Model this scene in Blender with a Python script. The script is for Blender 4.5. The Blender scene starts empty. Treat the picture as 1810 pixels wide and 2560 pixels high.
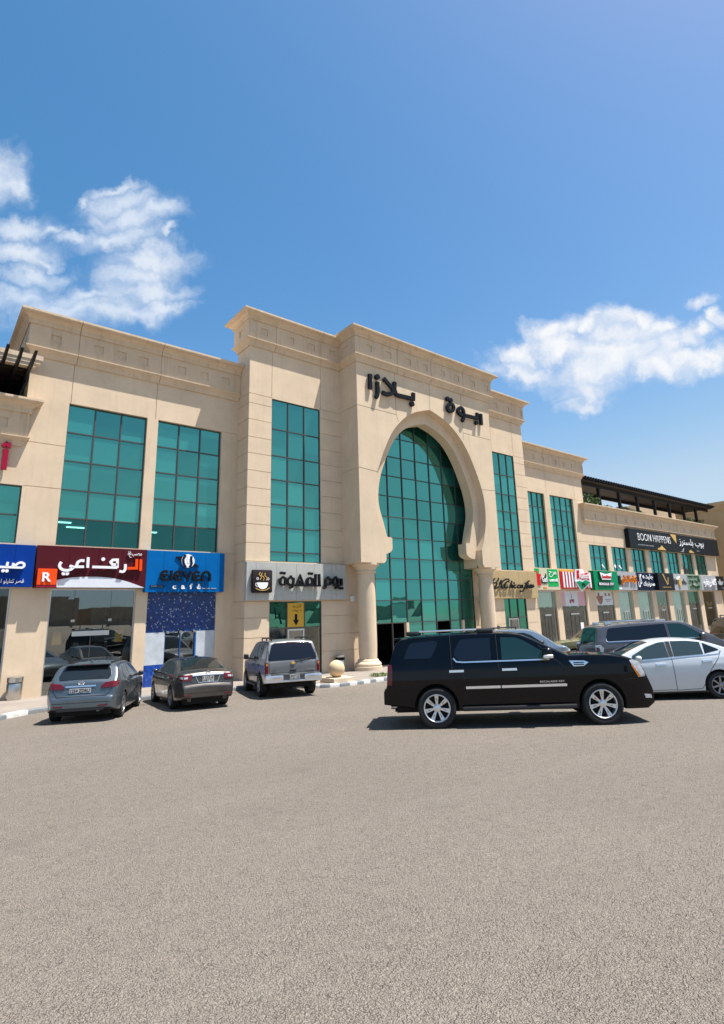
import bpy, bmesh, math, random
from mathutils import Vector, Matrix
R = math.radians
PI = math.pi
random.seed(7)
scene = bpy.context.scene
COL = scene.collection

# ------------------------------------------------------------------ camera
cam_data = bpy.data.cameras.new('camera')
camera = bpy.data.objects.new('camera', cam_data)
COL.objects.link(camera)
cam_data.sensor_fit = 'HORIZONTAL'
cam_data.sensor_width = 36.0
cam_data.lens = 27.756
cam_data.shift_x = -0.01646
cam_data.shift_y = -0.04149
cam_data.clip_end = 3000
_yaw, _pit, _rol = R(39.323), R(13.2295), R(-1.78283)
_f = Vector((math.sin(_yaw)*math.cos(_pit), math.cos(_yaw)*math.cos(_pit), math.sin(_pit)))
_r = Vector((math.cos(_yaw), -math.sin(_yaw), 0))
_u = _r.cross(_f)
_r2 = _r*math.cos(_rol) + _u*math.sin(_rol)
_u2 = -_r*math.sin(_rol) + _u*math.cos(_rol)
_m = Matrix((_r2, _u2, -_f)).transposed().to_4x4()
_m.translation = (0, 0, 1.9)
camera.matrix_world = _m
scene.camera = camera

# ------------------------------------------------------------------ sun, sky, exposure
SUN_EL, SUN_AZ = R(70), math.atan2(0.724, -0.69)      # azimuth measured from +Y towards +X
sun_data = bpy.data.lights.new('sun', 'SUN')
sun_data.energy = 4.6
sun_data.angle = R(0.53)
sun_data.color = (1.0, 0.96, 0.90)
sun = bpy.data.objects.new('sun', sun_data)
COL.objects.link(sun)
_to = Vector((math.sin(SUN_AZ)*math.cos(SUN_EL), math.cos(SUN_AZ)*math.cos(SUN_EL), math.sin(SUN_EL)))
sun.rotation_euler = _to.to_track_quat('Z', 'Y').to_euler()
sun.location = (20, -20, 60)

scene.view_settings.view_transform = 'Standard'
scene.view_settings.look = 'None'
scene.view_settings.exposure = 1.03
scene.view_settings.gamma = 1.0

CL=[(-0.6312,0.4319,0.0429,0.0359),(-0.6047,0.419,0.0228,0.0216),(-0.6102,0.347,0.0612,0.0183),(-0.5541,0.3449,0.028,0.0097),(-0.6171,0.3083,0.0692,0.0172),(-0.572,0.2968,0.0334,0.0123),(-0.596,0.2656,0.0592,0.0186),(-0.613,0.2289,0.0828,0.0226),(-0.4287,0.4052,0.0328,0.0108),(-0.4706,0.39,0.0139,0.0144),(-0.4183,0.3785,0.0557,0.0217),(-0.3642,0.3572,0.0406,0.0193),(-0.4082,0.3492,0.0661,0.0194),(-0.5018,0.3308,0.0383,0.011),(-0.4362,0.3211,0.0689,0.0195),(-0.352,0.3192,0.0204,0.0068),(-0.388,0.2851,0.0717,0.0185),(-0.4159,0.259,0.0617,0.0223),(-0.39,0.2308,0.0696,0.02),(-0.5065,0.23,0.0852,0.015),(-0.5371,0.2087,0.1165,0.0277),(-0.4422,0.1952,0.0829,0.0176),(-0.3688,0.205,0.0517,0.015)]
CR=[(0.247,0.0994,0.0551,0.0181),(0.2959,0.1246,0.0366,0.021),(0.3384,0.138,0.0395,0.0224),(0.3719,0.1368,0.0274,0.0179),(0.3264,0.1025,0.0794,0.0271),(0.4293,0.1496,0.0333,0.0223),(0.4567,0.1426,0.0273,0.0208),(0.4872,0.1326,0.0243,0.0179),(0.4329,0.1197,0.0669,0.027),(0.4181,0.0903,0.0916,0.0272),(0.5031,0.1052,0.0517,0.027),(0.5392,0.1159,0.0364,0.021),(0.5556,0.0793,0.0732,0.0242),(0.6011,0.0837,0.0365,0.0211),(0.5958,0.0628,0.0336,0.0182),(0.3634,0.0651,0.0705,0.0273),(0.3729,0.0374,0.0554,0.0214),(0.3639,0.0132,0.0432,0.0123),(0.5674,0.1799,0.0301,0.0133),(0.5928,0.1436,0.0181,0.0178),(0.566,0.1298,0.0212,0.0149),(0.2591,0.0718,0.0675,0.0182),(0.5104,0.0598,0.0612,0.0213)]

def nd(nt, t, **k):
    n = nt.nodes.new(t)
    for a, v in k.items():
        if a.startswith('i_'):
            n.inputs[a[2:]].default_value = v
        else:
            setattr(n, a, v)
    return n

def mth(nt, op, a, b=None, c=None, clamp=False):
    n = nt.nodes.new('ShaderNodeMath'); n.operation = op; n.use_clamp = clamp
    for i, v in enumerate((a, b, c)):
        if v is None: continue
        if isinstance(v, (int, float)): n.inputs[i].default_value = v
        else: nt.links.new(v, n.inputs[i])
    return n.outputs[0]

def vmth(nt, op, a, b=None, out=0):
    n = nt.nodes.new('ShaderNodeVectorMath'); n.operation = op
    for i, v in enumerate((a, b)):
        if v is None: continue
        if isinstance(v, (tuple, Vector)): n.inputs[i].default_value = v
        else: nt.links.new(v, n.inputs[i])
    return n.outputs[out]

def mixc(nt, f, a, b, blend='MIX'):
    n = nt.nodes.new('ShaderNodeMix'); n.data_type = 'RGBA'; n.blend_type = blend
    for sock, v in ((n.inputs['Factor'], f), (n.inputs[6], a), (n.inputs[7], b)):
        if isinstance(v, (int, float)): sock.default_value = v
        elif isinstance(v, tuple): sock.default_value = v if len(v) == 4 else v + (1,)
        else: nt.links.new(v, sock)
    return n.outputs[2]

def ramp(nt, fac, stops):
    n = nt.nodes.new('ShaderNodeValToRGB')
    e = n.color_ramp.elements
    while len(e) < len(stops): e.new(0.5)
    for el, (p, c) in zip(e, stops):
        el.position = p
        el.color = c if len(c) == 4 else tuple(c) + (1,)
    nt.links.new(fac, n.inputs[0])
    return n.outputs[0]

world = bpy.data.worlds.new('World')
scene.world = world
world.use_nodes = True
wt = world.node_tree
wt.nodes.clear()
sky = nd(wt, 'ShaderNodeTexSky', sky_type='NISHITA', sun_disc=False)
sky.sun_elevation = SUN_EL
sky.sun_rotation = SUN_AZ
sky.altitude = 200
sky.air_density = 1.0
sky.dust_density = 0.9
sky.ozone_density = 1.3
tc = nd(wt, 'ShaderNodeTexCoord')
dirv = vmth(wt, 'NORMALIZE', tc.outputs['Generated'])
_az, _el = R(40), R(20)
cc = Vector((math.sin(_az)*math.cos(_el), math.cos(_az)*math.cos(_el), math.sin(_el)))
cr = Vector((math.cos(_az), -math.sin(_az), 0))
cu = cr.cross(cc)
dc = vmth(wt, 'DOT_PRODUCT', dirv, cc, 1)
dcs = mth(wt, 'MAXIMUM', dc, 0.05)
ca = mth(wt, 'DIVIDE', vmth(wt, 'DOT_PRODUCT', dirv, cr, 1), dcs)
cb = mth(wt, 'DIVIDE', vmth(wt, 'DOT_PRODUCT', dirv, cu, 1), dcs)
comb = nd(wt, 'ShaderNodeCombineXYZ')
wt.links.new(ca, comb.inputs[0]); wt.links.new(cb, comb.inputs[1])
P2 = comb.outputs[0]
warp = nd(wt, 'ShaderNodeTexNoise', i_Scale=9.0, i_Detail=5.0, i_Roughness=0.6)
wt.links.new(P2, warp.inputs['Vector'])
wv = vmth(wt, 'MULTIPLY', vmth(wt, 'SUBTRACT', warp.outputs['Color'], (0.5, 0.5, 0.5)), (0.16, 0.12, 0))
PW = vmth(wt, 'ADD', P2, wv)
def cloud_field(blobs, reach):
    acc = None
    for a, b, ra, rb in blobs:
        v = vmth(wt, 'MULTIPLY', vmth(wt, 'SUBTRACT', PW, (a, b, 0)), (1/ra, 1/rb, 0))
        l = mth(wt, 'SUBTRACT', reach, vmth(wt, 'LENGTH', v, None, 1))
        acc = l if acc is None else mth(wt, 'SMOOTH_MAX', acc, l, 0.35)
    return acc
fine = nd(wt, 'ShaderNodeTexNoise', i_Scale=22.0, i_Detail=8.0, i_Roughness=0.62)
wt.links.new(PW, fine.inputs['Vector'])
fn = mth(wt, 'SUBTRACT', fine.outputs['Fac'], 0.5)
big = nd(wt, 'ShaderNodeTexNoise', i_Scale=7.0, i_Detail=3.0, i_Roughness=0.5)
wt.links.new(P2, big.inputs['Vector'])
bn = mth(wt, 'SUBTRACT', big.outputs['Fac'], 0.5)
def cloud_alpha(blobs, soft, amp, reach):
    f = cloud_field(blobs, reach)
    f = mth(wt, 'ADD', f, mth(wt, 'ADD', mth(wt, 'MULTIPLY', fn, amp), mth(wt, 'MULTIPLY', bn, 0.8)))
    n = nd(wt, 'ShaderNodeMapRange', interpolation_type='SMOOTHSTEP')
    n.inputs['From Min'].default_value = -0.05
    n.inputs['From Max'].default_value = -0.05 + soft
    wt.links.new(f, n.inputs['Value'])
    return n.outputs[0], f
aL, fL = cloud_alpha(CL, 1.75, 1.35, 1.62)
aR, fR = cloud_alpha(CR, 1.7, 1.55, 1.58)
shade = mth(wt, 'ADD', mth(wt, 'MULTIPLY', fn, 1.2), mth(wt, 'MULTIPLY', bn, 1.6))
litL = mth(wt, 'ADD', 0.5, shade, None, True)
# the right cloud is brighter towards its top, greyer in its base
topn = nd(wt, 'ShaderNodeMapRange')
topn.inputs['From Min'].default_value = -0.07
topn.inputs['From Max'].default_value = 0.10
wt.links.new(cb, topn.inputs['Value'])
litR = mth(wt, 'ADD', topn.outputs[0], shade, None, True)
KC = 1.0/0.11/2.04
cL = mixc(wt, litL, (0.62*KC, 0.74*KC, 0.93*KC), (0.85*KC, 0.90*KC, 0.97*KC))
cR = mixc(wt, litR, (0.66*KC, 0.74*KC, 0.90*KC), (0.96*KC, 0.97*KC, 0.99*KC))
front = mth(wt, 'GREATER_THAN', dc, 0.1)
skyc = nd(wt, 'ShaderNodeHueSaturation', i_Saturation=1.22, i_Value=0.84)
wt.links.new(sky.outputs[0], skyc.inputs['Color'])
# grade of the clear sky: deeper towards the zenith, paler at the horizon
ssep = nd(wt, 'ShaderNodeSeparateColor'); wt.links.new(skyc.outputs['Color'], ssep.inputs[0])
KU = 0.11*2.04
rr0 = mth(wt, 'DIVIDE', mth(wt, 'SMOOTH_MIN', mth(wt, 'MULTIPLY', mth(wt, 'POWER', mth(wt, 'MULTIPLY', ssep.outputs[0], KU), 1.5), 2.2), 0.54, 0.2), KU)
gg0 = mth(wt, 'SMOOTH_MIN', mth(wt, 'MULTIPLY', ssep.outputs[1], 1.04), 0.72/KU, 0.25/KU)
bb0 = mth(wt, 'SMOOTH_MIN', ssep.outputs[2], 0.86/KU, 0.25/KU)
scomb = nd(wt, 'ShaderNodeCombineColor')
wt.links.new(rr0, scomb.inputs[0]); wt.links.new(gg0, scomb.inputs[1]); wt.links.new(bb0, scomb.inputs[2])
s1 = mixc(wt, mth(wt, 'MULTIPLY', mth(wt, 'MULTIPLY', aL, 0.92), front), scomb.outputs[0], cL)
s2 = mixc(wt, mth(wt, 'MULTIPLY', mth(wt, 'MULTIPLY', aR, 0.96), front), s1, cR)
bg = nd(wt, 'ShaderNodeBackground', i_Strength=0.11)
wt.links.new(s2, bg.inputs['Color'])
wo = nd(wt, 'ShaderNodeOutputWorld')
wt.links.new(bg.outputs[0], wo.inputs['Surface'])

# ------------------------------------------------------------------ object helpers
class MB:
    """collects faces, then links them as ONE mesh object"""
    def __init__(s):
        s.v = []; s.f = []; s.m = []
    def face(s, pts, mi=0):
        b = len(s.v)
        s.v.extend(tuple(p) for p in pts)
        s.f.append(tuple(range(b, b+len(pts)))); s.m.append(mi)
    def mesh_add(s, verts, faces, mi=0):
        b = len(s.v)
        s.v.extend(tuple(p) for p in verts)
        for f in faces:
            s.f.append(tuple(i+b for i in f)); s.m.append(mi)
    def box(s, x0, x1, y0, y1, z0, z1, mi=0):
        v = [(x0,y0,z0),(x1,y0,z0),(x1,y1,z0),(x0,y1,z0),(x0,y0,z1),(x1,y0,z1),(x1,y1,z1),(x0,y1,z1)]
        s.mesh_add(v, [(0,3,2,1),(4,5,6,7),(0,1,5,4),(1,2,6,5),(2,3,7,6),(3,0,4,7)], mi)
    def bbox(s, x0, x1, y0, y1, z0, z1, b=0.02, mi=0):
        """box with chamfered edges"""
        bm = bmesh.new()
        bmesh.ops.create_cube(bm, size=1)
        for v in bm.verts:
            v.co = Vector(((x0+x1)/2 + v.co.x*(x1-x0), (y0+y1)/2 + v.co.y*(y1-y0), (z0+z1)/2 + v.co.z*(z1-z0)))
        bmesh.ops.bevel(bm, geom=bm.edges[:], offset=b, segments=2, affect='EDGES', profile=0.5)
        s.add_bm(bm, mi)
    def add_bm(s, bm, mi=0):
        bm.verts.ensure_lookup_table(); bm.verts.index_update()
        s.mesh_add([v.co for v in bm.verts], [[v.index for v in f.verts] for f in bm.faces], mi)
        bm.free()
    def tube(s, p0, p1, r0, r1=None, n=8, mi=0, caps=True):
        r1 = r0 if r1 is None else r1
        p0, p1 = Vector(p0), Vector(p1)
        q = (p1-p0).to_track_quat('Z', 'Y')
        vs = []
        for p, r in ((p0, r0), (p1, r1)):
            for i in range(n):
                a = 2*PI*i/n
                vs.append(p + q @ Vector((r*math.cos(a), r*math.sin(a), 0)))
        fs = [(i, (i+1) % n, n+(i+1) % n, n+i) for i in range(n)]
        if caps: fs += [tuple(range(n))[::-1], tuple(range(n, 2*n))]
        s.mesh_add(vs, fs, mi)
    def lathe(s, prof, c=(0, 0, 0), n=32, axis='Z', mi=0):
        vs, fs = [], []
        for r, z in prof:
            for i in range(n):
                a = 2*PI*i/n
                x, y = r*math.cos(a), r*math.sin(a)
                p = (x, y, z) if axis == 'Z' else (x, z, y) if axis == 'Y' else (z, x, y)
                vs.append((p[0]+c[0], p[1]+c[1], p[2]+c[2]))
        for k in range(len(prof)-1):
            for i in range(n):
                j = (i+1) % n
                fs.append((k*n+i, k*n+j, (k+1)*n+j, (k+1)*n+i))
        s.mesh_add(vs, fs, mi)
    def build(s, name, mats, parent=None, smooth=None, loc=None):
        me = bpy.data.meshes.new(name)
        me.from_pydata(s.v, [], s.f)
        if not isinstance(mats, (list, tuple)): mats = [mats]
        for m in mats: me.materials.append(m)
        if len(mats) > 1:
            me.polygons.foreach_set('material_index', s.m)
        if smooth is not None:
            bm = bmesh.new(); bm.from_mesh(me)
            bmesh.ops.remove_doubles(bm, verts=bm.verts[:], dist=0.0004)
            bmesh.ops.recalc_face_normals(bm, faces=bm.faces[:])
            bm.to_mesh(me); bm.free()
            me.polygons.foreach_set('use_smooth', [True]*len(me.polygons))
            me.set_sharp_from_angle(angle=R(smooth))
        me.update()
        return link(name, me, parent, loc)

LOCAL = set()      # empties whose children are modelled in the empty's own frame
def link(name, me, parent=None, loc=None):
    o = bpy.data.objects.new(name, me)
    COL.objects.link(o)
    if parent is not None:
        o.parent = parent
        if parent.type == 'EMPTY' and parent.name not in LOCAL:
            o.matrix_parent_inverse = Matrix.Translation(-Vector(parent.location))
    if loc is not None: o.location = loc
    return o

def tag(o, label, cat, group=None, kind=None):
    if label: o['label'] = label
    if cat: o['category'] = cat
    if group: o['group'] = group
    if kind: o['kind'] = kind
    return o

def thing(name, label, cat, loc=(0, 0, 0), group=None):
    o = bpy.data.objects.new(name, None)
    o.empty_display_size = 0.3
    COL.objects.link(o)
    o.location = loc
    return tag(o, label, cat, group)

def struct(o):
    o['kind'] = 'structure'
    return o

# ------------------------------------------------------------------ ground shape (falls gently towards the building)
def gz(x, y):
    return -0.015*max(-12.0, min(x, 16.0)) - 0.035*max(-25.0, min(y, 27.0))
PAVE = 0.13

# ------------------------------------------------------------------ materials
def new_mat(name):
    m = bpy.data.materials.new(name)
    m.use_nodes = True
    nt = m.node_tree
    nt.nodes.clear()
    out = nt.nodes.new('ShaderNodeOutputMaterial')
    return m, nt, out

def principled(name, col, rough=0.6, metal=0.0, spec=0.5, coat=0.0, noise=0.0, nscale=4.0, bump=0.0, bscale=60.0, coatr=0.03):
    m, nt, out = new_mat(name)
    b = nd(nt, 'ShaderNodeBsdfPrincipled')
    b.inputs['Base Color'].default_value = tuple(col) + (1,)
    b.inputs['Roughness'].default_value = rough
    b.inputs['Metallic'].default_value = metal
    b.inputs['Specular IOR Level'].default_value = spec
    b.inputs['Coat Weight'].default_value = coat
    b.inputs['Coat Roughness'].default_value = coatr
    g = nd(nt, 'ShaderNodeNewGeometry')
    if noise:
        t = nd(nt, 'ShaderNodeTexNoise', i_Scale=nscale, i_Detail=6.0, i_Roughness=0.6)
        nt.links.new(g.outputs['Position'], t.inputs['Vector'])
        lo = tuple(c*(1-noise) for c in col); hi = tuple(min(1, c*(1+noise)) for c in col)
        nt.links.new(ramp(nt, t.outputs['Fac'], [(0.3, lo), (0.7, hi)]), b.inputs['Base Color'])
    if bump:
        t2 = nd(nt, 'ShaderNodeTexNoise', i_Scale=bscale, i_Detail=4.0)
        nt.links.new(g.outputs['Position'], t2.inputs['Vector'])
        bp = nd(nt, 'ShaderNodeBump', i_Strength=bump, i_Distance=0.01)
        nt.links.new(t2.outputs['Fac'], bp.inputs['Height'])
        nt.links.new(bp.outputs[0], b.inputs['Normal'])
    nt.links.new(b.outputs[0], out.inputs['Surface'])
    return m

def stone_mat(name, col, stain=0.35):
    m, nt, out = new_mat(name)
    b = nd(nt, 'ShaderNodeBsdfPrincipled', i_Roughness=0.85)
    b.inputs['Specular IOR Level'].default_value = 0.25
    g = nd(nt, 'ShaderNodeNewGeometry')
    pos = g.outputs['Position']
    n1 = nd(nt, 'ShaderNodeTexNoise', i_Scale=0.9, i_Detail=6.0, i_Roughness=0.65)
    nt.links.new(pos, n1.inputs['Vector'])
    base = ramp(nt, n1.outputs['Fac'], [(0.3, tuple(c*0.90 for c in col)), (0.7, tuple(c*1.05 for c in col))])
    # rain streaks and dirt: a noise stretched along the height
    sv = vmth(nt, 'MULTIPLY', pos, (2.6, 2.6, 0.22))
    n2 = nd(nt, 'ShaderNodeTexNoise', i_Scale=1.6, i_Detail=7.0, i_Roughness=0.7)
    nt.links.new(sv, n2.inputs['Vector'])
    sf = ramp(nt, n2.outputs['Fac'], [(0.52, (0, 0, 0)), (0.78, (1, 1, 1))])
    sfm = mth(nt, 'MULTIPLY', sf, stain)
    c2 = mixc(nt, sfm, base, (col[0]*0.62, col[1]*0.56, col[2]*0.48))
    n3 = nd(nt, 'ShaderNodeTexNoise', i_Scale=9.0, i_Detail=5.0, i_Roughness=0.7)
    nt.links.new(pos, n3.inputs['Vector'])
    c3 = mixc(nt, mth(nt, 'MULTIPLY', ramp(nt, n3.outputs['Fac'], [(0.55, (0, 0, 0)), (0.8, (1, 1, 1))]), 0.25), c2, (col[0]*0.7, col[1]*0.66, col[2]*0.6))
    nt.links.new(c3, b.inputs['Base Color'])
    n4 = nd(nt, 'ShaderNodeTexNoise', i_Scale=55.0, i_Detail=5.0, i_Roughness=0.6)
    nt.links.new(pos, n4.inputs['Vector'])
    bp = nd(nt, 'ShaderNodeBump', i_Strength=0.35, i_Distance=0.012)
    nt.links.new(n4.outputs['Fac'], bp.inputs['Height'])
    nt.links.new(bp.outputs[0], b.inputs['Normal'])
    nt.links.new(b.outputs[0], out.inputs['Surface'])
    return m

def coated_glass(name, tint, body, gl=0.55, rough=0.02, var=0.5):
    """reflective coated glazing: tinted mirror coat over a coloured pane with blinds behind"""
    m, nt, out = new_mat(name)
    g = nd(nt, 'ShaderNodeNewGeometry')
    rnd = g.outputs['Random Per Island']
    d = nd(nt, 'ShaderNodeBsdfDiffuse')
    c = ramp(nt, rnd, [(0.0, tuple(x*(1-var) for x in body)), (0.55, body), (1.0, tuple(x*(1+var) for x in body))])
    nt.links.new(c, d.inputs['Color'])
    gs = nd(nt, 'ShaderNodeBsdfGlossy', i_Roughness=rough)
    gs.inputs['Color'].default_value = tuple(tint) + (1,)
    # slight waviness of tempered glass, each pane tilted a hair differently
    n = nd(nt, 'ShaderNodeTexNoise', i_Scale=0.8, i_Detail=2.0)
    nt.links.new(g.outputs['Position'], n.inputs['Vector'])
    bp = nd(nt, 'ShaderNodeBump', i_Strength=0.12, i_Distance=0.02)
    nt.links.new(n.outputs['Fac'], bp.inputs['Height'])
    nt.links.new(bp.outputs[0], gs.inputs['Normal'])
    mx = nd(nt, 'ShaderNodeMixShader')
    lw = nd(nt, 'ShaderNodeLayerWeight', i_Blend=0.35)
    fac = mth(nt, 'ADD', gl, mth(nt, 'MULTIPLY', lw.outputs['Facing'], 0.25), None, True)
    nt.links.new(fac, mx.inputs[0])
    nt.links.new(d.outputs[0], mx.inputs[1]); nt.links.new(gs.outputs[0], mx.inputs[2])
    nt.links.new(mx.outputs[0], out.inputs['Surface'])
    return m

def clear_glass(name, tint, refl=0.16, gtint=(0.9, 0.95, 0.95)):
    m, nt, out = new_mat(name)
    t = nd(nt, 'ShaderNodeBsdfTransparent'); t.inputs['Color'].default_value = tuple(tint) + (1,)
    gs = nd(nt, 'ShaderNodeBsdfGlossy', i_Roughness=0.01); gs.inputs['Color'].default_value = tuple(gtint) + (1,)
    fr = nd(nt, 'ShaderNodeLayerWeight', i_Blend=0.12)
    fac = mth(nt, 'ADD', refl, mth(nt, 'MULTIPLY', fr.outputs['Facing'], 0.25), None, True)
    mx = nd(nt, 'ShaderNodeMixShader')
    nt.links.new(fac, mx.inputs[0]); nt.links.new(t.outputs[0], mx.inputs[1]); nt.links.new(gs.outputs[0], mx.inputs[2])
    nt.links.new(mx.outputs[0], out.inputs['Surface'])
    return m

def ground_mat():
    m, nt, out = new_mat('worn_asphalt')
    b = nd(nt, 'ShaderNodeBsdfPrincipled', i_Roughness=0.9)
    b.inputs['Specular IOR Level'].default_value = 0.2
    g = nd(nt, 'ShaderNodeNewGeometry'); pos = g.outputs['Position']
    p2 = vmth(nt, 'MULTIPLY', pos, (1, 1, 0))
    big = nd(nt, 'ShaderNodeTexNoise', i_Scale=0.22, i_Detail=7.0, i_Roughness=0.6)
    nt.links.new(p2, big.inputs['Vector'])
    col = ramp(nt, big.outputs['Fac'], [(0.3, (0.250, 0.213, 0.177)), (0.7, (0.302, 0.258, 0.215))])
    # stones with darker gaps between them
    wn = nd(nt, 'ShaderNodeTexNoise', i_Scale=30.0, i_Detail=2.0)
    nt.links.new(p2, wn.inputs['Vector'])
    pw = vmth(nt, 'ADD', p2, vmth(nt, 'MULTIPLY', vmth(nt, 'SUBTRACT', wn.outputs['Color'], (0.5, 0.5, 0.5)), (0.02, 0.02, 0)))
    vo = nd(nt, 'ShaderNodeTexVoronoi', feature='F1', i_Scale=98.0, i_Randomness=1.0)
    nt.links.new(pw, vo.inputs['Vector'])
    vo2 = nd(nt, 'ShaderNodeTexVoronoi', feature='F1', i_Scale=34.0, i_Randomness=1.0)
    nt.links.new(pw, vo2.inputs['Vector'])
    gap = ramp(nt, vo.outputs['Distance'], [(0.42, (0, 0, 0)), (0.70, (1, 1, 1))])
    patch = nd(nt, 'ShaderNodeTexNoise', i_Scale=7.0, i_Detail=5.0, i_Roughness=0.7)
    nt.links.new(p2, patch.inputs['Vector'])
    gapm = mth(nt, 'MULTIPLY', gap, ramp(nt, patch.outputs['Fac'], [(0.3, (0.35, 0.35, 0.35)), (0.7, (1, 1, 1))]))
    c1 = mixc(nt, mth(nt, 'MULTIPLY', gapm, 0.88), col, (0.042, 0.034, 0.028))
    tint = nd(nt, 'ShaderNodeSeparateColor'); nt.links.new(vo.outputs['Color'], tint.inputs[0])
    c2 = mixc(nt, mth(nt, 'MULTIPLY', ramp(nt, tint.outputs[0], [(0.55, (0, 0, 0)), (1.0, (1, 1, 1))]), 0.45), c1, (0.37, 0.32, 0.265))
    # worn tyre tracks sweeping past the parking row
    vx = nd(nt, 'ShaderNodeTexNoise', i_Scale=0.5, i_Detail=4.0)
    nt.links.new(vmth(nt, 'MULTIPLY', pos, (0.25, 2.2, 0)), vx.inputs['Vector'])
    c3 = mixc(nt, mth(nt, 'MULTIPLY', ramp(nt, vx.outputs['Fac'], [(0.52, (0, 0, 0)), (0.72, (1, 1, 1))]), 0.13), c2, (0.32, 0.28, 0.235))
    oil = nd(nt, 'ShaderNodeTexNoise', i_Scale=0.55, i_Detail=4.0, i_Roughness=0.6)
    nt.links.new(vmth(nt, 'ADD', p2, (31.0, 7.0, 0)), oil.inputs['Vector'])
    c4 = mixc(nt, mth(nt, 'MULTIPLY', ramp(nt, oil.outputs['Fac'], [(0.60, (0, 0, 0)), (0.75, (1, 1, 1))]), 0.28), c3, (0.12, 0.105, 0.09))
    nt.links.new(c4, b.inputs['Base Color'])
    h1 = ramp(nt, vo.outputs['Distance'], [(0.0, (1, 1, 1)), (0.85, (0, 0, 0))])
    h2 = ramp(nt, vo2.outputs['Distance'], [(0.0, (1, 1, 1)), (0.9, (0, 0, 0))])
    hh = mth(nt, 'ADD', h1, mth(nt, 'MULTIPLY', h2, 0.8))
    bp = nd(nt, 'ShaderNodeBump', i_Strength=1.0, i_Distance=0.016)
    nt.links.new(hh, bp.inputs['Height'])
    nt.links.new(bp.outputs[0], b.inputs['Normal'])
    nt.links.new(b.outputs[0], out.inputs['Surface'])
    return m

def tile_mat(name, a, bcol, speck, scale):
    m, nt, out = new_mat(name)
    b = nd(nt, 'ShaderNodeBsdfPrincipled', i_Roughness=0.25)
    g = nd(nt, 'ShaderNodeNewGeometry')
    pv = vmth(nt, 'MULTIPLY', g.outputs['Position'], (scale, scale, scale))
    fl = vmth(nt, 'FLOOR', pv)
    wn = nd(nt, 'ShaderNodeTexWhiteNoise', noise_dimensions='3D'); nt.links.new(fl, wn.inputs['Vector'])
    c = ramp(nt, wn.outputs['Value'], [(0.0, a), (0.935, bcol), (0.95, bcol), (0.955, speck)])
    cell = nt.nodes[-1]; cell.color_ramp.interpolation = 'LINEAR'
    nt.links.new(c, b.inputs['Base Color'])
    nt.links.new(b.outputs[0], out.inputs['Surface'])
    return m

M = {}
M['stone'] = stone_mat('sand_render', (0.66, 0.52, 0.37), 0.30)
M['stone_cornice'] = stone_mat('cornice_render', (0.61, 0.475, 0.335), 0.8)
M['stone_far'] = stone_mat('tan_render', (0.55, 0.38, 0.20), 0.15)
M['dark_gap'] = principled('joint', (0.10, 0.08, 0.06), 0.9)
M['frame'] = principled('grey_aluminium', (0.075, 0.07, 0.068), 0.45, 0.3)
M['alu'] = principled('aluminium', (0.6, 0.6, 0.6), 0.3, 0.9)
M['white'] = principled('white_paint', (0.78, 0.78, 0.77), 0.45)
M['teal'] = coated_glass('teal_glazing', (0.18, 0.60, 0.51), (0.020, 0.112, 0.102), 0.47, 0.015, 0.75)
M['teal_low'] = coated_glass('teal_shop_glazing', (0.15, 0.52, 0.38), (0.006, 0.04, 0.032), 0.5, 0.01, 0.3)
M['shop_glass'] = clear_glass('shop_glass', (0.74, 0.84, 0.80), 0.11)
M['teal_clear'] = clear_glass('clear_teal_glass', (0.13, 0.42, 0.38), 0.30, (0.12, 0.45, 0.40))
M['shop_glass_dark'] = clear_glass('smoked_shop_glass', (0.42, 0.46, 0.45), 0.26, (0.82, 0.86, 0.84))
M['interior'] = principled('shop_interior', (0.22, 0.20, 0.17), 0.8, noise=0.5, nscale=1.5)
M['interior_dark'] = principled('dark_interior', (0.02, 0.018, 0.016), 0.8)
M['curtain'] = principled('sheer_curtain', (0.80, 0.85, 0.80), 0.9)
M['black'] = principled('black_letters', (0.008, 0.009, 0.012), 0.4, spec=0.15)
M['blackm'] = principled('black_steel', (0.006, 0.006, 0.008), 0.5, spec=0.25)
M['wood'] = principled('dark_wood', (0.022, 0.014, 0.010), 0.7, noise=0.3)
M['pave'] = principled('pavement_slabs', (0.25, 0.213, 0.18), 0.85, noise=0.14, nscale=1.2, bump=0.2)
M['kerb_w'] = principled('kerb_white', (0.56, 0.55, 0.53), 0.7, noise=0.2, nscale=8)
M['kerb_g'] = principled('kerb_grey', (0.17, 0.18, 0.19), 0.7, noise=0.15, nscale=8)
M['ground'] = ground_mat()
M['steel'] = principled('brushed_steel', (0.55, 0.53, 0.50), 0.32, 1.0)
M['leaf'] = principled('leaves', (0.05, 0.10, 0.025), 0.6, noise=0.5, nscale=3)
M['gold'] = principled('gold_letters', (0.60, 0.38, 0.10), 0.4)
# ------------------------------------------------------------------ ground, pavement, kerb
def make_ground():
    xs = [-600, -300, -120, -60, -30] + [-20 + 1.0*i for i in range(0, 61)] + [45, 50, 60, 75, 90, 120, 200, 400, 700]
    ys = [-600, -300, -120, -60, -40] + [-25 + 1.0*i for i in range(0, 54)] + [32, 40, 60, 90, 150, 300, 700]
    vs = [(x, y, gz(x, y)) for y in ys for x in xs]
    n = len(xs)
    mb = MB()
    mb.mesh_add(vs, [(j*n+i, j*n+i+1, (j+1)*n+i+1, (j+1)*n+i) for j in range(len(ys)-1) for i in range(n-1)])
    o = mb.build('ground', M['ground'], smooth=60)
    struct(o)
make_ground()

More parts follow.
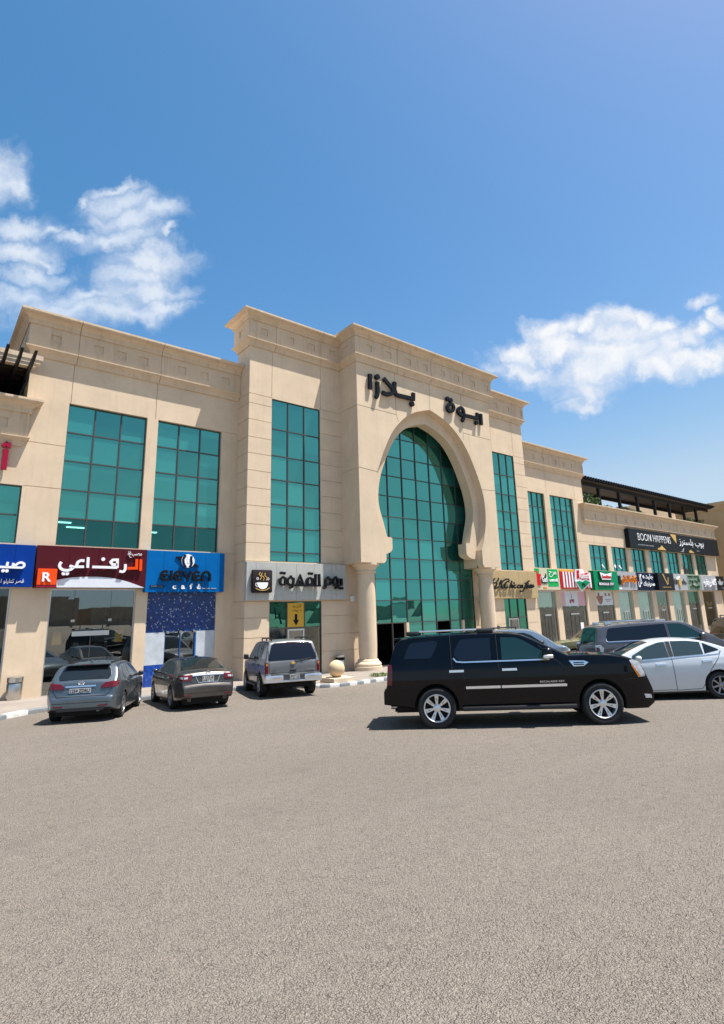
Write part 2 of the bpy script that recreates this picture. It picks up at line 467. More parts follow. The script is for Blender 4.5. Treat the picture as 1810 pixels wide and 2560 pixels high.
def catmull(p, n=6):
    q = []; P = [p[0]] + list(p) + [p[-1]]
    for i in range(1, len(P)-2):
        for k in range(n):
            t = k/n; a, b, c, d = P[i-1], P[i], P[i+1], P[i+2]
            q.append(tuple(.5*((2*b[j])+(-a[j]+c[j])*t+(2*a[j]-5*b[j]+4*c[j]-d[j])*t*t+(-a[j]+3*b[j]-3*c[j]+d[j])*t**3) for j in (0, 1)))
    q.append(tuple(p[-1])); return q
KERB = catmull([(-9, 11.5), (-4, 14.8), (0.3, 17.6), (1.6, 18.95), (2.32, 19.8), (2.95, 20.5), (3.75, 21.1), (5.0, 21.5), (6.7, 21.65), (9.0, 21.7), (11.0, 21.6), (11.9, 20.9), (12.2, 20.0), (12.6, 19.2), (13.3, 18.85), (14.4, 18.9), (16.1, 19.25), (18, 19.6), (24, 19.7), (40, 19.7), (80, 19.7)], 8)
def make_kerb():
    # resample the kerb line at equal steps
    step = 0.10
    pts = [KERB[0]]; acc = 0
    for a, b in zip(KERB[:-1], KERB[1:]):
        L = math.hypot(b[0]-a[0], b[1]-a[1]); t = step-acc
        while t <= L:
            pts.append((a[0]+(b[0]-a[0])*t/L, a[1]+(b[1]-a[1])*t/L)); t += step
        acc = (acc+L) % step
    mb = MB()
    rows = []
    for i, p in enumerate(pts):
        a = pts[max(0, i-1)]; b = pts[min(len(pts)-1, i+1)]
        d = Vector((b[0]-a[0], b[1]-a[1])).normalized()
        nrm = Vector((-d.y, d.x))          # towards the building
        z = gz(*p)
        prof = [(0.0, -0.05), (0.0, PAVE-0.035), (0.012, PAVE-0.008), (0.04, PAVE+0.006), (0.19, PAVE+0.006), (0.20, PAVE-0.05)]
        rows.append([(p[0]+nrm.x*o, p[1]+nrm.y*o, z+h) for o, h in prof])
    for i in range(len(rows)-1):
        s = i*step
        L = 0.9 if pts[i][0] < 11.6 else 0.42
        mi = int(s/L) % 2
        a, b = rows[i], rows[i+1]
        for k in range(len(a)-1):
            mb.face((a[k], b[k], b[k+1], a[k+1]), mi)
    struct(mb.build('kerb', [M['kerb_w'], M['kerb_g']], smooth=40))
    # pavement: from the kerb back under the facade
    pv = MB(); pr = []
    for p in KERB:
        q = []
        for k in range(9):
            t = k/8; y = (p[1]+0.15)*(1-t) + 27.5*t
            q.append((p[0], y, gz(p[0], y)+PAVE))
        pr.append(q)
    for a, b in zip(pr[:-1], pr[1:]):
        for k in range(8): pv.face((a[k], b[k], b[k+1], a[k+1]))
    struct(pv.build('pavement', M['pave'], smooth=60))
make_kerb()

# ------------------------------------------------------------------ facade helpers
def cells(mb, mp, u0, u1, z0, z1, holes, grooves=(), thick=0.35, gw=0.028, gd=0.03):
    """a wall in cells: holes = (u0,u1,z0,z1,depth or None for an opening); grooves = ('h',z,u0,u1) / ('v',u,z0,z1)"""
    hs = list(holes)
    for g in grooves:
        if g[0] == 'h': hs.append((g[2], g[3], g[1]-gw/2, g[1]+gw/2, gd))
        else: hs.append((g[1]-gw/2, g[1]+gw/2, g[2], g[3], gd))
    us = sorted({u0, u1} | {min(max(h[k], u0), u1) for h in hs for k in (0, 1)})
    zs = sorted({z0, z1} | {min(max(h[k], z0), z1) for h in hs for k in (2, 3)})
    nu, nz = len(us)-1, len(zs)-1
    D = [[0.0]*nz for _ in range(nu)]
    for i in range(nu):
        cu_ = (us[i]+us[i+1])/2
        for j in range(nz):
            cz_ = (zs[j]+zs[j+1])/2
            d = 0.0
            for h in hs:
                if h[0] < cu_ < h[1] and h[2] < cz_ < h[3]:
                    if h[4] is None: d = None; break
                    d = max(d, h[4])
            D[i][j] = d
    for i in range(nu):
        for j in range(nz):
            d = D[i][j]
            if d is not None:
                mb.face([mp(us[i], zs[j], d), mp(us[i+1], zs[j], d), mp(us[i+1], zs[j+1], d), mp(us[i], zs[j+1], d)])
            dd = thick if d is None else d
            if i+1 < nu:
                e = D[i+1][j]; ee = thick if e is None else e
                if abs(ee-dd) > 1e-6:
                    mb.face([mp(us[i+1], zs[j], dd), mp(us[i+1], zs[j], ee), mp(us[i+1], zs[j+1], ee), mp(us[i+1], zs[j+1], dd)])
            if j+1 < nz:
                e = D[i][j+1]; ee = thick if e is None else e
                if abs(ee-dd) > 1e-6:
                    mb.face([mp(us[i], zs[j+1], dd), mp(us[i+1], zs[j+1], dd), mp(us[i+1], zs[j+1], ee), mp(us[i], zs[j+1], ee)])
def front(Y): return lambda u, z, d: (u, Y+d, z)
def sideL(X): return lambda u, z, d: (X+d, u, z)      # faces -X, u runs along Y
def sideR(X): return lambda u, z, d: (X-d, u, z)

def sweep(mb, path, prof, close_ends=True):
    """sweeps a profile (out, z) along a path of (x, y) with mitred corners; outside is to the right of travel"""
    n = len(path); rows = []
    for i, p in enumerate(path):
        P = Vector(p)
        d0 = (P-Vector(path[i-1])).normalized() if i > 0 else None
        d1 = (Vector(path[i+1])-P).normalized() if i < n-1 else None
        if d0 is None: d0 = d1
        if d1 is None: d1 = d0
        n0 = Vector((d0.y, -d0.x)); n1 = Vector((d1.y, -d1.x))
        mt = (n0+n1); mt /= (1+n0.dot(n1))
        rows.append([(P.x+mt.x*o, P.y+mt.y*o, z) for o, z in prof])
    k = len(prof)
    for a, b in zip(rows[:-1], rows[1:]):
        for j in range(k-1):
            mb.face((a[j], b[j], b[j+1], a[j+1]))
    if close_ends:
        mb.face(rows[0][::-1]); mb.face(rows[-1])
def split_path(path, joints, axis=0, gap=0.022):
    """cuts the long front run of a path at the joints (x values)"""
    out = []; cur = [path[0]]
    for a, b in zip(path[:-1], path[1:]):
        if abs(b[0]-a[0]) > abs(b[1]-a[1]):
            for x in sorted(joints):
                if a[0] < x < b[0]:
                    cur.append((x-gap/2, a[1])); out.append(cur); cur = [(x+gap/2, a[1])]
        cur.append(b)
    out.append(cur)
    return out
def molding(zm, zf): return [(-0.02, zm), (0.07, zm), (0.09, zm+0.05), (0.10, zm+0.12), (0.15, zm+0.20), (0.24, zf-0.09), (0.27, zf-0.07), (0.29, zf-0.04), (0.29, zf), (-0.02, zf)]
def crown(zf, zt): return [(-0.02, zf), (0.26, zf), (0.27, zf+0.05), (0.27, zt-0.36), (0.30, zt-0.34), (0.32, zt-0.28), (0.42, zt-0.19), (0.54, zt-0.155), (0.57, zt-0.15), (0.575, zt-0.11), (0.60, zt-0.10), (0.60, zt-0.01), (0.55, zt), (-0.25, zt+0.012)]

plaza = thing('plaza_building', 'long sand coloured shopping plaza with horseshoe arch entrance and green glass', 'building', (23.5, 25, -0.9))

def cornice(path, zm, zf0, zf1, zt, joints, squares, fy, fx0, fx1, side_sq=(), sx=None, sy=None, sxr=None):
    mb = MB()
    for p in split_path(path, joints):
        sweep(mb, p, molding(zm, zf0)); sweep(mb, p, crown(zf1, zt))
    # frieze band with sunk squares
    s = 0.2
    zc = (zf0+zf1)/2
    hs = [(x-s, x+s, zc-0.19, zc+0.20, 0.05) for x in squares]
    cells(mb, front(fy), fx0, fx1, zf0-0.001, zf1+0.001, hs, [('v', j, zf0, zf1) for j in joints], 0.1)
    if sx is not None:
        cells(mb, sideL(sx), sy[0], sy[1], zf0-0.001, zf1+0.001, [(y-s, y+s, zc-0.19, zc+0.20, 0.05) for y in side_sq], (), 0.1)
    if sxr is not None:
        cells(mb, sideR(sxr), sy[0], sy[1], zf0-0.001, zf1+0.001, (), (), 0.1)
    return mb.build('cornice', M['stone_cornice'], plaza)

YW, YF, YB = 25.8, 24.6, 23.0        # planes of wings, flanks and arch block
BASE = -1.8

def window(parent, x0, x1, z0, z1, Y, xs, zs, rec=0.16, bar=0.055, mat='teal', name='window', fr='frame', border=0.04, skip=None):
    mb = MB(); y0 = Y+rec
    mb.box(x0, x0+border, y0-0.02, y0+0.08, z0, z1); mb.box(x1-border, x1, y0-0.02, y0+0.08, z0, z1)
    mb.box(x0+border, x1-border, y0-0.02, y0+0.08, z1-border, z1); mb.box(x0+border, x1-border, y0-0.02, y0+0.08, z0, z0+border)
    X = [x0+border] + list(xs) + [x1-border]; Z = [z0+border] + list(zs) + [z1-border]
    for x in xs: mb.box(x-bar/2, x+bar/2, y0-0.025, y0+0.075, z0+border, z1-border)
    for z in zs:
        for a, b in zip(X[:-1], X[1:]):
            mb.box(a+bar/2, b-bar/2, y0-0.015, y0+0.07, z-bar/2, z+bar/2)
    f = mb.build(name, M[fr], parent)
    pm = MB()
    rowsplit = [random.choice((.22, .3, .5, .72)) for _ in Z]
    for i in range(len(X)-1):
        for j in range(len(Z)-1):
            if skip and skip(i, j): continue
            # panes never sit perfectly in plane
            t = [random.uniform(-0.006, 0.006) for _ in range(4)]
            fr_ = (0.0, 1.0)
            if mat == 'teal' and name == 'window' and random.random() < 0.5:
                fr_ = (0.0, rowsplit[j]+random.uniform(-.02, .02), 1.0)
            for p0, p1 in zip(fr_[:-1], fr_[1:]):
                za = Z[j]+(Z[j+1]-Z[j])*p0; zb = Z[j]+(Z[j+1]-Z[j])*p1
                ta = t[0]+(t[3]-t[0])*p0; tb = t[1]+(t[2]-t[1])*p0; tc_ = t[1]+(t[2]-t[1])*p1; td = t[0]+(t[3]-t[0])*p1
                pm.face([(X[i], y0+0.03+ta, za), (X[i+1], y0+0.03+tb, za), (X[i+1], y0+0.03+tc_, zb), (X[i], y0+0.03+td, zb)])
    pm.build('pane', M[mat], f)
    return f

def room(parent, x0, x1, z0, z1, Y, depth=5.0, mat='interior', lamps=True):
    mb = MB(); y0 = Y+0.3; y1 = y0+depth
    a, b = [(x0, y0), (x1, y0)], [(x0, y1), (x1, y1)]
    mb.face([(x0,y1,z0),(x1,y1,z0),(x1,y1,z1),(x0,y1,z1)])
    mb.face([(x0,y0,z0),(x0,y1,z0),(x0,y1,z1),(x0,y0,z1)])
    mb.face([(x1,y0,z0),(x1,y1,z0),(x1,y1,z1),(x1,y0,z1)])
    mb.face([(x0,y0,z0),(x1,y0,z0),(x1,y1,z0),(x0,y1,z0)])
    mb.face([(x0,y0,z1),(x1,y0,z1),(x1,y1,z1),(x0,y1,z1)])
    # counters and shelving deep in the shop
    w = x1-x0
    mb.box(x0+0.15*w, x0+0.55*w, y1-1.6, y1-1.0, z0+0.01, z0+1.05)
    mb.box(x1-0.30*w, x1-0.06*w, y1-0.5, y1-0.1, z0+0.01, z0+2.1)
    for k in range(4): mb.box(x0+0.1*w+0.05, x0+0.5*w, y1-0.32, y1-0.05, z0+1.3+0.4*k, z0+1.34+0.4*k)
    return mb.build('shop_interior', M[mat], parent)

def floor_z(x): return gz(x, 25.8)+PAVE

# ---------------------------------------------------------------- left wing
M['office'] = principled('office_interior', (0.16, 0.16, 0.15), 0.8)
def lit_mat(name, col, st):
    m, nt, out = new_mat(name)
    em = nd(nt, 'ShaderNodeEmission', i_Strength=st); em.inputs['Color'].default_value = tuple(col)+(1,)
    nt.links.new(em.outputs[0], out.inputs['Surface'])
    return m
M['lit_panel'] = lit_mat('lit_ceiling_panel', (1.0, 0.95, 0.85), 3.0)
LW = [(4.25, 7.54), (8.04, 11.22)]
lowZ = 7.34
def left_wing():
    mb = MB()
    holes = []
    for a, b in LW: holes.append((a, b, 5.0, 11.15, None)); holes.append((a, b, BASE, 3.24, None))
    holes += [(-1.6, 2.87, 5.0, 7.33, None), (-2.4, 2.9, BASE, 3.30, None)]
    g = [('h', 9.19, 2.7, 4.24), ('h', lowZ, 2.9, 4.24), ('v', 4.30, 11.16, 12.95), ('v', 7.90, 11.16, 12.95), ('h', 11.15, 11.23, 12.08), ('h', 4.95, 11.23, 12.08)]
    cells(mb, front(YW), 2.67, 12.1, BASE, 14.7, holes, g)
    # the wing's return above the terrace and the back of the parapet
    cells(mb, sideL(2.67), YW, 38.0, 8.9, 14.7, [(27.1, 28.3, 11.0, 12.0, None)], ())
    mb.face([(2.67, YW, 14.7), (12.1, YW, 14.7), (12.1, 38, 14.7), (2.67, 38, 14.7)])
    mb.build('wall', M['stone'], plaza)
    # low section running out of the picture
    lb = MB()
    cells(lb, front(YW), -16.0, 2.67, BASE, 10.75, holes, [('h', 7.34, -16, -1.7), ('v', -1.65, 7.34, 8.9)])
    lb.face([(-16, YW, 10.4), (2.67, YW, 10.4), (2.67, 38, 10.4), (-16, 38, 10.4)])
    lb.build('wall', M['stone'], plaza)
    cornice([(2.67, 37.5), (2.67, YW), (12.08, YW)], 12.95, 13.33, 14.33, 14.85, (4.37, 7.95), (3.47, 5.17, 6.15, 7.14, 8.97, 10.11, 11.25), YW-0.2, 2.47, 12.09, (26.6, 28.2, 30), 2.47, (YW-0.2, 37.5))
    cornice([(-16, YW-0.02), (2.62, YW-0.02), (2.62, YW+0.01)], 8.92, 9.29, 10.29, 10.86, (-3.9, -0.2), (-5.2, -3.2, -1.5, 0.6, 1.9), YW-0.22, -16, 2.82, (), None, (YW-0.22, YW), 2.82)
    for a, b in LW:
        w = (b-a)/3
        f = window(plaza, a, b, 5.0, 11.15, YW, [a+w, a+2*w], [6.16, 7.37, 8.63, 9.89], skip=lambda i, j: j == 0)
        pm = MB()
        for i in range(3): pm.face([(a+w*i+.03, YW+.19, 5.04), (a+w*(i+1)-.03, YW+.19, 5.04), (a+w*(i+1)-.03, YW+.19, 6.13), (a+w*i+.03, YW+.19, 6.13)])
        pm.build('pane', M['teal_clear'], f)
        # the office behind the lowest panes, with its ceiling lights
        rm = MB(); Y0_, Y1_ = YW+.3, YW+9
        rm.face([(a-.3, Y1_, 4.6), (b+.3, Y1_, 4.6), (b+.3, Y1_, 7.0), (a-.3, Y1_, 7.0)]); rm.face([(a-.3, Y0_, 7.0), (b+.3, Y0_, 7.0), (b+.3, Y1_, 7.0), (a-.3, Y1_, 7.0)])
        for xx in (a-.3, b+.3): rm.face([(xx, Y0_, 4.6), (xx, Y1_, 4.6), (xx, Y1_, 7.0), (xx, Y0_, 7.0)])
        rm.face([(a-.3, Y0_, 4.6), (b+.3, Y0_, 4.6), (b+.3, Y1_, 4.6), (a-.3, Y1_, 4.6)])
        rm.face([(a-.3, Y0_, 6.14), (b+.3, Y0_, 6.14), (b+.3, Y0_, 7.0), (a-.3, Y0_, 7.0)])
        rmo = rm.build('office_interior', M['office'], f)
        for q in range(5):
            cl = MB(); xx = a+.35+(q*.97) % (b-a-.8); yy = YW+1.8+1.5*q
            cl.box(xx, xx+.9, yy, yy+.22, 6.93, 6.97); cl.build('ceiling_light', M['lit_panel'], rmo)
    window(plaza, -1.6, 2.87, 5.0, 7.33, YW, [-0.5, 0.6, 1.75], [6.15])
    # a small opening in the return over the terrace
    o = MB(); o.box(2.80, 2.84, 27.1, 28.3, 11.0, 12.0); o.build('window', M['teal'], plaza)
left_wing()

# ---------------------------------------------------------------- right wing and long low section
RW = [(36.8, 39.02), (39.78, 43.22)]
FW = [(44.95, 47.95), (48.7, 51.47), (52.32, 55.1), (55.96, 58.8), (59.56, 62.5), (63.15, 66.0), (66.68, 69.5)]
RS = [(36.9, 39.27), (40.0, 43.6)]
FS = [(45.17, 48.08), (48.86, 51.53), (52.41, 55.31), (56.14, 58.72), (59.62, 62.41), (63.22, 66.13), (67.11, 70.36)]
XE = 72.4
def right_wing():
    mb = MB()
    holes = [(a, b, 4.93, 10.98, None) for a, b in RW] + [(a, b, BASE, 3.18, None) for a, b in RS]
    cells(mb, front(YW), 35.0, 44.9, BASE, 14.6, holes, [('v', 39.4, 10.99, 12.95), ('v', 43.6, 10.99, 12.95), ('h', 10.96, 43.25, 44.9), ('h', 7.34, 43.25, 44.9)])
    cells(mb, sideR(44.9), YW, 38.0, 8.9, 14.6, (), ())
    mb.face([(35, YW, 14.6), (44.9, YW, 14.6), (44.9, 38, 14.6), (35, 38, 14.6)])
    mb.build('wall', M['stone'], plaza)
    cornice([(35.02, YW), (44.9, YW), (44.9, 37.5)], 12.95, 13.35, 14.4, 14.83, (36.6, 39.9, 43.9), (37.7, 39.0, 40.8, 41.98, 43.2, 44.9), YW-0.2, 35.02, 45.1, (), None, (YW-0.2, 37.5), 45.1)
    lb = MB()
    holes = [(a, b, 4.93, 7.15, None) for a, b in FW] + [(a, b, BASE, 3.17, None) for a, b in FS]
    cells(lb, front(YW), 44.9, XE, BASE, 10.55, holes, [('h', 7.34, 44.9, 49.0), ('v', 47.6, 7.35, 8.9), ('v', 51.2, 7.35, 8.9)])
    cells(lb, sideR(XE), YW, 38.0, BASE, 10.55, (), ())
    lb.face([(44.9, YW, 10.3), (XE, YW, 10.3), (XE, 38, 10.3), (44.9, 38, 10.3)])
    lb.build('wall', M['stone'], plaza)
    sq = [46.1+1.82*k for k in range(15)]
    cornice([(44.6, YW+0.01), (44.6, YW-0.02), (XE, YW-0.02), (XE, YW+8)], 8.9, 9.25, 10.15, 10.66, (49.6, 56.2, 62.0, 68.0), sq, YW-0.22, 44.4, XE+0.2, (), 44.4, (YW-0.22, YW), XE+0.2)
    # stair head on the roof behind the pergola
    sh = MB(); sh.box(66.0, 76.0, 31.0, 38.0, 10.3, 13.6); sh.box(75.2, 76.4, 30.6, 38.2, 12.2, 12.5)
    sh.build('stair_head', M['stone'], plaza)
    for (a, b), n in zip(RW, (3, 4)):
        w = (b-a)/n
        window(plaza, a, b, 4.93, 10.98, YW, [a+w*k for k in range(1, n)], [6.09, 7.33, 8.54, 9.84])
    for a, b in FW:
        w = (b-a)/3
        window(plaza, a, b, 4.93, 7.15, YW, [a+w, a+2*w], [6.05])
right_wing()

# ---------------------------------------------------------------- flanks
ROWS = [12.56, 11.69, 10.76, 9.91, 9.02, 8.13, 7.24, 6.32, 5.41, 4.52, 2.62, 1.85, 0.94, 0.08]
def flank(x0, x1, wx0, wx1, left):
    mb = MB()
    holes = [(wx0, wx1, 4.53, 13.05, None), (wx0, wx1, BASE, 2.60, None)]
    g = [('h', 13.08, x0, wx0), ('h', 13.08, wx1, x1), ('v', wx0-0.01, 13.09, 15.7), ('v', wx1+0.04, 13.09, 15.7)]
    for z in ROWS:
        g += [('h', z, x0, wx0-0.001), ('h', z, wx1+0.001, x1)]
    cells(mb, front(YF), x0, x1, BASE, 17.3, holes, g)
    if left: cells(mb, sideL(x0), YF, 26.0, BASE, 17.3, (), [('h', z, YF, 27) for z in ROWS + [13.08]])
    else: cells(mb, sideR(x1), YF, 26.0, BASE, 17.3, (), [('h', z, YF, 27) for z in ROWS + [13.08]])
    mb.face([(x0, YF, 17.3), (x1, YF, 17.3), (x1, 26.0, 17.3), (x0, 26.0, 17.3)])
    mb.face([(x0, 26.0, 10), (x1, 26.0, 10), (x1, 26.0, 17.3), (x0, 26.0, 17.3)])
    mb.build('wall', M['stone'], plaza)
    w = (wx1-wx0)/3
    window(plaza, wx0, wx1, 4.53, 13.05, YF, [wx0+w, wx0+2*w], [5.02, 6.25, 7.43, 8.71, 9.98, 11.42], rec=0.06)
flank(12.1, 19.8, 13.4, 16.41, True)
flank(28.2, 35.0, 31.25, 33.72, False)
cornice([(17.8, 25.95), (12.1, 25.95), (12.1, YF), (17.8, YF)], 15.71, 16.08, 17.1, 17.56, (13.5, 16.4), (12.81, 14.39, 15.77, 17.16), YF-0.2, 11.9, 17.8, (25.3,), 11.9, (YF-0.2, 26.15))
cornice([(29.2, YF), (35.0, YF), (35.0, 25.95), (29.2, 25.95)], 15.71, 16.08, 17.15, 17.56, (33.75,), (30.3, 31.88, 33.26, 34.86), YF-0.2, 29.2, 35.2, (), None, (YF-0.2, 26.15), 35.2)

# ---------------------------------------------------------------- arch block
XC = 23.5
def arch_curve(pts, n=7):
    return catmull(pts, n)
ARCH_A = arch_curve([(0.0, 14.06), (1.3, 13.62), (2.3, 12.97), (3.15, 12.05), (3.85, 10.8), (4.38, 9.5), (4.56, 8.5), (4.52, 7.4), (4.3, 6.45), (3.95, 5.56)]) + [(3.95, 4.70), (4.00, 4.60), (4.12, 4.50)]
ARCH_B = arch_curve([(0.0, 13.28), (1.1, 12.95), (2.05, 12.38), (2.75, 11.55), (3.35, 10.45), (3.80, 9.3), (3.96, 8.3), (3.90, 7.6), (3.66, 6.85), (3.42, 6.02)]) + [(3.05, 5.98), (3.05, 5.40)] + [(3.05+0.85*(1-math.cos(R(90*k/6))), 5.40-0.38*math.sin(R(90*k/6))) for k in range(1, 7)]
BX0, BX1 = 17.82, 29.2
def block():
    # front skin: from the outer edge of the block to the arch line, in two mirrored halves
    mb = MB()
    Y0, Y1, Y2 = YB, YB+0.5, YB+1.17
    A = ARCH_A
    for sgn in (-1, 1):
        xe = BX0 if sgn < 0 else BX1
        line = [(XC+sgn*x, z) for x, z in A]
        for (xa, za), (xb, zb) in zip(line[:-1], line[1:]):
            if abs(za-zb) < 1e-6: continue
            mb.face([(xe, Y0, za), (xa, Y0, za), (xb, Y0, zb), (xe, Y0, zb)])
            mb.face([(xa, Y0, za), (xa, Y1, za), (xb, Y1, zb), (xb, Y0, zb)])        # reveal of the outer ring
    mb.face([(BX0, Y0, 14.06), (BX1, Y0, 14.06), (BX1, Y0, 17.4), (BX0, Y0, 17.4)])
    # underside and flanks of the block
    for xa, xb in ((BX0, XC-4.12), (XC+4.12, BX1)):
        mb.face([(xa, Y0, 4.5), (xb, Y0, 4.5), (xb, YF, 4.5), (xa, YF, 4.5)])
    gs = [('h', 13.17, Y0, YF), ('h', 9.58, Y0, YF)]
    cells(mb, sideL(BX0), Y0, YF, 4.5, 17.4, (), gs)
    cells(mb, sideR(BX1), Y0, YF, 4.5, 17.4, (), gs)
    mb.face([(BX0, Y0, 17.4), (BX1, Y0, 17.4), (BX1, 26.0, 17.4), (BX0, 26.0, 17.4)])
    mb.face([(BX0, 26.0, 10), (BX1, 26.0, 10), (BX1, 26.0, 17.4), (BX0, 26.0, 17.4)])
    mb.build('arch_front', M['stone'], plaza)
    # inner rib: a second, narrower ring set back behind the first
    rb = MB()
    B = [(x, z) for x, z in ARCH_B]
    def outer(z):
        return 4.9
    for sgn in (-1, 1):
        line = [(XC+sgn*x, z) for x, z in B]
        xo = XC+sgn*4.95
        for (xa, za), (xb, zb) in zip(line[:-1], line[1:]):
            if abs(za-zb) > 1e-6:
                rb.face([(xo, Y1, za), (xa, Y1, za), (xb, Y1, zb), (xo, Y1, zb)])
                rb.face([(xo, Y2, za), (xa, Y2, za), (xb, Y2, zb), (xo, Y2, zb)])
            rb.face([(xa, Y1, za), (xa, Y2, za), (xb, Y2, zb), (xb, Y1, zb)])
        # solid pier foot below the cove, back to the glazing
        xf = XC+sgn*3.95
        rb.face([(xf, Y1, 4.5), (xf, YF, 4.5), (xf, YF, 5.10), (xf, Y1, 5.10)])
        rb.face([(xf, Y1, 5.02), (xf, YF, 5.02), (XC+sgn*4.9, YF, 5.02), (XC+sgn*4.9, Y1, 5.02)])
    rb.face([(XC-4.95, Y1, 13.28), (XC+4.95, Y1, 13.28), (XC+4.95, Y1, 14.3), (XC-4.95, Y1, 14.3)])
    rb.face([(XC-4.95, Y2, 13.28), (XC+4.95, Y2, 13.28), (XC+4.95, Y2, 14.3), (XC-4.95, Y2, 14.3)])
    rb.build('arch_rib', M['stone'], plaza)
    # joints of the front skin as recessed lines would be: thin dark strips 2 mm proud
    def strip(p, q, w=0.026):
        jt = MB()
        p, q = Vector(p), Vector(q); d = (q-p).normalized(); n = Vector((-d.y, d.x))*w/2
        jt.face([(p.x+n.x, YB-0.002, p.y+n.y), (q.x+n.x, YB-0.002, q.y+n.y), (q.x-n.x, YB-0.002, q.y-n.y), (p.x-n.x, YB-0.002, p.y-n.y)])
        jt.build('joint', M['dark_gap'], plaza)
    strip((BX0, 13.17), (20.68, 13.17)); strip((20.68, 15.8), (20.68, 13.17)); strip((20.68, 13.17), (20.85, 12.75))
    strip((23.55, 15.8), (23.5, 14.06)); strip((26.45, 15.8), (26.42, 12.62)); strip((26.44, 13.1), (BX1, 13.1))
    strip((BX0, 9.6), (XC-4.36, 9.5)); strip((XC+4.36, 9.5), (BX1, 9.58))
    cornice([(BX0, YF+0.4), (BX0, YB), (BX1, YB), (BX1, YF+0.4)], 15.77, 16.17, 17.24, 17.72, (20.78, 23.6, 26.55), (18.62, 20.1, 21.68, 23.09, 24.62, 25.98, 27.55, 28.93), YB-0.2, BX0-0.2, BX1+0.2, (23.75,), BX0-0.2, (YB-0.2, YF), BX1+0.2)
    # columns
    for cx in (18.68, 28.42):
        cb_ = MB(); z0 = gz(cx, 23.7)+PAVE
        cb_.lathe([(0.455, z0+0.5), (0.485, z0+1.2), (0.485, 2.0), (0.465, 4.0)], (cx, 23.72, 0), 40)
        c_ = cb_.build('column', M['stone'], plaza, smooth=40)
        k = MB(); k.lathe([(0.465, 4.0), (0.52, 4.0), (0.54, 4.03), (0.54, 4.07), (0.52, 4.10), (0.50, 4.11), (0.52, 4.18), (0.58, 4.28), (0.67, 4.36), (0.72, 4.38), (0.735, 4.40), (0.735, 4.5)], (cx, 23.72, 0), 40)
        k.build('capital', M['stone'], c_, smooth=35)
        k = MB(); k.lathe([(0.72, z0-0.02), (0.72, z0+0.20), (0.70, z0+0.215), (0.66, z0+0.22), (0.685, z0+0.25), (0.69, z0+0.30), (0.66, z0+0.37), (0.60, z0+0.42), (0.57, z0+0.44), (0.55, z0+0.46), (0.54, z0+0.52), (0.48, z0+0.56)], (cx, 23.72, 0), 40)
        k.build('column_base', M['stone'], c_, smooth=35)
block()

# glazing of the entrance behind the arch, with two dark doorways
GX = [20.0, 21.18, 22.36, 23.54, 24.72, 25.9, 27.08]
GZ = [1.33, 2.58, 3.78, 4.98, 6.18, 7.41, 8.65, 9.9, 11.12, 12.35]
window(plaza, 18.95, 28.2, -0.95, 13.6, YF-0.1, GX, GZ, rec=0.1, name='entrance_glazing', mat='teal', bar=0.05, skip=lambda i, j: j == 0 and i in (1, 2, 5))
for xa, xb in ((22.16, 22.36), (26.9, 27.06)):
    dm = MB(); dm.box(xa, xb, YF-0.1, YF+0.12, -0.95, 1.32); dm.build('door_post', M['stone'], plaza)
eh = MB()
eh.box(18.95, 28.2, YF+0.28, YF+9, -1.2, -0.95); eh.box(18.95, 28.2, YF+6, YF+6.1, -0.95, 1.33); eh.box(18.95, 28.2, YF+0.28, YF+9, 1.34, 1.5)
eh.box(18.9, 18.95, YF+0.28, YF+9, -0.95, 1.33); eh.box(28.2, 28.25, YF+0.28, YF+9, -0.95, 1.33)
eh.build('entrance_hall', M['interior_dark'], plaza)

# ---------------------------------------------------------------- shopfronts
def shopfront(x0, x1, ztop, Y, mull, zrail, gl='shop_glass', inter='interior', rec=0.12, fr='alu', label=None):
    z0 = floor_z((x0+x1)/2)
    mb = MB()
    y = Y+rec
    mb.box(x0, x0+0.05, y-0.03, y+0.06, z0-0.1, ztop); mb.box(x1-0.05, x1, y-0.03, y+0.06, z0-0.1, ztop)
    mb.box(x0+0.05, x1-0.05, y-0.03, y+0.06, ztop-0.05, ztop); mb.box(x0+0.05, x1-0.05, y-0.03, y+0.06, z0-0.1, z0+0.05)
    f = mb.build('shopfront', M[fr], plaza)
    X = [x0+0.05] + list(mull) + [x1-0.05]
    pm = MB()
    for a, b in zip(X[:-1], X[1:]):
        for c, d in ((z0+0.05, zrail), (zrail, ztop-0.05)):
            t = [random.uniform(-0.002, 0.002) for _ in range(4)]
            pm.face([(a+0.006, y+t[0], c+0.006), (b-0.006, y+t[1], c+0.006), (b-0.006, y+t[2], d-0.006), (a+0.006, y+t[3], d-0.006)])
    pm.build('pane', M[gl], f)
    # patch fittings where the frameless panes meet
    for x in mull:
        hb = MB(); hb.box(x-0.07, x+0.07, y-0.025, y+0.025, zrail-0.05, zrail+0.05); hb.build('glass_fitting', M['steel'], f)
    room(f, x0-0.25, x1+0.25, z0+0.01, ztop+0.25, Y, 5.5, inter)
    return f, y, z0

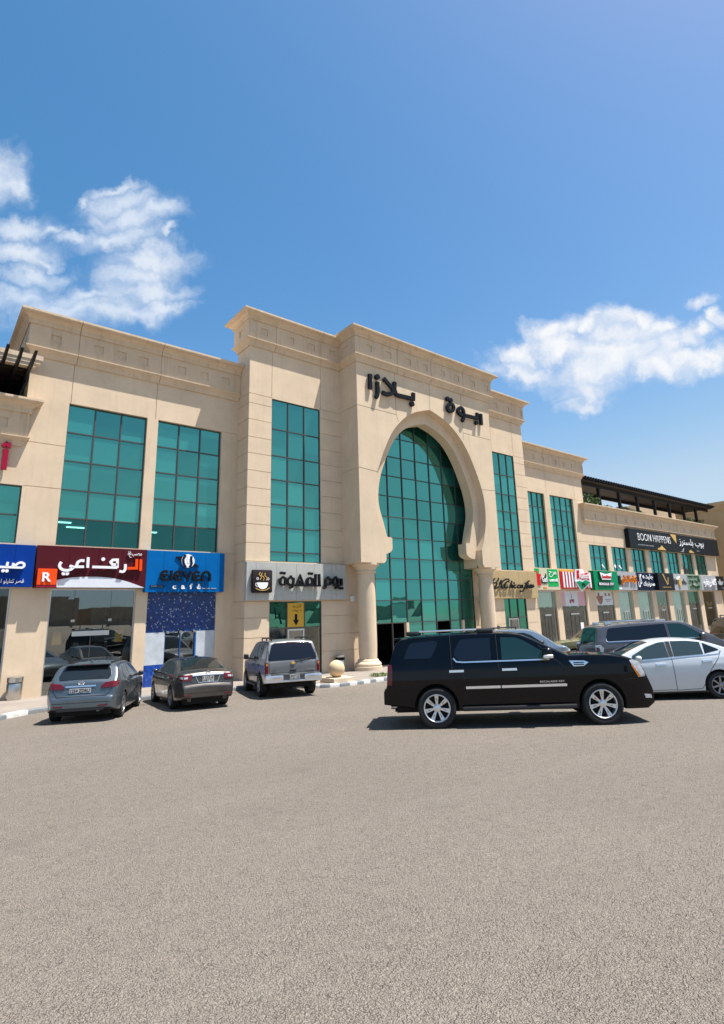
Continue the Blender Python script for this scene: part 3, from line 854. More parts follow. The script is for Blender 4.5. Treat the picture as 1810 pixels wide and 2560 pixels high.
# left shop under the maroon sign
f1, y1, zf1 = shopfront(4.25, 7.54, 3.24, YW, (5.16, 6.57), 1.97, 'shop_glass_dark')
d = MB(); d.box(5.16, 6.57, y1-0.06, y1-0.015, 1.36, 1.55)
d.build('door_header', M['alu'], f1)
d = MB(); d.box(5.86, 5.88, y1-0.02, y1+0.02, zf1, 1.36); d.box(5.45, 5.47, y1-0.05, y1-0.02, 1.55, 1.97); d.box(6.3, 6.32, y1-0.05, y1-0.02, 1.55, 1.97)
d.build('door', M['frame'], f1)
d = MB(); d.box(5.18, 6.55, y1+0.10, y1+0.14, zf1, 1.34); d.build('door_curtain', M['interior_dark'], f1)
for cx in (4.65, 6.98):
    d = MB(); d.box(cx-0.16, cx+0.16, y1+0.03, y1+0.04, 1.05, 1.55); d.build('poster', M['gold'], f1)
# far left shop, mostly outside the picture
shopfront(-2.4, 2.9, 3.30, YW, (-1.0, 0.4, 1.7), 1.9, 'shop_glass', 'interior')

# tiled shopfront of the cafe
M['mosaic'] = tile_mat('blue_mosaic', (0.003, 0.012, 0.07), (0.008, 0.05, 0.24), (0.30, 0.34, 0.42), 21.0)
M['mosaic_low'] = tile_mat('blue_brick_tile', (0.006, 0.035, 0.20), (0.015, 0.085, 0.42), (0.02, 0.10, 0.46), 11.0)
M['marble'] = principled('white_marble', (0.48, 0.52, 0.56), 0.25, noise=0.16, nscale=2.2)
tf = MB(); tf.box(8.04, 11.22, YW+0.08, YW+0.3, 1.36, 3.24)
cafe = tf.build('shopfront', M['mosaic'], plaza)
for xa, xb in ((8.04, 8.90), (10.34, 11.22)):
    tf = MB(); tf.box(xa, xb, YW+0.075, YW+0.3, 0.0, 1.358); tf.build('marble_panel', M['marble'], cafe)
    tf = MB(); tf.box(xa, xb, YW+0.08, YW+0.3, -1.2, -0.003); tf.build('tile_plinth', M['mosaic_low'], cafe)
tf = MB()
tf.box(8.90, 8.93, YW+0.1, YW+0.2, -0.95, 1.36); tf.box(9.60, 9.63, YW+0.1, YW+0.2, -0.95, 1.36); tf.box(10.28, 10.34, YW+0.07, YW+0.2, -0.95, 1.36)
M['bluefr'] = principled('blue_frame', (0.01, 0.10, 0.35), 0.4)
tf.build('door_frame', M['bluefr'], cafe)
tf = MB(); tf.face([(8.93, YW+0.16, -0.95), (9.6, YW+0.16, -0.95), (9.6, YW+0.16, 1.36), (8.93, YW+0.16, 1.36)]); tf.face([(9.63, YW+0.16, -0.95), (10.28, YW+0.16, -0.95), (10.28, YW+0.16, 1.36), (9.63, YW+0.16, 1.36)])
tf.build('door_pane', M['shop_glass_dark'], cafe)
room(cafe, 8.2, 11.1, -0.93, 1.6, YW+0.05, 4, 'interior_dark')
for x in (9.02, 9.61, 10.26):
    tf = MB(); tf.box(x-0.06, x+0.06, YW+0.05, YW+0.075, 1.30, 1.40); tf.build('glass_fitting', M['steel'], cafe)

# doors of the two flanks
def flank_door(x0, x1, door0, door1, poster, tan):
    w = (x1-x0)/3; z0 = floor_z(x0)
    f = window(plaza, x0, x1, z0-0.1, 2.60, YF, [x0+w, x0+2*w], [1.33], rec=0.06, mat='teal_low', name='shopfront', skip=lambda i, j: j == 0 and (i == 1 or tan))
    if tan:
        g = MB()
        for a, b in ((x0+0.04, x0+w), (x0+2*w, x1-0.04)): g.face([(a, YF+0.1, z0), (b, YF+0.1, z0), (b, YF+0.1, 1.30), (a, YF+0.1, 1.30)])
        g.build('pane', M['shop_glass'], f)
    dz = 1.27
    d = MB(); t = 0.075
    d.box(door0, door0+t, YF+0.02, YF+0.10, z0, dz); d.box(door1-t, door1, YF+0.02, YF+0.10, z0, dz); d.box(door0+t, door1-t, YF+0.02, YF+0.10, dz-t, dz); d.box(door0+t, door1-t, YF+0.02, YF+0.10, z0, z0+0.2)
    dd = d.build('door', M['alu'], f)
    d = MB(); d.box(door0+t, door1-t, YF+0.05, YF+0.06, z0+0.2, dz-t); d.build('door_pane', M['shop_glass_dark'], dd)
    d = MB(); d.box(door1-0.16, door1-0.13, YF-0.04, YF-0.01, 0.05, 0.45); d.box(door1-0.155, door1-0.135, YF-0.01, YF+0.02, 0.05, 0.09); d.box(door1-0.155, door1-0.135, YF-0.01, YF+0.02, 0.41, 0.45); d.build('door_handle', M['steel'], dd)
    room(f, x0-0.2, x1+0.2, z0+0.005, 2.9, YF, 5, 'shop_wood' if tan else 'interior')
    return f, w
M['shop_wood'] = principled('warm_shop_interior', (0.34, 0.21, 0.075), 0.7, noise=0.7, nscale=2.5)
fd, w_ = flank_door(13.4, 16.41, 14.43, 15.38, True, True)
flank_door(31.0, 33.74, 31.62, 32.72, False, False)

# shops of the right wing and of the long low section
KIND = ['curtain', 'pink', 'ad', 'curtain', 'curtain', 'dark', 'curtain', 'green', 'dim']
M['green_panel'] = principled('green_vinyl', (0.0, 0.14, 0.06), 0.5)
M['pink_panel'] = principled('pink_vinyl', (0.62, 0.36, 0.40), 0.5)
M['ad_panel'] = principled('pale_vinyl', (0.60, 0.64, 0.66), 0.5)
M['brown'] = principled('brown_print', (0.30, 0.13, 0.08), 0.6, noise=0.5, nscale=6)
M['reddark'] = principled('dark_red', (0.25, 0.012, 0.015), 0.4)
def wavy(x0, x1, z0, z1, y, amp=0.04, pitch=0.16):
    mb = MB(); n = max(2, int((x1-x0)/0.03)); p = []
    for i in range(n+1):
        x = x0+(x1-x0)*i/n
        p.append((x, y+amp*math.sin(2*PI*x/pitch)*(0.6+0.4*math.sin(x*1.7)), x))
    for a, b in zip(p[:-1], p[1:]): mb.face([(a[0], a[1], z0), (b[0], b[1], z0), (b[0], b[1], z1), (a[0], a[1], z1)])
    return mb
for k, ((a, b), ty) in enumerate(zip(RS+FS, KIND)):
    w = (b-a)/3
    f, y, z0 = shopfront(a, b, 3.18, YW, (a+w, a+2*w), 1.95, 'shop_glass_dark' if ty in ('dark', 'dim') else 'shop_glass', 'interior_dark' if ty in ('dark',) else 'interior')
    d = MB(); d.box(a+w, a+2*w, y-0.05, y-0.012, 1.30, 1.42); d.build('door_header', M['alu'], f)
    d = MB(); d.box(a+1.5*w-0.012, a+1.5*w+0.012, y-0.02, y+0.02, z0, 1.3); d.box(a+w-0.015, a+w+0.015, y-0.02, y+0.02, z0, 1.3); d.box(a+2*w-0.015, a+2*w+0.015, y-0.02, y+0.02, z0, 1.3); d.build('door', M['frame'], f)
    if ty == 'curtain':
        zb = z0 if k > 0 else 1.95
        c = wavy(a+0.1, b-0.1 if k != 0 else b-0.1, zb, 3.1, y+0.25); c.build('curtain', M['curtain'], f, smooth=60)
    elif ty == 'green':
        c = MB(); c.box(a+0.05, b-0.05, y+0.012, y+0.016, 1.97, 3.12); c.build('window_vinyl', M['green_panel'], f)
    elif ty == 'dim':
        c = MB(); c.box(a+0.9, b-0.9, y+0.012, y+0.018, 1.55, 1.9); c.build('poster', M['gold'], f)
    elif ty == 'pink':
        for q, (p0, p1, mm) in enumerate(((a+0.02, a+0.62, 'pink_panel'), (a+0.63, b-1.1, 'ad_panel'), (b-1.09, b-0.02, 'pink_panel'))):
            c = MB(); c.box(p0, p1, y-0.016, y-0.010, 1.98, 3.13); c.build('window_vinyl', M[mm], f)
        c = MB()
        c.tube((41.55, y-0.03, 2.55), (41.55, y-0.03, 2.95), 0.015); c.box(41.25, 41.45, y-0.024, y-0.018, 2.2, 2.5); c.box(41.5, 41.9, y-0.024, y-0.018, 2.32, 2.52); c.box(41.75, 41.85, y-0.024, y-0.018, 2.2, 2.32)
        c.build('print', M['reddark'], f)
        c = MB(); c.box(42.5, 42.95, y-0.016, y-0.010, -0.05, 0.66); c.build('notice', M['white'], f)
        c = MB(); c.box(43.0, 43.15, y-0.016, y-0.010, 0.1, 0.55); c.build('notice', M['reddark'], f)
    elif ty == 'ad':
        c = MB(); c.box(a+0.02, b-0.02, y-0.016, y-0.010, 1.98, 3.13); c.build('window_vinyl', M['ad_panel'], f)
        c = MB()
        bm = bmesh.new(); vs = [bm.verts.new((x, y-0.02, z)) for x, z in ((45.3, 2.72), (45.55, 2.75), (45.65, 3.05), (45.85, 3.05), (45.95, 2.75), (46.45, 2.80), (46.35, 2.35), (46.1, 2.05), (45.7, 2.1), (45.5, 2.4))]
        bm.faces.new(vs); c.add_bm(bm)
        c.build('print', M['brown'], f)
        c = MB()
        for x0_, x1_, z_ in ((46.7, 47.75, 2.42), (46.85, 47.6, 2.28)): c.box(x0_, x1_, y-0.022, y-0.018, z_, z_+0.05)
        for x_ in (46.75, 47.35): c.box(x_, x_+0.3, y-0.022, y-0.018, 2.75, 3.0)
        c.build('print', M['brown'], f)
# open casement in the low section
oc = MB(); x = 64.0
oc.face([(63.25, YW+0.1, 5.0), (63.25, YW+0.1, 6.0), (63.95, YW-0.42, 5.05), (63.95, YW-0.42, 5.0)])
oc.face([(63.25, YW+0.12, 4.98), (64.05, YW+0.12, 4.98), (63.25, YW+0.12, 6.05)])
oc.build('casement', M['frame'], plaza)
# ------------------------------------------------------------------ lettering
AR = {'ا':(0xFE8D,0xFE8E),'أ':(0xFE83,0xFE84),'ب':(0xFE8F,),'ة':(0xFE93,0xFE94),'ت':(0xFE95,),'ج':(0xFE9D,),'ح':(0xFEA1,),'د':(0xFEA9,0xFEAA),'ر':(0xFEAD,0xFEAE),'ز':(0xFEAF,0xFEB0),'س':(0xFEB1,),'ش':(0xFEB5,),'ص':(0xFEB9,),'ط':(0xFEC1,),'ع':(0xFEC9,),'ف':(0xFED1,),'ق':(0xFED5,),'ك':(0xFED9,),'ل':(0xFEDD,),'م':(0xFEE1,),'ن':(0xFEE5,),'ه':(0xFEE9,),'و':(0xFEED,0xFEEE),'ي':(0xFEF1,)}
def shape(t):
    out = []; n = len(t); i = 0; prev = False
    while i < n:
        c = t[i]
        if c == 'ـ': out.append(c); prev = True; i += 1; continue
        if c not in AR: out.append(c); prev = False; i += 1; continue
        if c == 'ل' and i+1 < n and t[i+1] == 'ا':
            out.append(chr(0xFEFC if prev else 0xFEFB)); prev = False; i += 2; continue
        f = AR[c]; dual = len(f) == 1
        nxt = i+1 < n and (t[i+1] in AR or t[i+1] == 'ـ')
        if dual: k = f[0]+(3 if (prev and nxt) else 1 if prev else 2 if nxt else 0)
        else: k = f[1] if prev else f[0]
        out.append(chr(k)); prev = dual and nxt; i += 1
    return ''.join(reversed(out))

def contour_mesh(cv):
    """fills each outer contour with its own holes, so that overlapping strokes of joined letters stay solid"""
    loops = []
    for sp in cv.splines:
        pts = []
        bp = sp.bezier_points; n = len(bp)
        if n:
            for i in range(n):
                p, q = bp[i], bp[(i+1) % n]
                for k in range(4):
                    t = k/4; u = 1-t
                    v = p.co*u**3+p.handle_right*(3*u*u*t)+q.handle_left*(3*u*t*t)+q.co*t**3
                    pts.append((v.x, v.y))
        else: pts = [(p.co.x, p.co.y) for p in sp.points]
        cl = []
        for p in pts:
            if not cl or math.hypot(p[0]-cl[-1][0], p[1]-cl[-1][1]) > 1e-4: cl.append(p)
        if len(cl) > 2 and math.hypot(cl[0][0]-cl[-1][0], cl[0][1]-cl[-1][1]) < 1e-4: cl.pop()
        if len(cl) > 2:
            A = sum(cl[i][0]*cl[(i+1) % len(cl)][1]-cl[(i+1) % len(cl)][0]*cl[i][1] for i in range(len(cl)))/2
            loops.append((A, cl))
    big = max(loops, key=lambda l: abs(l[0]))[0]
    outs = [l for l in loops if l[0]*big > 0]; holes = [l for l in loops if l[0]*big < 0]
    def inside(p, poly):
        r = False; n = len(poly)
        for i in range(n):
            (xa, ya), (xb, yb) = poly[i], poly[(i+1) % n]
            if (ya > p[1]) != (yb > p[1]) and p[0] < (xb-xa)*(p[1]-ya)/(yb-ya)+xa: r = not r
        return r
    from mathutils.geometry import tessellate_polygon
    mb = MB()
    for i, (A, poly) in enumerate(outs):
        hs = [h for _, h in holes if inside(h[0], poly)]
        ls = [poly]+hs
        flat = [p for l in ls for p in l]
        zt = 0.5+0.012*i; zb = -0.5
        for tri in tessellate_polygon([[Vector((p[0], p[1], 0)) for p in l] for l in ls]):
            mb.face([(flat[k][0], flat[k][1], zt) for k in tri])
        for l in ls:
            for k in range(len(l)):
                p, q = l[k], l[(k+1) % len(l)]
                mb.face([(p[0], p[1], zb), (q[0], q[1], zb), (q[0], q[1], zt), (p[0], p[1], zt)])
    me = bpy.data.meshes.new('lettering'); me.from_pydata(mb.v, [], mb.f)
    return me

def text_mesh(body, x0, x1, z0, z1, y, depth, bold=0.0, shear=0.0, space=1.0):
    """letters fitted into a box on a plane facing -Y"""
    cu_ = bpy.data.curves.new('lettering', 'FONT')
    cu_.body = body; cu_.size = 1; cu_.offset = bold; cu_.shear = shear; cu_.space_character = space
    cu_.extrude = 0.5; cu_.resolution_u = 3
    o = bpy.data.objects.new('lettering', cu_)
    COL.objects.link(o)
    bpy.context.view_layer.update()
    dg = bpy.context.evaluated_depsgraph_get()
    if any(ord(ch) > 0x600 for ch in body):
        me = contour_mesh(o.evaluated_get(dg).to_curve(dg))
    else:
        me = bpy.data.meshes.new_from_object(o.evaluated_get(dg))
    bpy.data.objects.remove(o); bpy.data.curves.remove(cu_)
    xs = [v.co.x for v in me.vertices]; ys = [v.co.y for v in me.vertices]
    ax, bx, ay, by = min(xs), max(xs), min(ys), max(ys)
    for v in me.vertices:
        c = v.co
        v.co = (x0+(c.x-ax)/(bx-ax)*(x1-x0), y-(c.z+0.5)*depth, z0+(c.y-ay)/(by-ay)*(z1-z0))
    return me
def text(body, x0, x1, z0, z1, y, depth, mat, parent, name='lettering', **k):
    me = text_mesh(body, x0, x1, z0, z1, y, depth, **k)
    me.materials.clear(); me.materials.append(M[mat] if isinstance(mat, str) else mat)
    return link(name, me, parent)

def ribbon(mb, pts, w, y, depth, taper=None):
    """a stroke of constant width along (x, z) points, from plane y forward to y-depth"""
    P = [Vector(p) for p in pts]; n = len(P)
    closed = (P[0]-P[-1]).length < 0.02
    L = []; Rr = []
    for i in range(n):
        if closed:
            a = P[i-1] if i > 0 else P[-2]; b = P[i+1] if i < n-1 else P[1]
        else:
            a = P[max(0, i-1)]; b = P[min(n-1, i+1)]
        d0 = (P[i]-a); d1 = (b-P[i])
        d0 = d0.normalized() if d0.length > 1e-6 else d1.normalized()
        d1 = d1.normalized() if d1.length > 1e-6 else d0
        t = (d0+d1)
        t = t.normalized() if t.length > 1e-3 else d0
        k = min(1.6, 1/max(0.5, t.dot(d0)))
        ww = w if taper is None else w*(taper[0]+(taper[1]-taper[0])*i/(n-1))
        nn = Vector((-t.y, t.x))*ww/2*k
        L.append(P[i]+nn); Rr.append(P[i]-nn)
    y1 = y-depth
    for i in range(n-1):
        a, b, c, d = L[i], L[i+1], Rr[i+1], Rr[i]
        mb.face([(a.x, y1, a.y), (d.x, y1, d.y), (c.x, y1, c.y), (b.x, y1, b.y)])
        mb.face([(a.x, y, a.y), (b.x, y, b.y), (b.x, y1, b.y), (a.x, y1, a.y)])
        mb.face([(d.x, y, d.y), (d.x, y1, d.y), (c.x, y1, c.y), (c.x, y, c.y)])
    if not closed:
        for i in (0, n-1):
            mb.face([(L[i].x, y, L[i].y), (L[i].x, y1, L[i].y), (Rr[i].x, y1, Rr[i].y), (Rr[i].x, y, Rr[i].y)])
def disc(mb, x, z, r, y, depth, n=14, rz=None):
    rz = r if rz is None else rz
    a = [(x+r*math.cos(2*PI*i/n), z+rz*math.sin(2*PI*i/n)) for i in range(n)]
    plate(mb, a, y, depth)
def plate(mb, poly, y, depth):
    n = len(poly)
    mb.face([(p[0], y-depth, p[1]) for p in poly])
    for i in range(n):
        p, q = poly[i], poly[(i+1) % n]
        mb.face([(p[0], y, p[1]), (q[0], y, q[1]), (q[0], y-depth, q[1]), (p[0], y-depth, p[1])])
def strokes(lst, w, y, depth, mat, parent, name='lettering', dots=(), r=0.1):
    mb = MB()
    for i, s in enumerate(lst): ribbon(mb, s, w, y, depth+0.0025*i)
    for i, (x, z) in enumerate(dots): disc(mb, x, z, r, y, depth+0.002)
    return mb.build(name, M[mat], parent)

S={'plaza':[[(18.697,15.158),(18.688,14.243)],[(19.229,14.827),(19.229,14.743),(19.229,14.621),(19.227,14.488),(19.223,14.371),(19.219,14.274),(19.214,14.184),(19.205,14.101),(19.189,14.027),(19.16,13.958),(19.122,13.896),(19.086,13.845),(19.061,13.809)],[(19.696,15.158),(20.474,14.563)],[(19.565,14.251),(19.612,14.243),(19.68,14.229),(19.758,14.218),(19.835,14.215),(19.914,14.223),(19.998,14.238),(20.08,14.258),(20.154,14.283),(20.218,14.312),(20.275,14.346),(20.327,14.385),(20.373,14.431),(20.415,14.481),(20.451,14.536),(20.482,14.601),(20.506,14.679),(20.523,14.786),(20.533,14.915),(20.539,15.037),(20.543,15.122)],[(20.529,14.597),(20.547,14.541),(20.574,14.463),(20.613,14.401),(20.65,14.369),(20.699,14.353),(20.799,14.347),(21.007,14.352),(21.268,14.367),(21.459,14.379),(21.992,14.39),(22.023,14.785)]],'plaza2':[[(25.56,14.596),(25.539,14.516),(25.49,14.437),(25.42,14.368),(25.335,14.315),(25.244,14.284),(25.155,14.277),(25.077,14.295),(25.018,14.336),(24.983,14.397),(24.976,14.47),(24.997,14.55),(25.044,14.628),(25.113,14.697),(25.197,14.751),(25.289,14.783),(25.378,14.79),(25.457,14.773),(25.517,14.731),(25.553,14.671),(25.56,14.596)],[(26.464,14.25),(26.401,14.253),(26.308,14.256),(26.21,14.264),(26.129,14.282),(26.064,14.313),(26.006,14.354),(25.961,14.399),(25.934,14.444),(25.931,14.488),(25.946,14.535),(25.973,14.581),(26.007,14.621),(26.049,14.659),(26.102,14.696),(26.159,14.724),(26.215,14.737),(26.273,14.734),(26.333,14.717),(26.39,14.689),(26.433,14.651),(26.462,14.601),(26.479,14.538),(26.488,14.468),(26.493,14.399),(26.496,14.328),(26.493,14.254),(26.484,14.18),(26.464,14.108),(26.428,14.033),(26.379,13.956),(26.33,13.888),(26.297,13.841)],[(26.497,14.287),(27.16,14.311),(27.794,14.326),(27.828,14.718)],[(28.197,14.722),(28.175,13.943)]],'plazadots':[(19.223,15.113),(21.871,14.044),(25.021,15.087),(25.308,15.059),(27.684,14.003)],'rif_o':[[(7.528,4.497),(7.539,4.002)],[(7.354,4.503),(7.365,4.111),(6.99,4.095)]],'rif_w':[[(6.897,4.269),(6.9,4.231),(6.904,4.176),(6.906,4.118),(6.902,4.07),(6.892,4.031),(6.877,3.997),(6.858,3.969),(6.832,3.951),(6.795,3.946),(6.748,3.952),(6.703,3.962),(6.672,3.968)],[(6.58,4.105),(6.564,4.445),(6.383,4.433),(6.308,4.338),(6.384,4.236),(6.576,4.236)],[(5.603,4.117),(6.579,4.114)],[(5.421,4.508),(5.432,4.075)],[(5.29,4.359),(5.265,4.361),(5.23,4.366),(5.191,4.368),(5.156,4.363),(5.125,4.349),(5.095,4.33),(5.068,4.307),(5.048,4.281),(5.035,4.248),(5.027,4.209),(5.023,4.173),(5.02,4.148)],[(4.948,4.105),(5.292,4.114)],[(4.453,4.284),(4.44,4.259),(4.42,4.223),(4.403,4.182),(4.397,4.145),(4.404,4.109),(4.419,4.072),(4.442,4.038),(4.47,4.01),(4.505,3.988),(4.546,3.971),(4.591,3.959),(4.635,3.953),(4.68,3.954),(4.725,3.962),(4.769,3.974),(4.807,3.99),(4.841,4.012),(4.872,4.039),(4.894,4.067),(4.899,4.089),(4.876,4.105),(4.834,4.117),(4.788,4.126),(4.757,4.133)]],'rif_dots':[(6.002,4.449),(4.572,3.828),(4.695,3.831)],'rif_sq':[(3.679,3.996),(4.337,4.005),(4.341,3.354),(3.685,3.377),(4.347,3.287),(3.681,3.292)],'rif_arc':[(4.365,3.572),(4.422,3.586),(4.506,3.606),(4.606,3.627),(4.716,3.649),(4.844,3.671),(5.001,3.691),(5.203,3.706),(5.436,3.718),(5.668,3.723),(5.888,3.721),(6.105,3.711),(6.31,3.694),(6.499,3.667),(6.674,3.632),(6.839,3.594),(6.988,3.556),(7.125,3.515),(7.27,3.467),(7.45,3.403),(7.638,3.333),(7.771,3.282),(4.381,3.285)],'R':[(3.829,3.494),(4.153,3.86)],'elev':[[(8.714,3.965),(8.663,3.995),(8.606,4.006),(8.549,3.998),(8.499,3.972),(8.459,3.929),(8.436,3.876),(8.43,3.817),(8.442,3.758),(8.472,3.705),(8.516,3.665),(8.569,3.64),(8.626,3.634),(8.681,3.647),(8.729,3.679)],[(8.504,3.836),(8.739,3.84)],[(8.871,4.044),(8.881,3.587)],[(9.317,3.966),(9.266,3.996),(9.209,4.008),(9.152,4.0),(9.101,3.973),(9.062,3.93),(9.038,3.876),(9.031,3.816),(9.044,3.756),(9.073,3.703),(9.117,3.661),(9.17,3.636),(9.227,3.63),(9.283,3.644),(9.331,3.676)],[(9.103,3.831),(9.345,3.835)],[(9.431,4.015),(9.614,3.635),(9.792,4.012)],[(10.175,3.963),(10.122,3.993),(10.062,4.005),(10.003,3.997),(9.95,3.97),(9.908,3.926),(9.883,3.87),(9.876,3.809),(9.888,3.748),(9.919,3.694),(9.964,3.651),(10.019,3.626),(10.079,3.62),(10.137,3.634),(10.187,3.666)],[(9.951,3.82),(10.208,3.824)],[(10.329,3.589),(10.319,3.845),(10.319,3.845),(10.331,3.88),(10.35,3.929),(10.376,3.969),(10.41,3.994),(10.45,4.009),(10.491,4.015),(10.534,4.009),(10.577,3.993),(10.614,3.969),(10.641,3.931),(10.661,3.884),(10.674,3.851),(10.684,3.589)]],'elev_par':[(9.068,4.681),(9.4,4.705),(10.171,4.274),(9.592,4.207)],'elev_disc':[(9.923,4.505),(9.916,4.428),(9.891,4.355),(9.849,4.292),(9.792,4.241),(9.724,4.206),(9.65,4.19),(9.574,4.192),(9.501,4.214),(9.436,4.253),(9.381,4.306),(9.341,4.372),(9.319,4.445),(9.315,4.521),(9.329,4.596),(9.362,4.664),(9.41,4.722),(9.472,4.766),(9.543,4.794),(9.618,4.802),(9.694,4.791),(9.766,4.762),(9.827,4.716),(9.876,4.655),(9.908,4.584)],'elev_bars':[[(9.489,4.759),(9.469,4.732),(9.441,4.694),(9.413,4.649),(9.395,4.602),(9.388,4.553),(9.388,4.498),(9.394,4.443),(9.405,4.391),(9.428,4.338),(9.461,4.283),(9.493,4.235),(9.515,4.202)],[(9.764,4.722),(9.76,4.69),(9.754,4.643),(9.749,4.592),(9.748,4.544),(9.755,4.502),(9.768,4.461),(9.779,4.42),(9.78,4.379),(9.764,4.332),(9.737,4.282),(9.709,4.238),(9.69,4.207)]],'elev_excl':[[(9.599,4.725),(9.61,4.395)],[(9.612,4.254)]],'cafe':[(8.96,3.232),(9.151,3.233),(9.357,3.226),(9.767,3.227),(10.077,3.223),(10.273,3.224),(10.071,3.469)],'qah':[[(14.094,3.552),(14.079,3.478),(14.035,3.417),(13.971,3.38),(13.898,3.375),(13.83,3.401),(13.779,3.454),(13.754,3.525),(13.759,3.601),(13.794,3.667),(13.853,3.712),(13.924,3.728),(13.995,3.711),(14.054,3.665),(14.088,3.598)],[(14.062,3.745),(14.037,3.374)],[(13.92,3.808),(13.931,3.728)],[(14.515,3.557),(14.5,3.481),(14.457,3.42),(14.394,3.383),(14.323,3.378),(14.256,3.404),(14.206,3.458),(14.182,3.53),(14.187,3.606),(14.222,3.673),(14.279,3.718),(14.349,3.734),(14.419,3.718),(14.476,3.671),(14.509,3.603)],[(14.521,3.722),(14.494,3.392),(14.442,3.272),(14.314,3.236)],[(14.363,3.84),(14.363,3.75)],[(14.894,3.849),(14.681,3.408),(15.091,3.396),(14.894,3.834)],[(14.894,3.606),(14.894,3.425)],[(15.619,3.569),(15.604,3.498),(15.561,3.44),(15.499,3.406),(15.429,3.4),(15.363,3.425),(15.315,3.476),(15.291,3.543),(15.297,3.615),(15.332,3.678),(15.389,3.721),(15.458,3.736),(15.527,3.72),(15.582,3.676),(15.614,3.613)],[(15.62,3.723),(15.611,3.369)],[(14.54,3.356),(16.102,3.348)],[(15.807,3.933),(15.788,3.377)],[(16.013,3.937),(16.034,3.366)],[(16.73,3.565),(16.714,3.493),(16.671,3.434),(16.61,3.398),(16.541,3.393),(16.478,3.419),(16.43,3.471),(16.408,3.539),(16.415,3.613),(16.449,3.677),(16.506,3.721),(16.573,3.736),(16.64,3.72),(16.694,3.675),(16.725,3.61)],[(16.564,3.831),(16.57,3.752)],[(16.425,3.453),(16.411,3.281),(16.308,3.218)],[(17.199,3.57),(17.182,3.497),(17.139,3.437),(17.076,3.401),(17.006,3.396),(16.941,3.422),(16.893,3.475),(16.87,3.544),(16.878,3.618),(16.913,3.683),(16.971,3.728),(17.04,3.743),(17.108,3.727),(17.163,3.682),(17.194,3.615)],[(17.05,3.839),(17.049,3.759)],[(17.194,3.729),(17.158,3.316),(17.012,3.214)],[(17.404,3.732),(17.409,3.397),(17.187,3.364)]],'qah_dots':[(13.827,3.949),(13.988,3.938),(15.438,3.957),(15.574,3.947),(17.315,3.238),(17.453,3.232)],'qah_box':[(12.234,4.08),(13.328,2.998)],'cup_body':[(12.5,3.48),(13.064,3.485),(13.059,3.375),(13.042,3.335),(13.017,3.279),(12.979,3.231),(12.922,3.199),(12.853,3.176),(12.785,3.167),(12.722,3.176),(12.66,3.198),(12.608,3.23),(12.565,3.276),(12.532,3.332),(12.509,3.371)],'cup_handle':[[(12.501,3.443),(12.486,3.442),(12.464,3.442),(12.442,3.439),(12.428,3.428),(12.424,3.404),(12.425,3.372),(12.432,3.339),(12.446,3.314),(12.472,3.299),(12.508,3.29),(12.544,3.285),(12.568,3.281)]],'cup_gold':[[(12.423,3.215),(12.461,3.195),(12.516,3.167),(12.577,3.144),(12.643,3.129),(12.714,3.12),(12.786,3.116),(12.858,3.119),(12.93,3.128),(12.997,3.145),(13.06,3.174),(13.119,3.211),(13.159,3.238)],[(12.652,3.962),(12.638,3.941),(12.617,3.91),(12.6,3.877),(12.596,3.845),(12.617,3.817),(12.654,3.789),(12.691,3.761),(12.711,3.732),(12.707,3.697),(12.687,3.66),(12.664,3.625),(12.649,3.602)],[(12.756,3.935),(12.743,3.914),(12.724,3.884),(12.709,3.85),(12.71,3.818),(12.736,3.79),(12.779,3.763),(12.823,3.735),(12.851,3.705),(12.855,3.671),(12.845,3.633),(12.83,3.599),(12.821,3.575)],[(12.919,3.924),(12.91,3.903),(12.896,3.872),(12.886,3.839),(12.889,3.807),(12.913,3.779),(12.953,3.75),(12.992,3.722),(13.015,3.693),(13.013,3.661),(12.997,3.628),(12.977,3.598),(12.964,3.577)]],'cup_rings':[(12.519,3.657),(13.071,3.65)],'alef':[[(2.152,8.684),(2.157,7.853)],[(2.032,8.774),(2.142,8.92),(2.254,8.789)],[(2.236,8.964),(2.24,8.753)]],'blue':[[(2.873,4.068),(2.887,4.086),(2.908,4.113),(2.932,4.141),(2.956,4.164),(2.979,4.182),(3.004,4.198),(3.03,4.21),(3.056,4.214),(3.086,4.211),(3.117,4.202),(3.146,4.187),(3.167,4.171),(3.178,4.15),(3.182,4.124),(3.181,4.098),(3.176,4.076),(3.164,4.058),(3.147,4.041),(3.129,4.028),(3.116,4.018),(2.063,4.036)],[(2.824,4.188),(2.806,4.047)],[(2.637,4.22),(2.619,4.052)]],'blue_dots':[(2.517,3.887),(2.636,3.885)],'script':[(29.706,3.278),(34.292,3.293),(29.823,3.971)]}

def sign_panel(root, x0, x1, z0, z1, yf, yb, mat, seams=(), name='panel'):
    mb = MB()
    cells(mb, front(yf), x0, x1, z0, z1, (), [('v', s, z0, z1) for s in seams], 0.05, gw=0.012, gd=0.012)
    mb.face([(x0, yf, z0), (x0, yb, z0), (x0, yb, z1), (x0, yf, z1)]); mb.face([(x1, yf, z0), (x1, yb, z0), (x1, yb, z1), (x1, yf, z1)])
    mb.face([(x0, yf, z1), (x1, yf, z1), (x1, yb, z1), (x0, yb, z1)]); mb.face([(x0, yf, z0), (x1, yf, z0), (x1, yb, z0), (x0, yb, z0)])
    return mb.build(name, mat if not isinstance(mat, str) else M[mat], root)

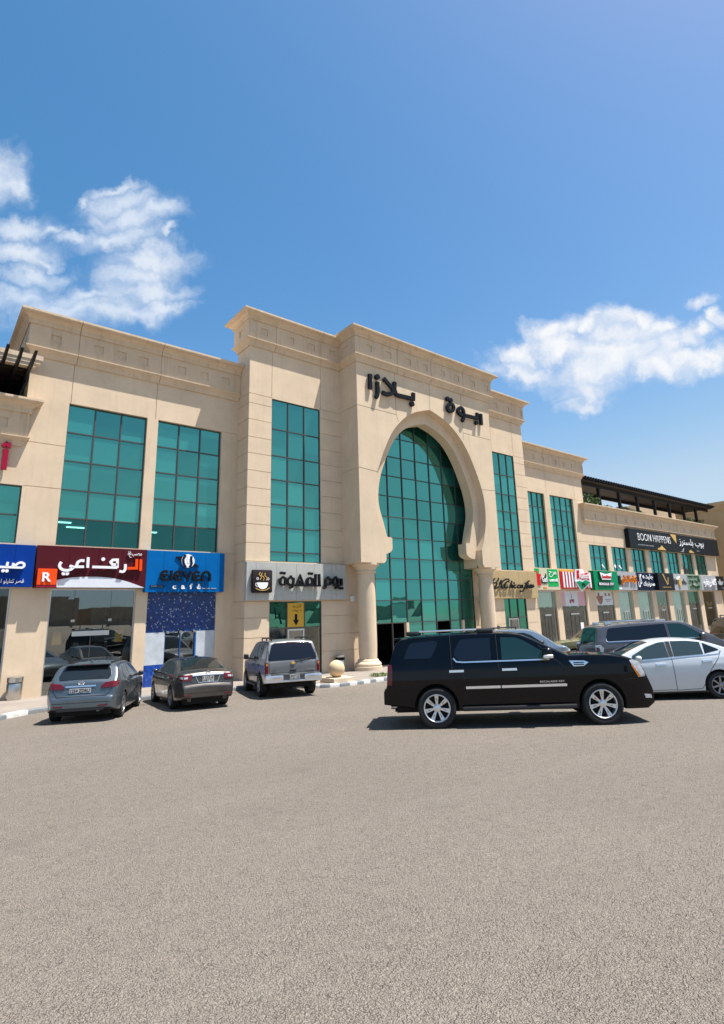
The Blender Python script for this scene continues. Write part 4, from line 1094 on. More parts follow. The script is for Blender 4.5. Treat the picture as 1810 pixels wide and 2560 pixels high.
def paint(name, col, rough=0.4): 
    M[name] = principled(name, col, rough, spec=0.10, noise=0.06, nscale=3); return M[name]
paint('sign_blue', (0.002, 0.035, 0.24)); paint('sign_maroon', (0.075, 0.010, 0.016)); paint('sign_azure', (0.0, 0.115, 0.36))
paint('sign_orange', (0.80, 0.075, 0.01)); paint('sign_white', (0.66, 0.69, 0.74)); paint('sign_grey', (0.43, 0.43, 0.40)); paint('sign_tan', (0.44, 0.33, 0.175))
paint('sign_black', (0.012, 0.014, 0.018)); paint('sign_yellow', (0.62, 0.36, 0.05)); paint('sign_green', (0.0, 0.22, 0.09)); paint('sign_lime', (0.01, 0.36, 0.09))
paint('sign_red', (0.52, 0.012, 0.018)); paint('sign_navy', (0.006, 0.014, 0.045)); paint('sign_silver', (0.36, 0.37, 0.39)); paint('sign_sage', (0.19, 0.27, 0.20))
paint('sign_crimson', (0.30, 0.012, 0.04)); paint('sign_darkgreen', (0.012, 0.06, 0.02)); paint('cup_brown', (0.028, 0.022, 0.022)); paint('sign_orange2', (0.66, 0.20, 0.015))
M['letter_white'] = principled('white_letters', (0.82, 0.82, 0.84), 0.35)

# big letters over the arch
t = thing('shop_lettering', 'large black raised Arabic letters on the wall above the horseshoe arch', 'lettering', (23.5, YB, 14.6))
for nm, lst in (('letters', S['plaza']), ('letters', S['plaza2'])):
    strokes(lst, 0.225 if lst is S['plaza'] else 0.215, YB-0.05, 0.14, 'black', t, nm)
mb = MB()
for x, z in S['plazadots'][:2]: disc(mb, x, z, 0.17, YB-0.05, 0.15, 8)
for x, z in S['plazadots'][2:]: disc(mb, x, z, 0.155, YB-0.05, 0.15, 8)
mb.build('dots', M['black'], t)

# far left: red letter on the wall
t = thing('shop_lettering', 'dark red raised Arabic letter on the wall at the left edge under the low cornice', 'lettering', (2.15, YW, 8.2))
strokes(S['alef'][:1], 0.19, YW-0.08, 0.16, 'sign_crimson', t, 'letter'); strokes(S['alef'][1:], 0.13, YW-0.08, 0.15, 'sign_crimson', t, 'letter_mark')

# blue sign at the left edge
t = thing('shop_sign', 'royal blue sign with white Arabic lettering cut off by the left edge', 'sign', (1.5, 25.5, 3.3))
sign_panel(t, -2.6, 3.53, 3.30, 4.91, 25.45, YW, 'sign_blue', (-1.4, 0.2, 1.8, 2.86))
strokes(S['blue'], 0.085, 25.41, 0.10, 'letter_white', t, dots=S['blue_dots'], r=0.062)
text(shape('قصر كتارلو له'), 2.42, 3.24, 3.40, 3.60, 25.447, 0.012, 'letter_white', t)

# maroon sign
t = thing('shop_sign', 'maroon sign with large white and orange Arabic lettering and orange R square', 'sign', (5.7, 25.5, 3.3))
pn = sign_panel(t, 3.59, 7.80, 3.28, 4.93, 25.48, YW, 'sign_maroon', (4.75, 5.85, 6.8))
strokes(S['rif_w'], 0.105, 25.44, 0.07, 'letter_white', t, dots=S['rif_dots'], r=0.075)
strokes(S['rif_o'], 0.115, 25.44, 0.07, 'sign_orange', t)
text(shape('مصبغة'), 6.98, 7.56, 4.56, 4.84, 25.45, 0.04, 'letter_white', t)
mb = MB(); plate(mb, S['rif_arc'], 25.479, 0.008); mb.build('white_band', M['sign_white'], t)
mb = MB(); mb.bbox(3.66, 4.34, 25.36, 25.475, 3.37, 4.0, 0.012); sq = mb.build('logo_square', M['sign_orange'], t)
mb = MB(); mb.box(3.66, 4.34, 25.37, 25.475, 3.285, 3.365); mb.build('logo_base', M['sign_crimson'], sq)
text('R', 3.83, 4.15, 3.50, 3.86, 25.355, 0.03, 'letter_white', sq, 'logo_letter', bold=0.03)

# azure cafe sign
t = thing('shop_sign', 'bright blue cafe sign reading eleven café with striped disc emblem', 'sign', (9.6, 25.5, 3.1))
sign_panel(t, 7.81, 11.43, 3.10, 4.92, 25.47, YW, 'sign_azure', (8.55, 9.35, 10.5, 11.1))
strokes(S['elev'], 0.105, 25.42, 0.09, 'black', t)
text('c  a  f  é', 8.97, 10.27, 3.225, 3.47, 25.44, 0.05, 'letter_white', t, bold=0.025)
mb = MB(); mb.box(8.0, 8.62, 25.44, 25.468, 3.31, 3.39); mb.build('name_strip', M['black'], t)
text('ELEVENCAFE', 8.05, 8.55, 3.33, 3.37, 25.437, 0.004, 'sign_silver', t)
for xa, xb in ((10.36, 10.72), (10.80, 11.05)):
    mb = MB(); mb.box(xa, xb, 25.45, 25.468, 3.245, 3.28); mb.build('name_strip', M['sign_silver'], t)
mb = MB(); plate(mb, S['elev_par'], 25.465, 0.05); em = mb.build('emblem_wing', M['black'], t)
mb = MB(); plate(mb, S['elev_disc'], 25.42, 0.05); em2 = mb.build('emblem_disc', M['letter_white'], t)
strokes(S['elev_bars'], 0.105, 25.369, 0.02, 'sign_navy', em2, 'emblem_stripe')
x_, z_ = S['elev_excl'][1][0]
mb = MB(); ribbon(mb, S['elev_excl'][0], 0.07, 25.369, 0.012); disc(mb, x_, z_-0.01, 0.055, 25.369, 0.014, 10); mb.build('emblem_mark', M['letter_white'], em2)

# grey coffee sign
t = thing('shop_sign', 'grey panelled sign with black Arabic lettering and dark square coffee cup emblem', 'sign', (15, 24.4, 2.65))
sign_panel(t, 12.06, 17.84, 2.66, 4.47, 24.38, YF, 'sign_grey', (12.55, 13.65, 14.78, 15.85, 16.9, 17.2))
strokes(S['qah'], 0.088, 24.30, 0.13, 'black', t, dots=S['qah_dots'], r=0.07)
mb = MB(); mb.bbox(12.26, 13.33, 24.16, 24.36, 3.0, 4.08, 0.07); bx = mb.build('emblem_square', M['cup_brown'], t, smooth=40)
mb = MB(); plate(mb, S['cup_body'], 24.159, 0.02); ribbon(mb, S['cup_handle'][0], 0.028, 24.158, 0.018); mb.build('emblem_cup', M['letter_white'], bx)
strokes(S['cup_gold'], 0.032, 24.158, 0.016, 'gold', bx, 'emblem_steam')
mb = MB()
for x, z in S['cup_rings']:
    ribbon(mb, [(x+0.05*math.cos(2*PI*i/10), z+0.05*math.sin(2*PI*i/10)) for i in range(11)], 0.022, 24.158, 0.015)
mb.build('emblem_bean', M['letter_white'], bx)

# tan cafe sign on the right flank
t = thing('shop_sign', 'tan panelled sign with black slanted script lettering beside the right column', 'sign', (32.4, 24.4, 2.6))
sign_panel(t, 29.85, 34.9, 2.62, 4.46, 24.38, YF, 'sign_tan', (30.6, 31.7, 32.8, 33.85))
S2=[[(30.47,3.95),(30.45,3.92),(30.42,3.87),(30.38,3.81),(30.33,3.77),(30.27,3.72),(30.21,3.68),(30.14,3.64),(30.08,3.62),(30.01,3.61),(29.95,3.62),(29.89,3.63),(29.85,3.66),(29.83,3.69),(29.83,3.72),(29.84,3.77),(29.87,3.8),(29.92,3.84),(29.98,3.87),(30.05,3.89),(30.1,3.91)],[(30.06,3.62),(30.1,3.62),(30.16,3.62),(30.22,3.61),(30.24,3.6),(30.23,3.56),(30.19,3.52),(30.14,3.47),(30.09,3.43),(30.02,3.39),(29.94,3.36),(29.87,3.33),(29.81,3.32),(29.77,3.32),(29.74,3.34),(29.72,3.36),(29.71,3.37)],[(29.71,3.36),(29.74,3.34),(29.79,3.32),(29.84,3.29),(29.9,3.28),(29.96,3.27),(30.03,3.27),(30.1,3.28),(30.17,3.29),(30.25,3.31),(30.34,3.35),(30.41,3.38),(30.47,3.41)],[(30.71,3.82),(30.45,3.51)],[(30.71,3.82),(30.69,3.77),(30.67,3.69),(30.66,3.6),(30.68,3.49),(30.72,3.38),(30.74,3.29)],[(31.58,3.78),(31.56,3.8),(31.54,3.83),(31.51,3.86),(31.47,3.88),(31.42,3.89),(31.35,3.89),(31.27,3.89),(31.19,3.87),(31.1,3.84),(31.0,3.8),(30.91,3.76),(30.83,3.71),(30.76,3.65),(30.71,3.59),(30.67,3.53),(30.64,3.47),(30.65,3.42),(30.67,3.36),(30.71,3.32),(30.74,3.29),(30.78,3.29),(30.82,3.31),(30.86,3.33),(30.88,3.35)],[(31.53,3.69),(31.51,3.7),(31.47,3.72),(31.43,3.74),(31.38,3.74),(31.32,3.72),(31.25,3.68),(31.18,3.64),(31.12,3.6),(31.08,3.56),(31.04,3.51),(31.02,3.45),(31.01,3.41),(31.02,3.37),(31.04,3.34),(31.07,3.31),(31.12,3.29),(31.18,3.3),(31.26,3.32),(31.35,3.35),(31.4,3.37)],[(31.87,3.78),(31.53,3.3)],[(31.62,3.46),(31.66,3.48),(31.72,3.52),(31.77,3.54),(31.8,3.54),(31.82,3.51),(31.82,3.48),(31.79,3.42),(31.75,3.35),(31.72,3.3)],[(31.96,3.5),(31.86,3.3)],[(32.27,3.49),(32.24,3.49),(32.19,3.5),(32.14,3.49),(32.1,3.48),(32.07,3.46),(32.04,3.42),(32.02,3.38),(32.01,3.35),(32.02,3.33),(32.06,3.31),(32.09,3.3),(32.13,3.29),(32.16,3.3),(32.21,3.32),(32.24,3.34),(32.27,3.35)],[(32.71,3.5),(32.68,3.5),(32.63,3.5),(32.57,3.5),(32.53,3.48),(32.49,3.46),(32.46,3.42),(32.44,3.38),(32.43,3.35),(32.44,3.33),(32.47,3.31),(32.5,3.3),(32.54,3.29),(32.58,3.3),(32.63,3.32),(32.68,3.34),(32.71,3.35)],[(32.99,3.49),(32.95,3.49),(32.9,3.48),(32.84,3.48),(32.8,3.46),(32.77,3.43),(32.75,3.39),(32.74,3.35),(32.74,3.32),(32.76,3.31),(32.8,3.31),(32.85,3.32),(32.89,3.33),(32.92,3.37),(32.96,3.42),(32.99,3.46),(33.0,3.48),(32.99,3.45),(32.97,3.4),(32.94,3.34),(32.92,3.3)],[(33.86,3.8),(33.83,3.79),(33.78,3.79),(33.73,3.78),(33.67,3.76),(33.6,3.72),(33.53,3.66),(33.46,3.6),(33.39,3.53),(33.33,3.46),(33.26,3.38),(33.19,3.29),(33.12,3.22),(33.06,3.17),(33.0,3.12),(32.94,3.08),(32.88,3.06),(32.83,3.05),(32.78,3.06),(32.74,3.08),(32.71,3.09)],[(33.28,3.63),(33.7,3.63)],[(33.41,3.38),(33.46,3.4),(33.53,3.42),(33.6,3.45),(33.64,3.47),(33.65,3.49),(33.63,3.51),(33.59,3.53),(33.56,3.52),(33.51,3.5),(33.45,3.46),(33.4,3.42),(33.37,3.38),(33.37,3.35),(33.38,3.32),(33.41,3.3),(33.45,3.3),(33.5,3.3),(33.57,3.32),(33.64,3.34),(33.68,3.36)],[(33.76,3.38),(33.81,3.4),(33.87,3.42),(33.94,3.45),(33.98,3.47),(33.99,3.49),(33.97,3.51),(33.94,3.53),(33.91,3.53),(33.87,3.5),(33.81,3.46),(33.75,3.42),(33.72,3.38),(33.72,3.35),(33.74,3.32),(33.77,3.3),(33.8,3.3),(33.85,3.3),(33.92,3.32),(33.98,3.34),(34.02,3.36)],[(34.25,3.53),(34.21,3.51),(34.15,3.48),(34.09,3.45),(34.04,3.4),(34.0,3.34),(33.97,3.3)],[(33.99,3.31),(34.31,3.43)]]
strokes(S2, 0.085, 24.30, 0.05, 'black', t, dots=[(32.08, 3.63)], r=0.07)

# hanging arrow banner in the coffee shop window
t = thing('window_banner', 'yellow banner with black down arrow in the window above the door', 'banner', (14.9, 24.6, 1.35))
mb = MB(); mb.box(14.43, 15.37, YF+0.045, YF+0.055, 1.36, 2.52); mb.build('sheet', M['sign_yellow'], t)
mb = MB(); plate(mb, [(14.84, 1.98), (14.84, 1.70), (14.74, 1.70), (14.915, 1.42), (15.09, 1.70), (14.99, 1.70), (14.99, 1.98)], YF+0.0449, 0.003); mb.build('arrow', M['black'], t)
text(shape('انتبه'), 14.72, 15.2, 2.26, 2.44, YF+0.0445, 0.003, 'black', t); text(shape('بدخولك'), 14.68, 15.22, 2.06, 2.23, YF+0.0445, 0.003, 'black', t)

# row of shop signs on the right wing
YS = 25.42
t = thing('shop_sign', 'green and cream sign with red tomato picture next to the striped sign', 'sign', (37.9, 25.4, 3.3))
sign_panel(t, 36.15, 39.4, 3.25, 4.86, YS, YW, principled('sign_cream', (0.55, 0.50, 0.36), 0.5), (36.9, 37.8))
for q in ((36.17, 36.75, 4.35, 4.84), (37.83, 39.19, 3.5, 4.82)):
    mb = MB(); mb.box(q[0], q[1], YS-0.012, YS-0.002, q[2], q[3]); mb.build('green_field', M['sign_lime'], t)
mb = MB(); mb.box(36.16, 36.8, YS-0.05, YS-0.013, 3.55, 4.3); plate(mb, [(36.2, 4.3), (36.2, 4.62), (36.4, 4.66), (36.55, 4.45), (36.95, 4.4), (36.8, 4.1)], YS-0.014, 0.03); mb.build('tomato', M['sign_red'], t)
mb = MB(); plate(mb, [(36.9, 4.0), (37.1, 4.25), (37.4, 4.2), (37.55, 4.5), (37.7, 4.2), (37.75, 3.75), (37.3, 3.7), (36.95, 3.72)], YS-0.004, 0.03); mb.build('lettering_backing', M['sign_darkgreen'], t)  # dark green backing plate under the white letters
text('Gud', 37.0, 37.65, 3.82, 4.25, YS-0.04, 0.02, 'letter_white', t, bold=0.02)
text(shape('مرح'), 38.0, 38.95, 4.2, 4.66, YS-0.014, 0.03, 'letter_white', t, bold=0.01); text('uwnd', 38.0, 39.05, 3.86, 4.12, YS-0.014, 0.03, 'letter_white', t, bold=0.02)
mb = MB(); mb.box(37.1, 37.55, YS-0.012, YS-0.002, 3.33, 3.45); mb.build('orange_tab', M['sign_orange2'], t)

t = thing('shop_sign', 'red and white striped sign with red and green shield shaped emblem', 'sign', (41.8, 25.4, 3.35))
sign_panel(t, 39.5, 44.05, 3.36, 4.68, YS, YW, 'sign_red')
mb = MB(); mb.box(39.5, 42.0, YS+0.02, YW, 4.69, 4.84); mb.build('top_strip', M['sign_yellow'], t)
for x in [39.82+0.42*k for k in range(5)]+[43.35, 43.72]:
    mb = MB(); mb.bbox(x, x+0.2, YS-0.06, YS-0.001, 3.42, 4.66, 0.015); mb.build('stripe', M['letter_white'], t)
mb = MB(); plate(mb, [(41.3, 3.95), (41.5, 4.88), (42.62, 4.92), (42.7, 4.62), (43.3, 4.72), (43.66, 3.86), (42.1, 3.12)], YS-0.10, 0.10); em = mb.build('emblem_board', M['letter_white'], t)
mb = MB(); plate(mb, [(41.5, 4.1), (41.6, 4.80), (41.95, 4.82), (42.1, 4.45), (42.6, 4.6), (43.2, 4.66), (43.4, 4.0), (42.9, 4.12), (42.4, 4.05), (41.9, 4.15)], YS-0.201, 0.02); mb.build('emblem_red', M['sign_red'], em)
mb = MB(); plate(mb, [(41.42, 3.88), (41.9, 3.95), (42.3, 3.88), (42.8, 4.02), (43.5, 3.86), (42.12, 3.22)], YS-0.201, 0.02); mb.build('emblem_green', M['sign_green'], em)
text('Rafiist', 41.9, 43.2, 4.15, 4.6, YS-0.223, 0.02, 'letter_white', em, bold=0.01); text('Pit', 42.2, 42.7, 3.5, 3.78, YS-0.223, 0.02, 'black', em, bold=0.02)

t = thing('shop_sign', 'solid green sign with white bow tie shaped plate and red lettering', 'sign', (46.3, 25.3, 3.25))
sign_panel(t, 44.4, 48.34, 3.25, 4.86, YS-0.06, YW, 'sign_green')
mb = MB(); plate(mb, [(45.1, 4.78), (45.9, 4.66), (46.4, 4.66), (47.2, 4.78), (46.95, 4.03), (45.35, 4.03)], YS-0.061, 0.12); bt = mb.build('name_plate', M['sign_darkgreen'], t)
mb = MB(); plate(mb, [(45.18, 4.72), (45.9, 4.60), (46.4, 4.60), (47.12, 4.72), (46.88, 4.10), (45.42, 4.10)], YS-0.182, 0.03); mb.build('name_plate_face', M['letter_white'], bt)
text('Kmudzkem', 45.42, 46.9, 4.22, 4.50, YS-0.213, 0.02, 'sign_red', bt, bold=0.03)
mb = MB(); mb.box(44.95, 47.45, YS-0.13, YS-0.061, 3.57, 3.90); b2 = mb.build('name_strip', M['sign_black'], t)
text('BONOUUS 1937', 45.0, 47.4, 3.63, 3.86, YS-0.131, 0.015, 'letter_white', b2, bold=0.02)

t = thing('shop_sign', 'light grey sign with big orange Arabic lettering between green and navy signs', 'sign', (50, 25.4, 3.25))
sign_panel(t, 48.36, 51.83, 3.25, 4.88, YS, YW, 'sign_silver', (49.5, 50.7))
text(shape('كرك الشاي'), 48.95, 51.7, 3.62, 4.55, YS-0.02, 0.10, 'sign_orange2', t, bold=0.02)
mb = MB(); mb.box(48.45, 48.85, YS-0.08, YS-0.002, 3.7, 4.5); mb.build('emblem', M['sign_black'], t)
mb = MB(); mb.box(48.5, 49.1, YS-0.02, YS-0.002, 3.30, 3.5); mb.build('white_tab', M['letter_white'], t)

t = thing('shop_sign', 'navy blue sign with two lines of white Arabic lettering', 'sign', (53.6, 25.4, 3.2))
sign_panel(t, 51.86, 55.3, 3.22, 4.87, YS, YW, 'sign_navy', (53, 54.2))
text(shape('جليد ه'), 53.0, 55.0, 4.2, 4.76, YS-0.02, 0.06, 'letter_white', t, bold=0.012); text(shape('محرنجك'), 53.0, 55.2, 3.52, 4.06, YS-0.02, 0.06, 'letter_white', t, bold=0.012)
text(shape('كل'), 52.0, 52.75, 3.5, 4.72, YS-0.02, 0.06, 'letter_white', t, bold=0.012)

t = thing('shop_sign', 'charcoal sign with small gold feather emblem and tiny gold lettering', 'sign', (57.3, 25.2, 3.2))
sign_panel(t, 55.66, 59.03, 3.23, 4.88, YS-0.25, YW, 'sign_black')
mb = MB()
for k in range(9):
    a = k/8; mb.box(56.75+0.75*a-0.14, 56.75+0.75*a+0.14*(1-0.4*a), YS-0.272, YS-0.252, 4.72-0.95*a, 4.80-0.95*a)
for k in range(5): mb.box(57.5+0.04*k, 57.7+0.05*k, YS-0.272, YS-0.252, 3.85+0.13*k, 3.92+0.13*k)
mb.build('emblem', M['gold'], t)
text('COFFEE HOUSE', 56.4, 58.2, 3.46, 3.56, YS-0.252, 0.01, 'gold', t)

t = thing('shop_sign', 'pale grey sign with gold falcon emblem over a grey skyline', 'sign', (60.8, 25.4, 3.2))
sign_panel(t, 59.06, 62.68, 3.24, 4.87, YS, YW, 'sign_silver')
mb = MB(); plate(mb, [(60.55, 4.35), (60.95, 4.62), (61.05, 4.3), (61.0, 3.75), (60.7, 3.52), (60.5, 3.9)], YS-0.002, 0.10); mb.build('emblem', M['gold'], t)
mb = MB(); plate(mb, [(59.8, 4.45), (60.3, 4.4), (60.9, 4.66), (60.5, 4.30), (60.1, 4.28)], YS-0.002, 0.12); mb.build('emblem_wing', M['letter_white'], t)
mb = MB()
for x, h in ((59.5, .35), (59.7, .5), (59.92, .28), (60.15, .42), (61.4, .3), (61.6, .38), (61.85, .55), (62.1, .3), (62.3, .2)): mb.box(x, x+0.17, YS-0.03, YS-0.002, 3.85, 3.85+h)
mb.build('skyline', M['frame'], t)

t = thing('shop_sign', 'sage green sign with dark green Arabic lettering around a dome shape', 'sign', (64.4, 25.4, 3.2))
sign_panel(t, 62.7, 66.17, 3.24, 4.86, YS, YW, 'sign_sage')
text(shape('الجود'), 63.0, 65.8, 3.95, 4.5, YS-0.002, 0.05, 'sign_darkgreen', t, bold=0.012); text('MAJLIS COFFEE', 63.0, 65.8, 4.56, 4.74, YS-0.002, 0.04, 'sign_darkgreen', t, bold=0.02)
text(shape('قهوتك'), 63.2, 65.6, 3.4, 3.85, YS-0.002, 0.05, 'sign_darkgreen', t, bold=0.012)
mb = MB(); plate(mb, [(64.1, 3.75), (64.1, 4.0), (64.4, 4.25), (64.7, 4.0), (64.7, 3.75)], YS-0.001, 0.02); mb.build('emblem', M['sign_grey'], t)

t = thing('shop_sign', 'silver grey sign with raised white Arabic lettering', 'sign', (68.2, 25.4, 3.2))
sign_panel(t, 66.2, 70.3, 3.24, 4.85, YS, YW, 'sign_silver', (67.5, 69))
text(shape('كفاريفو'), 66.7, 70.0, 3.6, 4.5, YS-0.03, 0.12, 'letter_white', t, bold=0.02)

t = thing('shop_sign', 'dark grey sign with pale winged emblem at the right end of the row', 'sign', (71.4, 25.4, 3.2))
sign_panel(t, 70.33, 72.6, 3.25, 4.82, YS, YW, 'sign_black')
mb = MB(); plate(mb, [(70.7, 4.25), (71.1, 4.2), (71.4, 4.5), (71.6, 4.2), (72.3, 4.25), (72.0, 3.9), (71.4, 3.8), (70.9, 3.9)], YS-0.002, 0.03); mb.build('emblem', M['sign_silver'], t)
text('LUXURIA', 71.6, 72.4, 3.45, 3.53, YS-0.002, 0.01, 'sign_silver', t)

# long black sign above the low section
t = thing('shop_sign', 'long black sign reading BOON HAPPENS with yellow triangles and white Arabic', 'sign', (62, 25.4, 7.15))
sign_panel(t, 51.45, 72.35, 7.17, 8.97, 25.36, YW, 'sign_black', (61.5, 69.2))
text('BOON HAPPENS', 53.05, 60.0, 7.92, 8.61, 25.34, 0.03, 'letter_white', t, bold=-0.018)
text(shape('بوب بلسنرز'), 62.0, 68.2, 7.78, 8.70, 25.34, 0.03, 'letter_white', t, bold=0.0)
text('BOON HAPPENS THE BEST TAKEAWAY', 52.95, 56.2, 7.44, 7.55, 25.355, 0.01, 'sign_silver', t)
mb = MB(); plate(mb, [(60.1, 8.94), (61.45, 8.95), (61.4, 8.02)], 25.358, 0.02); plate(mb, [(56.9, 7.20), (57.1, 7.36), (57.35, 7.36), (57.9, 7.64), (58.75, 7.20)], 25.358, 0.02); plate(mb, [(64.2, 7.2), (64.25, 7.4), (64.7, 7.5), (65.5, 7.2)], 25.358, 0.02)
mb.build('triangles', M['gold'], t)
mb = MB(); plate(mb, [(62.0, 7.22), (62.6, 7.3), (62.8, 7.6), (63.05, 7.62), (62.9, 7.4), (62.75, 7.2)], 25.358, 0.015); mb.build('figure_mark', M['sign_silver'], t)
text('BOON', 66.2, 66.9, 7.42, 7.52, 25.355, 0.01, 'sign_silver', t)

# stickers inside the upper windows
for x, lab, cl in ((46.6, 'white sticker on first upper window over the green sign', 'letter_white'), (49.6, 'pair of white stickers on second upper window over the grey sign', 'letter_white')):
    t = thing('window_sticker', lab, 'sticker', (x, YW+0.15, 5.2))
    mb = MB()
    plate(mb, [(x+0.3, 5.45), (x+0.55, 5.55), (x+0.65, 5.4), (x+0.95, 5.15), (x+0.6, 5.25)], YW+0.165, 0.004)
    if x > 48: plate(mb, [(x-0.5, 5.5), (x-0.2, 5.55), (x-0.1, 5.3), (x-0.35, 5.25)], YW+0.165, 0.004)
    mb.build('sheet', M[cl], t)
# ------------------------------------------------------------------ pergolas and planting on the terraces
t = thing('pergola', 'long black slatted steel pergola on posts along the right roof terrace', 'pergola', (61, 28, 10.3))
mb = MB()
PX0, PX1 = 46.0, 75.8
n = 0; x = PX0
while x < PX1:
    mb.box(x, x+0.15, 26.15, 30.6, 13.305, 13.56); x += 0.46
mb.build('slat', M['blackm'], t)
mb = MB(); mb.box(PX0, PX1, 27.0, 27.16, 12.94, 13.235); mb.box(PX0, PX1, 29.8, 29.96, 12.94, 13.235); mb.build('beam', M['blackm'], t)
for px in (50.05, 53.9, 57.6, 61.45, 65.0, 68.75, 72.15):
    mb = MB(); mb.box(px-0.13, px+0.13, 26.95, 27.21, 10.3, 12.935); mb.build('post', M['blackm'], t)
mb = MB(); mb.box(PX0, PX1, 26.5, 30.4, 13.24, 13.30); mb.build('roof_sheet', M['wood'], t)

t = thing('pergola', 'dark timber pergola with pointed rafters and stepped stone beam at upper left', 'pergola', (0, 27, 10.9))
st = MB()
for (xe, z0, z1, yo) in ((3.0, 12.46, 12.66, 0.0), (2.92, 12.30, 12.455, 0.03), (2.75, 12.14, 12.295, 0.06)):
    st.box(-16, xe, 25.0+yo, 25.35, z0, z1)
st.build('beam', M['stone_cornice'], t)
x = 2.54
while x > -14:
    rf = MB(); w = .05
    prof = [(23.3, 12.10), (23.9, 11.92), (24.3, 11.86), (31.5, 11.86), (31.5, 12.12), (23.3, 12.12)]
    rf.face([(x-w, y, z) for y, z in prof]); rf.face([(x+w, y, z) for y, z in prof])
    for p, q in zip(prof, prof[1:]+prof[:1]): rf.face([(x-w, p[0], p[1]), (x+w, p[0], p[1]), (x+w, q[0], q[1]), (x-w, q[0], q[1])])
    rf.build('rafter', M['blackm'], t)
    x -= 0.455
mb = MB()
for k in range(14): mb.box(-16, 2.6, 25.5+0.42*k, 25.8+0.42*k, 12.125, 12.16)
mb.box(-16, 2.6, 25.36, 31.5, 12.17, 12.2)
mb.build('roof_boards', M['wood'], t)
mb = MB(); mb.box(-16, 2.66, 31.51, 31.7, 10.4, 12.2); mb.build('back_wall', M['wood'], t)

def leaf_mesh(c, rad, n, size, rnd):
    """leaves scattered through an uneven crown made of several overlapping clumps"""
    mb = MB()
    clumps = [(Vector((c[0]+rnd.uniform(-.75, .75)*rad[0], c[1]+rnd.uniform(-.7, .7)*rad[1], c[2]+rnd.uniform(-.35, .5)*rad[2])), rnd.uniform(.32, .62)) for _ in range(9)]
    for _ in range(n):
        cc_, k = rnd.choice(clumps)
        d = Vector((rnd.gauss(0, 1), rnd.gauss(0, 1), rnd.gauss(0, 1))).normalized()*(rnd.random()**0.45)*k
        p = cc_+Vector((d.x*rad[0], d.y*rad[1], d.z*rad[2]))
        if p.z < c[2]-rad[2]*0.95: p.z = c[2]-rad[2]*0.9
        a = Vector((rnd.gauss(0, 1), rnd.gauss(0, 1), rnd.gauss(0, .7))).normalized()
        b = a.cross(Vector((rnd.gauss(0, 1), rnd.gauss(0, 1), rnd.gauss(0, 1)))).normalized()
        s = size*rnd.uniform(.6, 1.3)
        mb.face([p-a*s, p+b*s*.42, p+a*s, p-b*s*.42])
    return mb
M['leaf_pale'] = principled('pale_leaves', (0.16, 0.19, 0.07), 0.6, noise=0.4, nscale=3)
rnd = random.Random(5)
for (x, y, z, rx, ry, rz, n, pale, lab) in (
        (48.2, 27.2, 11.35, 1.7, .9, .78, 1500, 0, 'dense dark green bush on the terrace next to the taller wing'),
        (51.9, 27.3, 11.05, 1.2, .6, .45, 500, 1, 'low pale shrub between the first two pergola posts'),
        (55.6, 27.3, 11.2, 1.5, .7, .68, 900, 1, 'pale green shrub left of the third pergola post'),
        (58.6, 27.6, 11.15, 1.0, .7, .6, 600, 0, 'small dark bush right of the third pergola post'),
        (70.2, 27.4, 11.2, 1.2, .7, .6, 600, 1, 'low olive shrub before the second last pergola post'),
        (73.3, 27.6, 11.25, 1.3, .7, .7, 700, 0, 'dark green bush at the right end of the pergola')):
    t = thing('terrace_bush', lab, 'bush', (x, y, 10.4))
    leaf_mesh((x, y, z), (rx, ry, rz), n, 0.13, rnd).build('foliage', M['leaf_pale' if pale else 'leaf'], t)
    mb = MB(); mb.tube((x, y, 10.3), (x+.05, y, z-.1), .05, .03); mb.tube((x, y, 10.6), (x-.4*rx, y, z), .03, .015); mb.tube((x, y, 10.6), (x+.4*rx, y+.1, z), .03, .015); mb.build('stem', M['wood'], t)

# neighbour building at the right edge
t = thing('neighbour_building', 'plain tan building cut off by the right edge beyond the plaza', 'building', (95, 34, -1.2))
mb = MB()
cells(mb, sideL(80.0), 20.0, 60, -2, 14.4, (), [('v', 24.5, -2, 14.4), ('v', 33, -2, 14.4)])
cells(mb, front(20.0), 80.0, 125, -2, 14.4, [(84, 90, 3, 9, .2)], [('v', 95, -2, 14.4)])
mb.face([(80, 20, 14.4), (125, 20, 14.4), (125, 60, 14.4), (80, 60, 14.4)])
mb.build('wall', M['stone_far'], t)
mb = MB(); sweep(mb, [(80, 60), (80, 20), (125, 20)], [(0, 13.5), (.15, 13.6), (.15, 14.0), (.4, 14.2), (.4, 14.6), (-.3, 14.62)]); mb.build('cornice', M['stone_far'], t)

# ------------------------------------------------------------------ small things on the pavement
def bin_at(x, y, label, band):
    z = gz(x, y)+PAVE
    t = thing('litter_bin', label, 'bin', (x, y, z), 'steel bins by the wall')
    h = 0.80
    mb = MB(); mb.lathe([(0.24, 0.0), (0.25, 0.02), (0.262, h*0.72), (0.255, h*0.735)], (x, y, z), 28); mb.build('body', M['steel'], t, smooth=40)
    mb = MB(); mb.lathe([(0.235, h*0.735), (0.235, h*0.735+band), (0.2, h*0.735+band)], (x, y, z), 28); mb.build('slot_band', M['black'], t, smooth=40)
    mb = MB(); mb.lathe([(0.262, h*0.735+band), (0.268, h*0.74+band), (0.268, h+.0), (0.24, h+0.02), (0.0, h+0.03)], (x, y, z), 28); mb.build('lid', M['steel'], t, smooth=40)
bin_at(3.32, 25.42, 'cylindrical brushed steel bin with thin black gap below lid, left of shop', 0.03)
bin_at(17.3, 24.28, 'cylindrical brushed steel bin with wide black band, behind stone ball', 0.15)

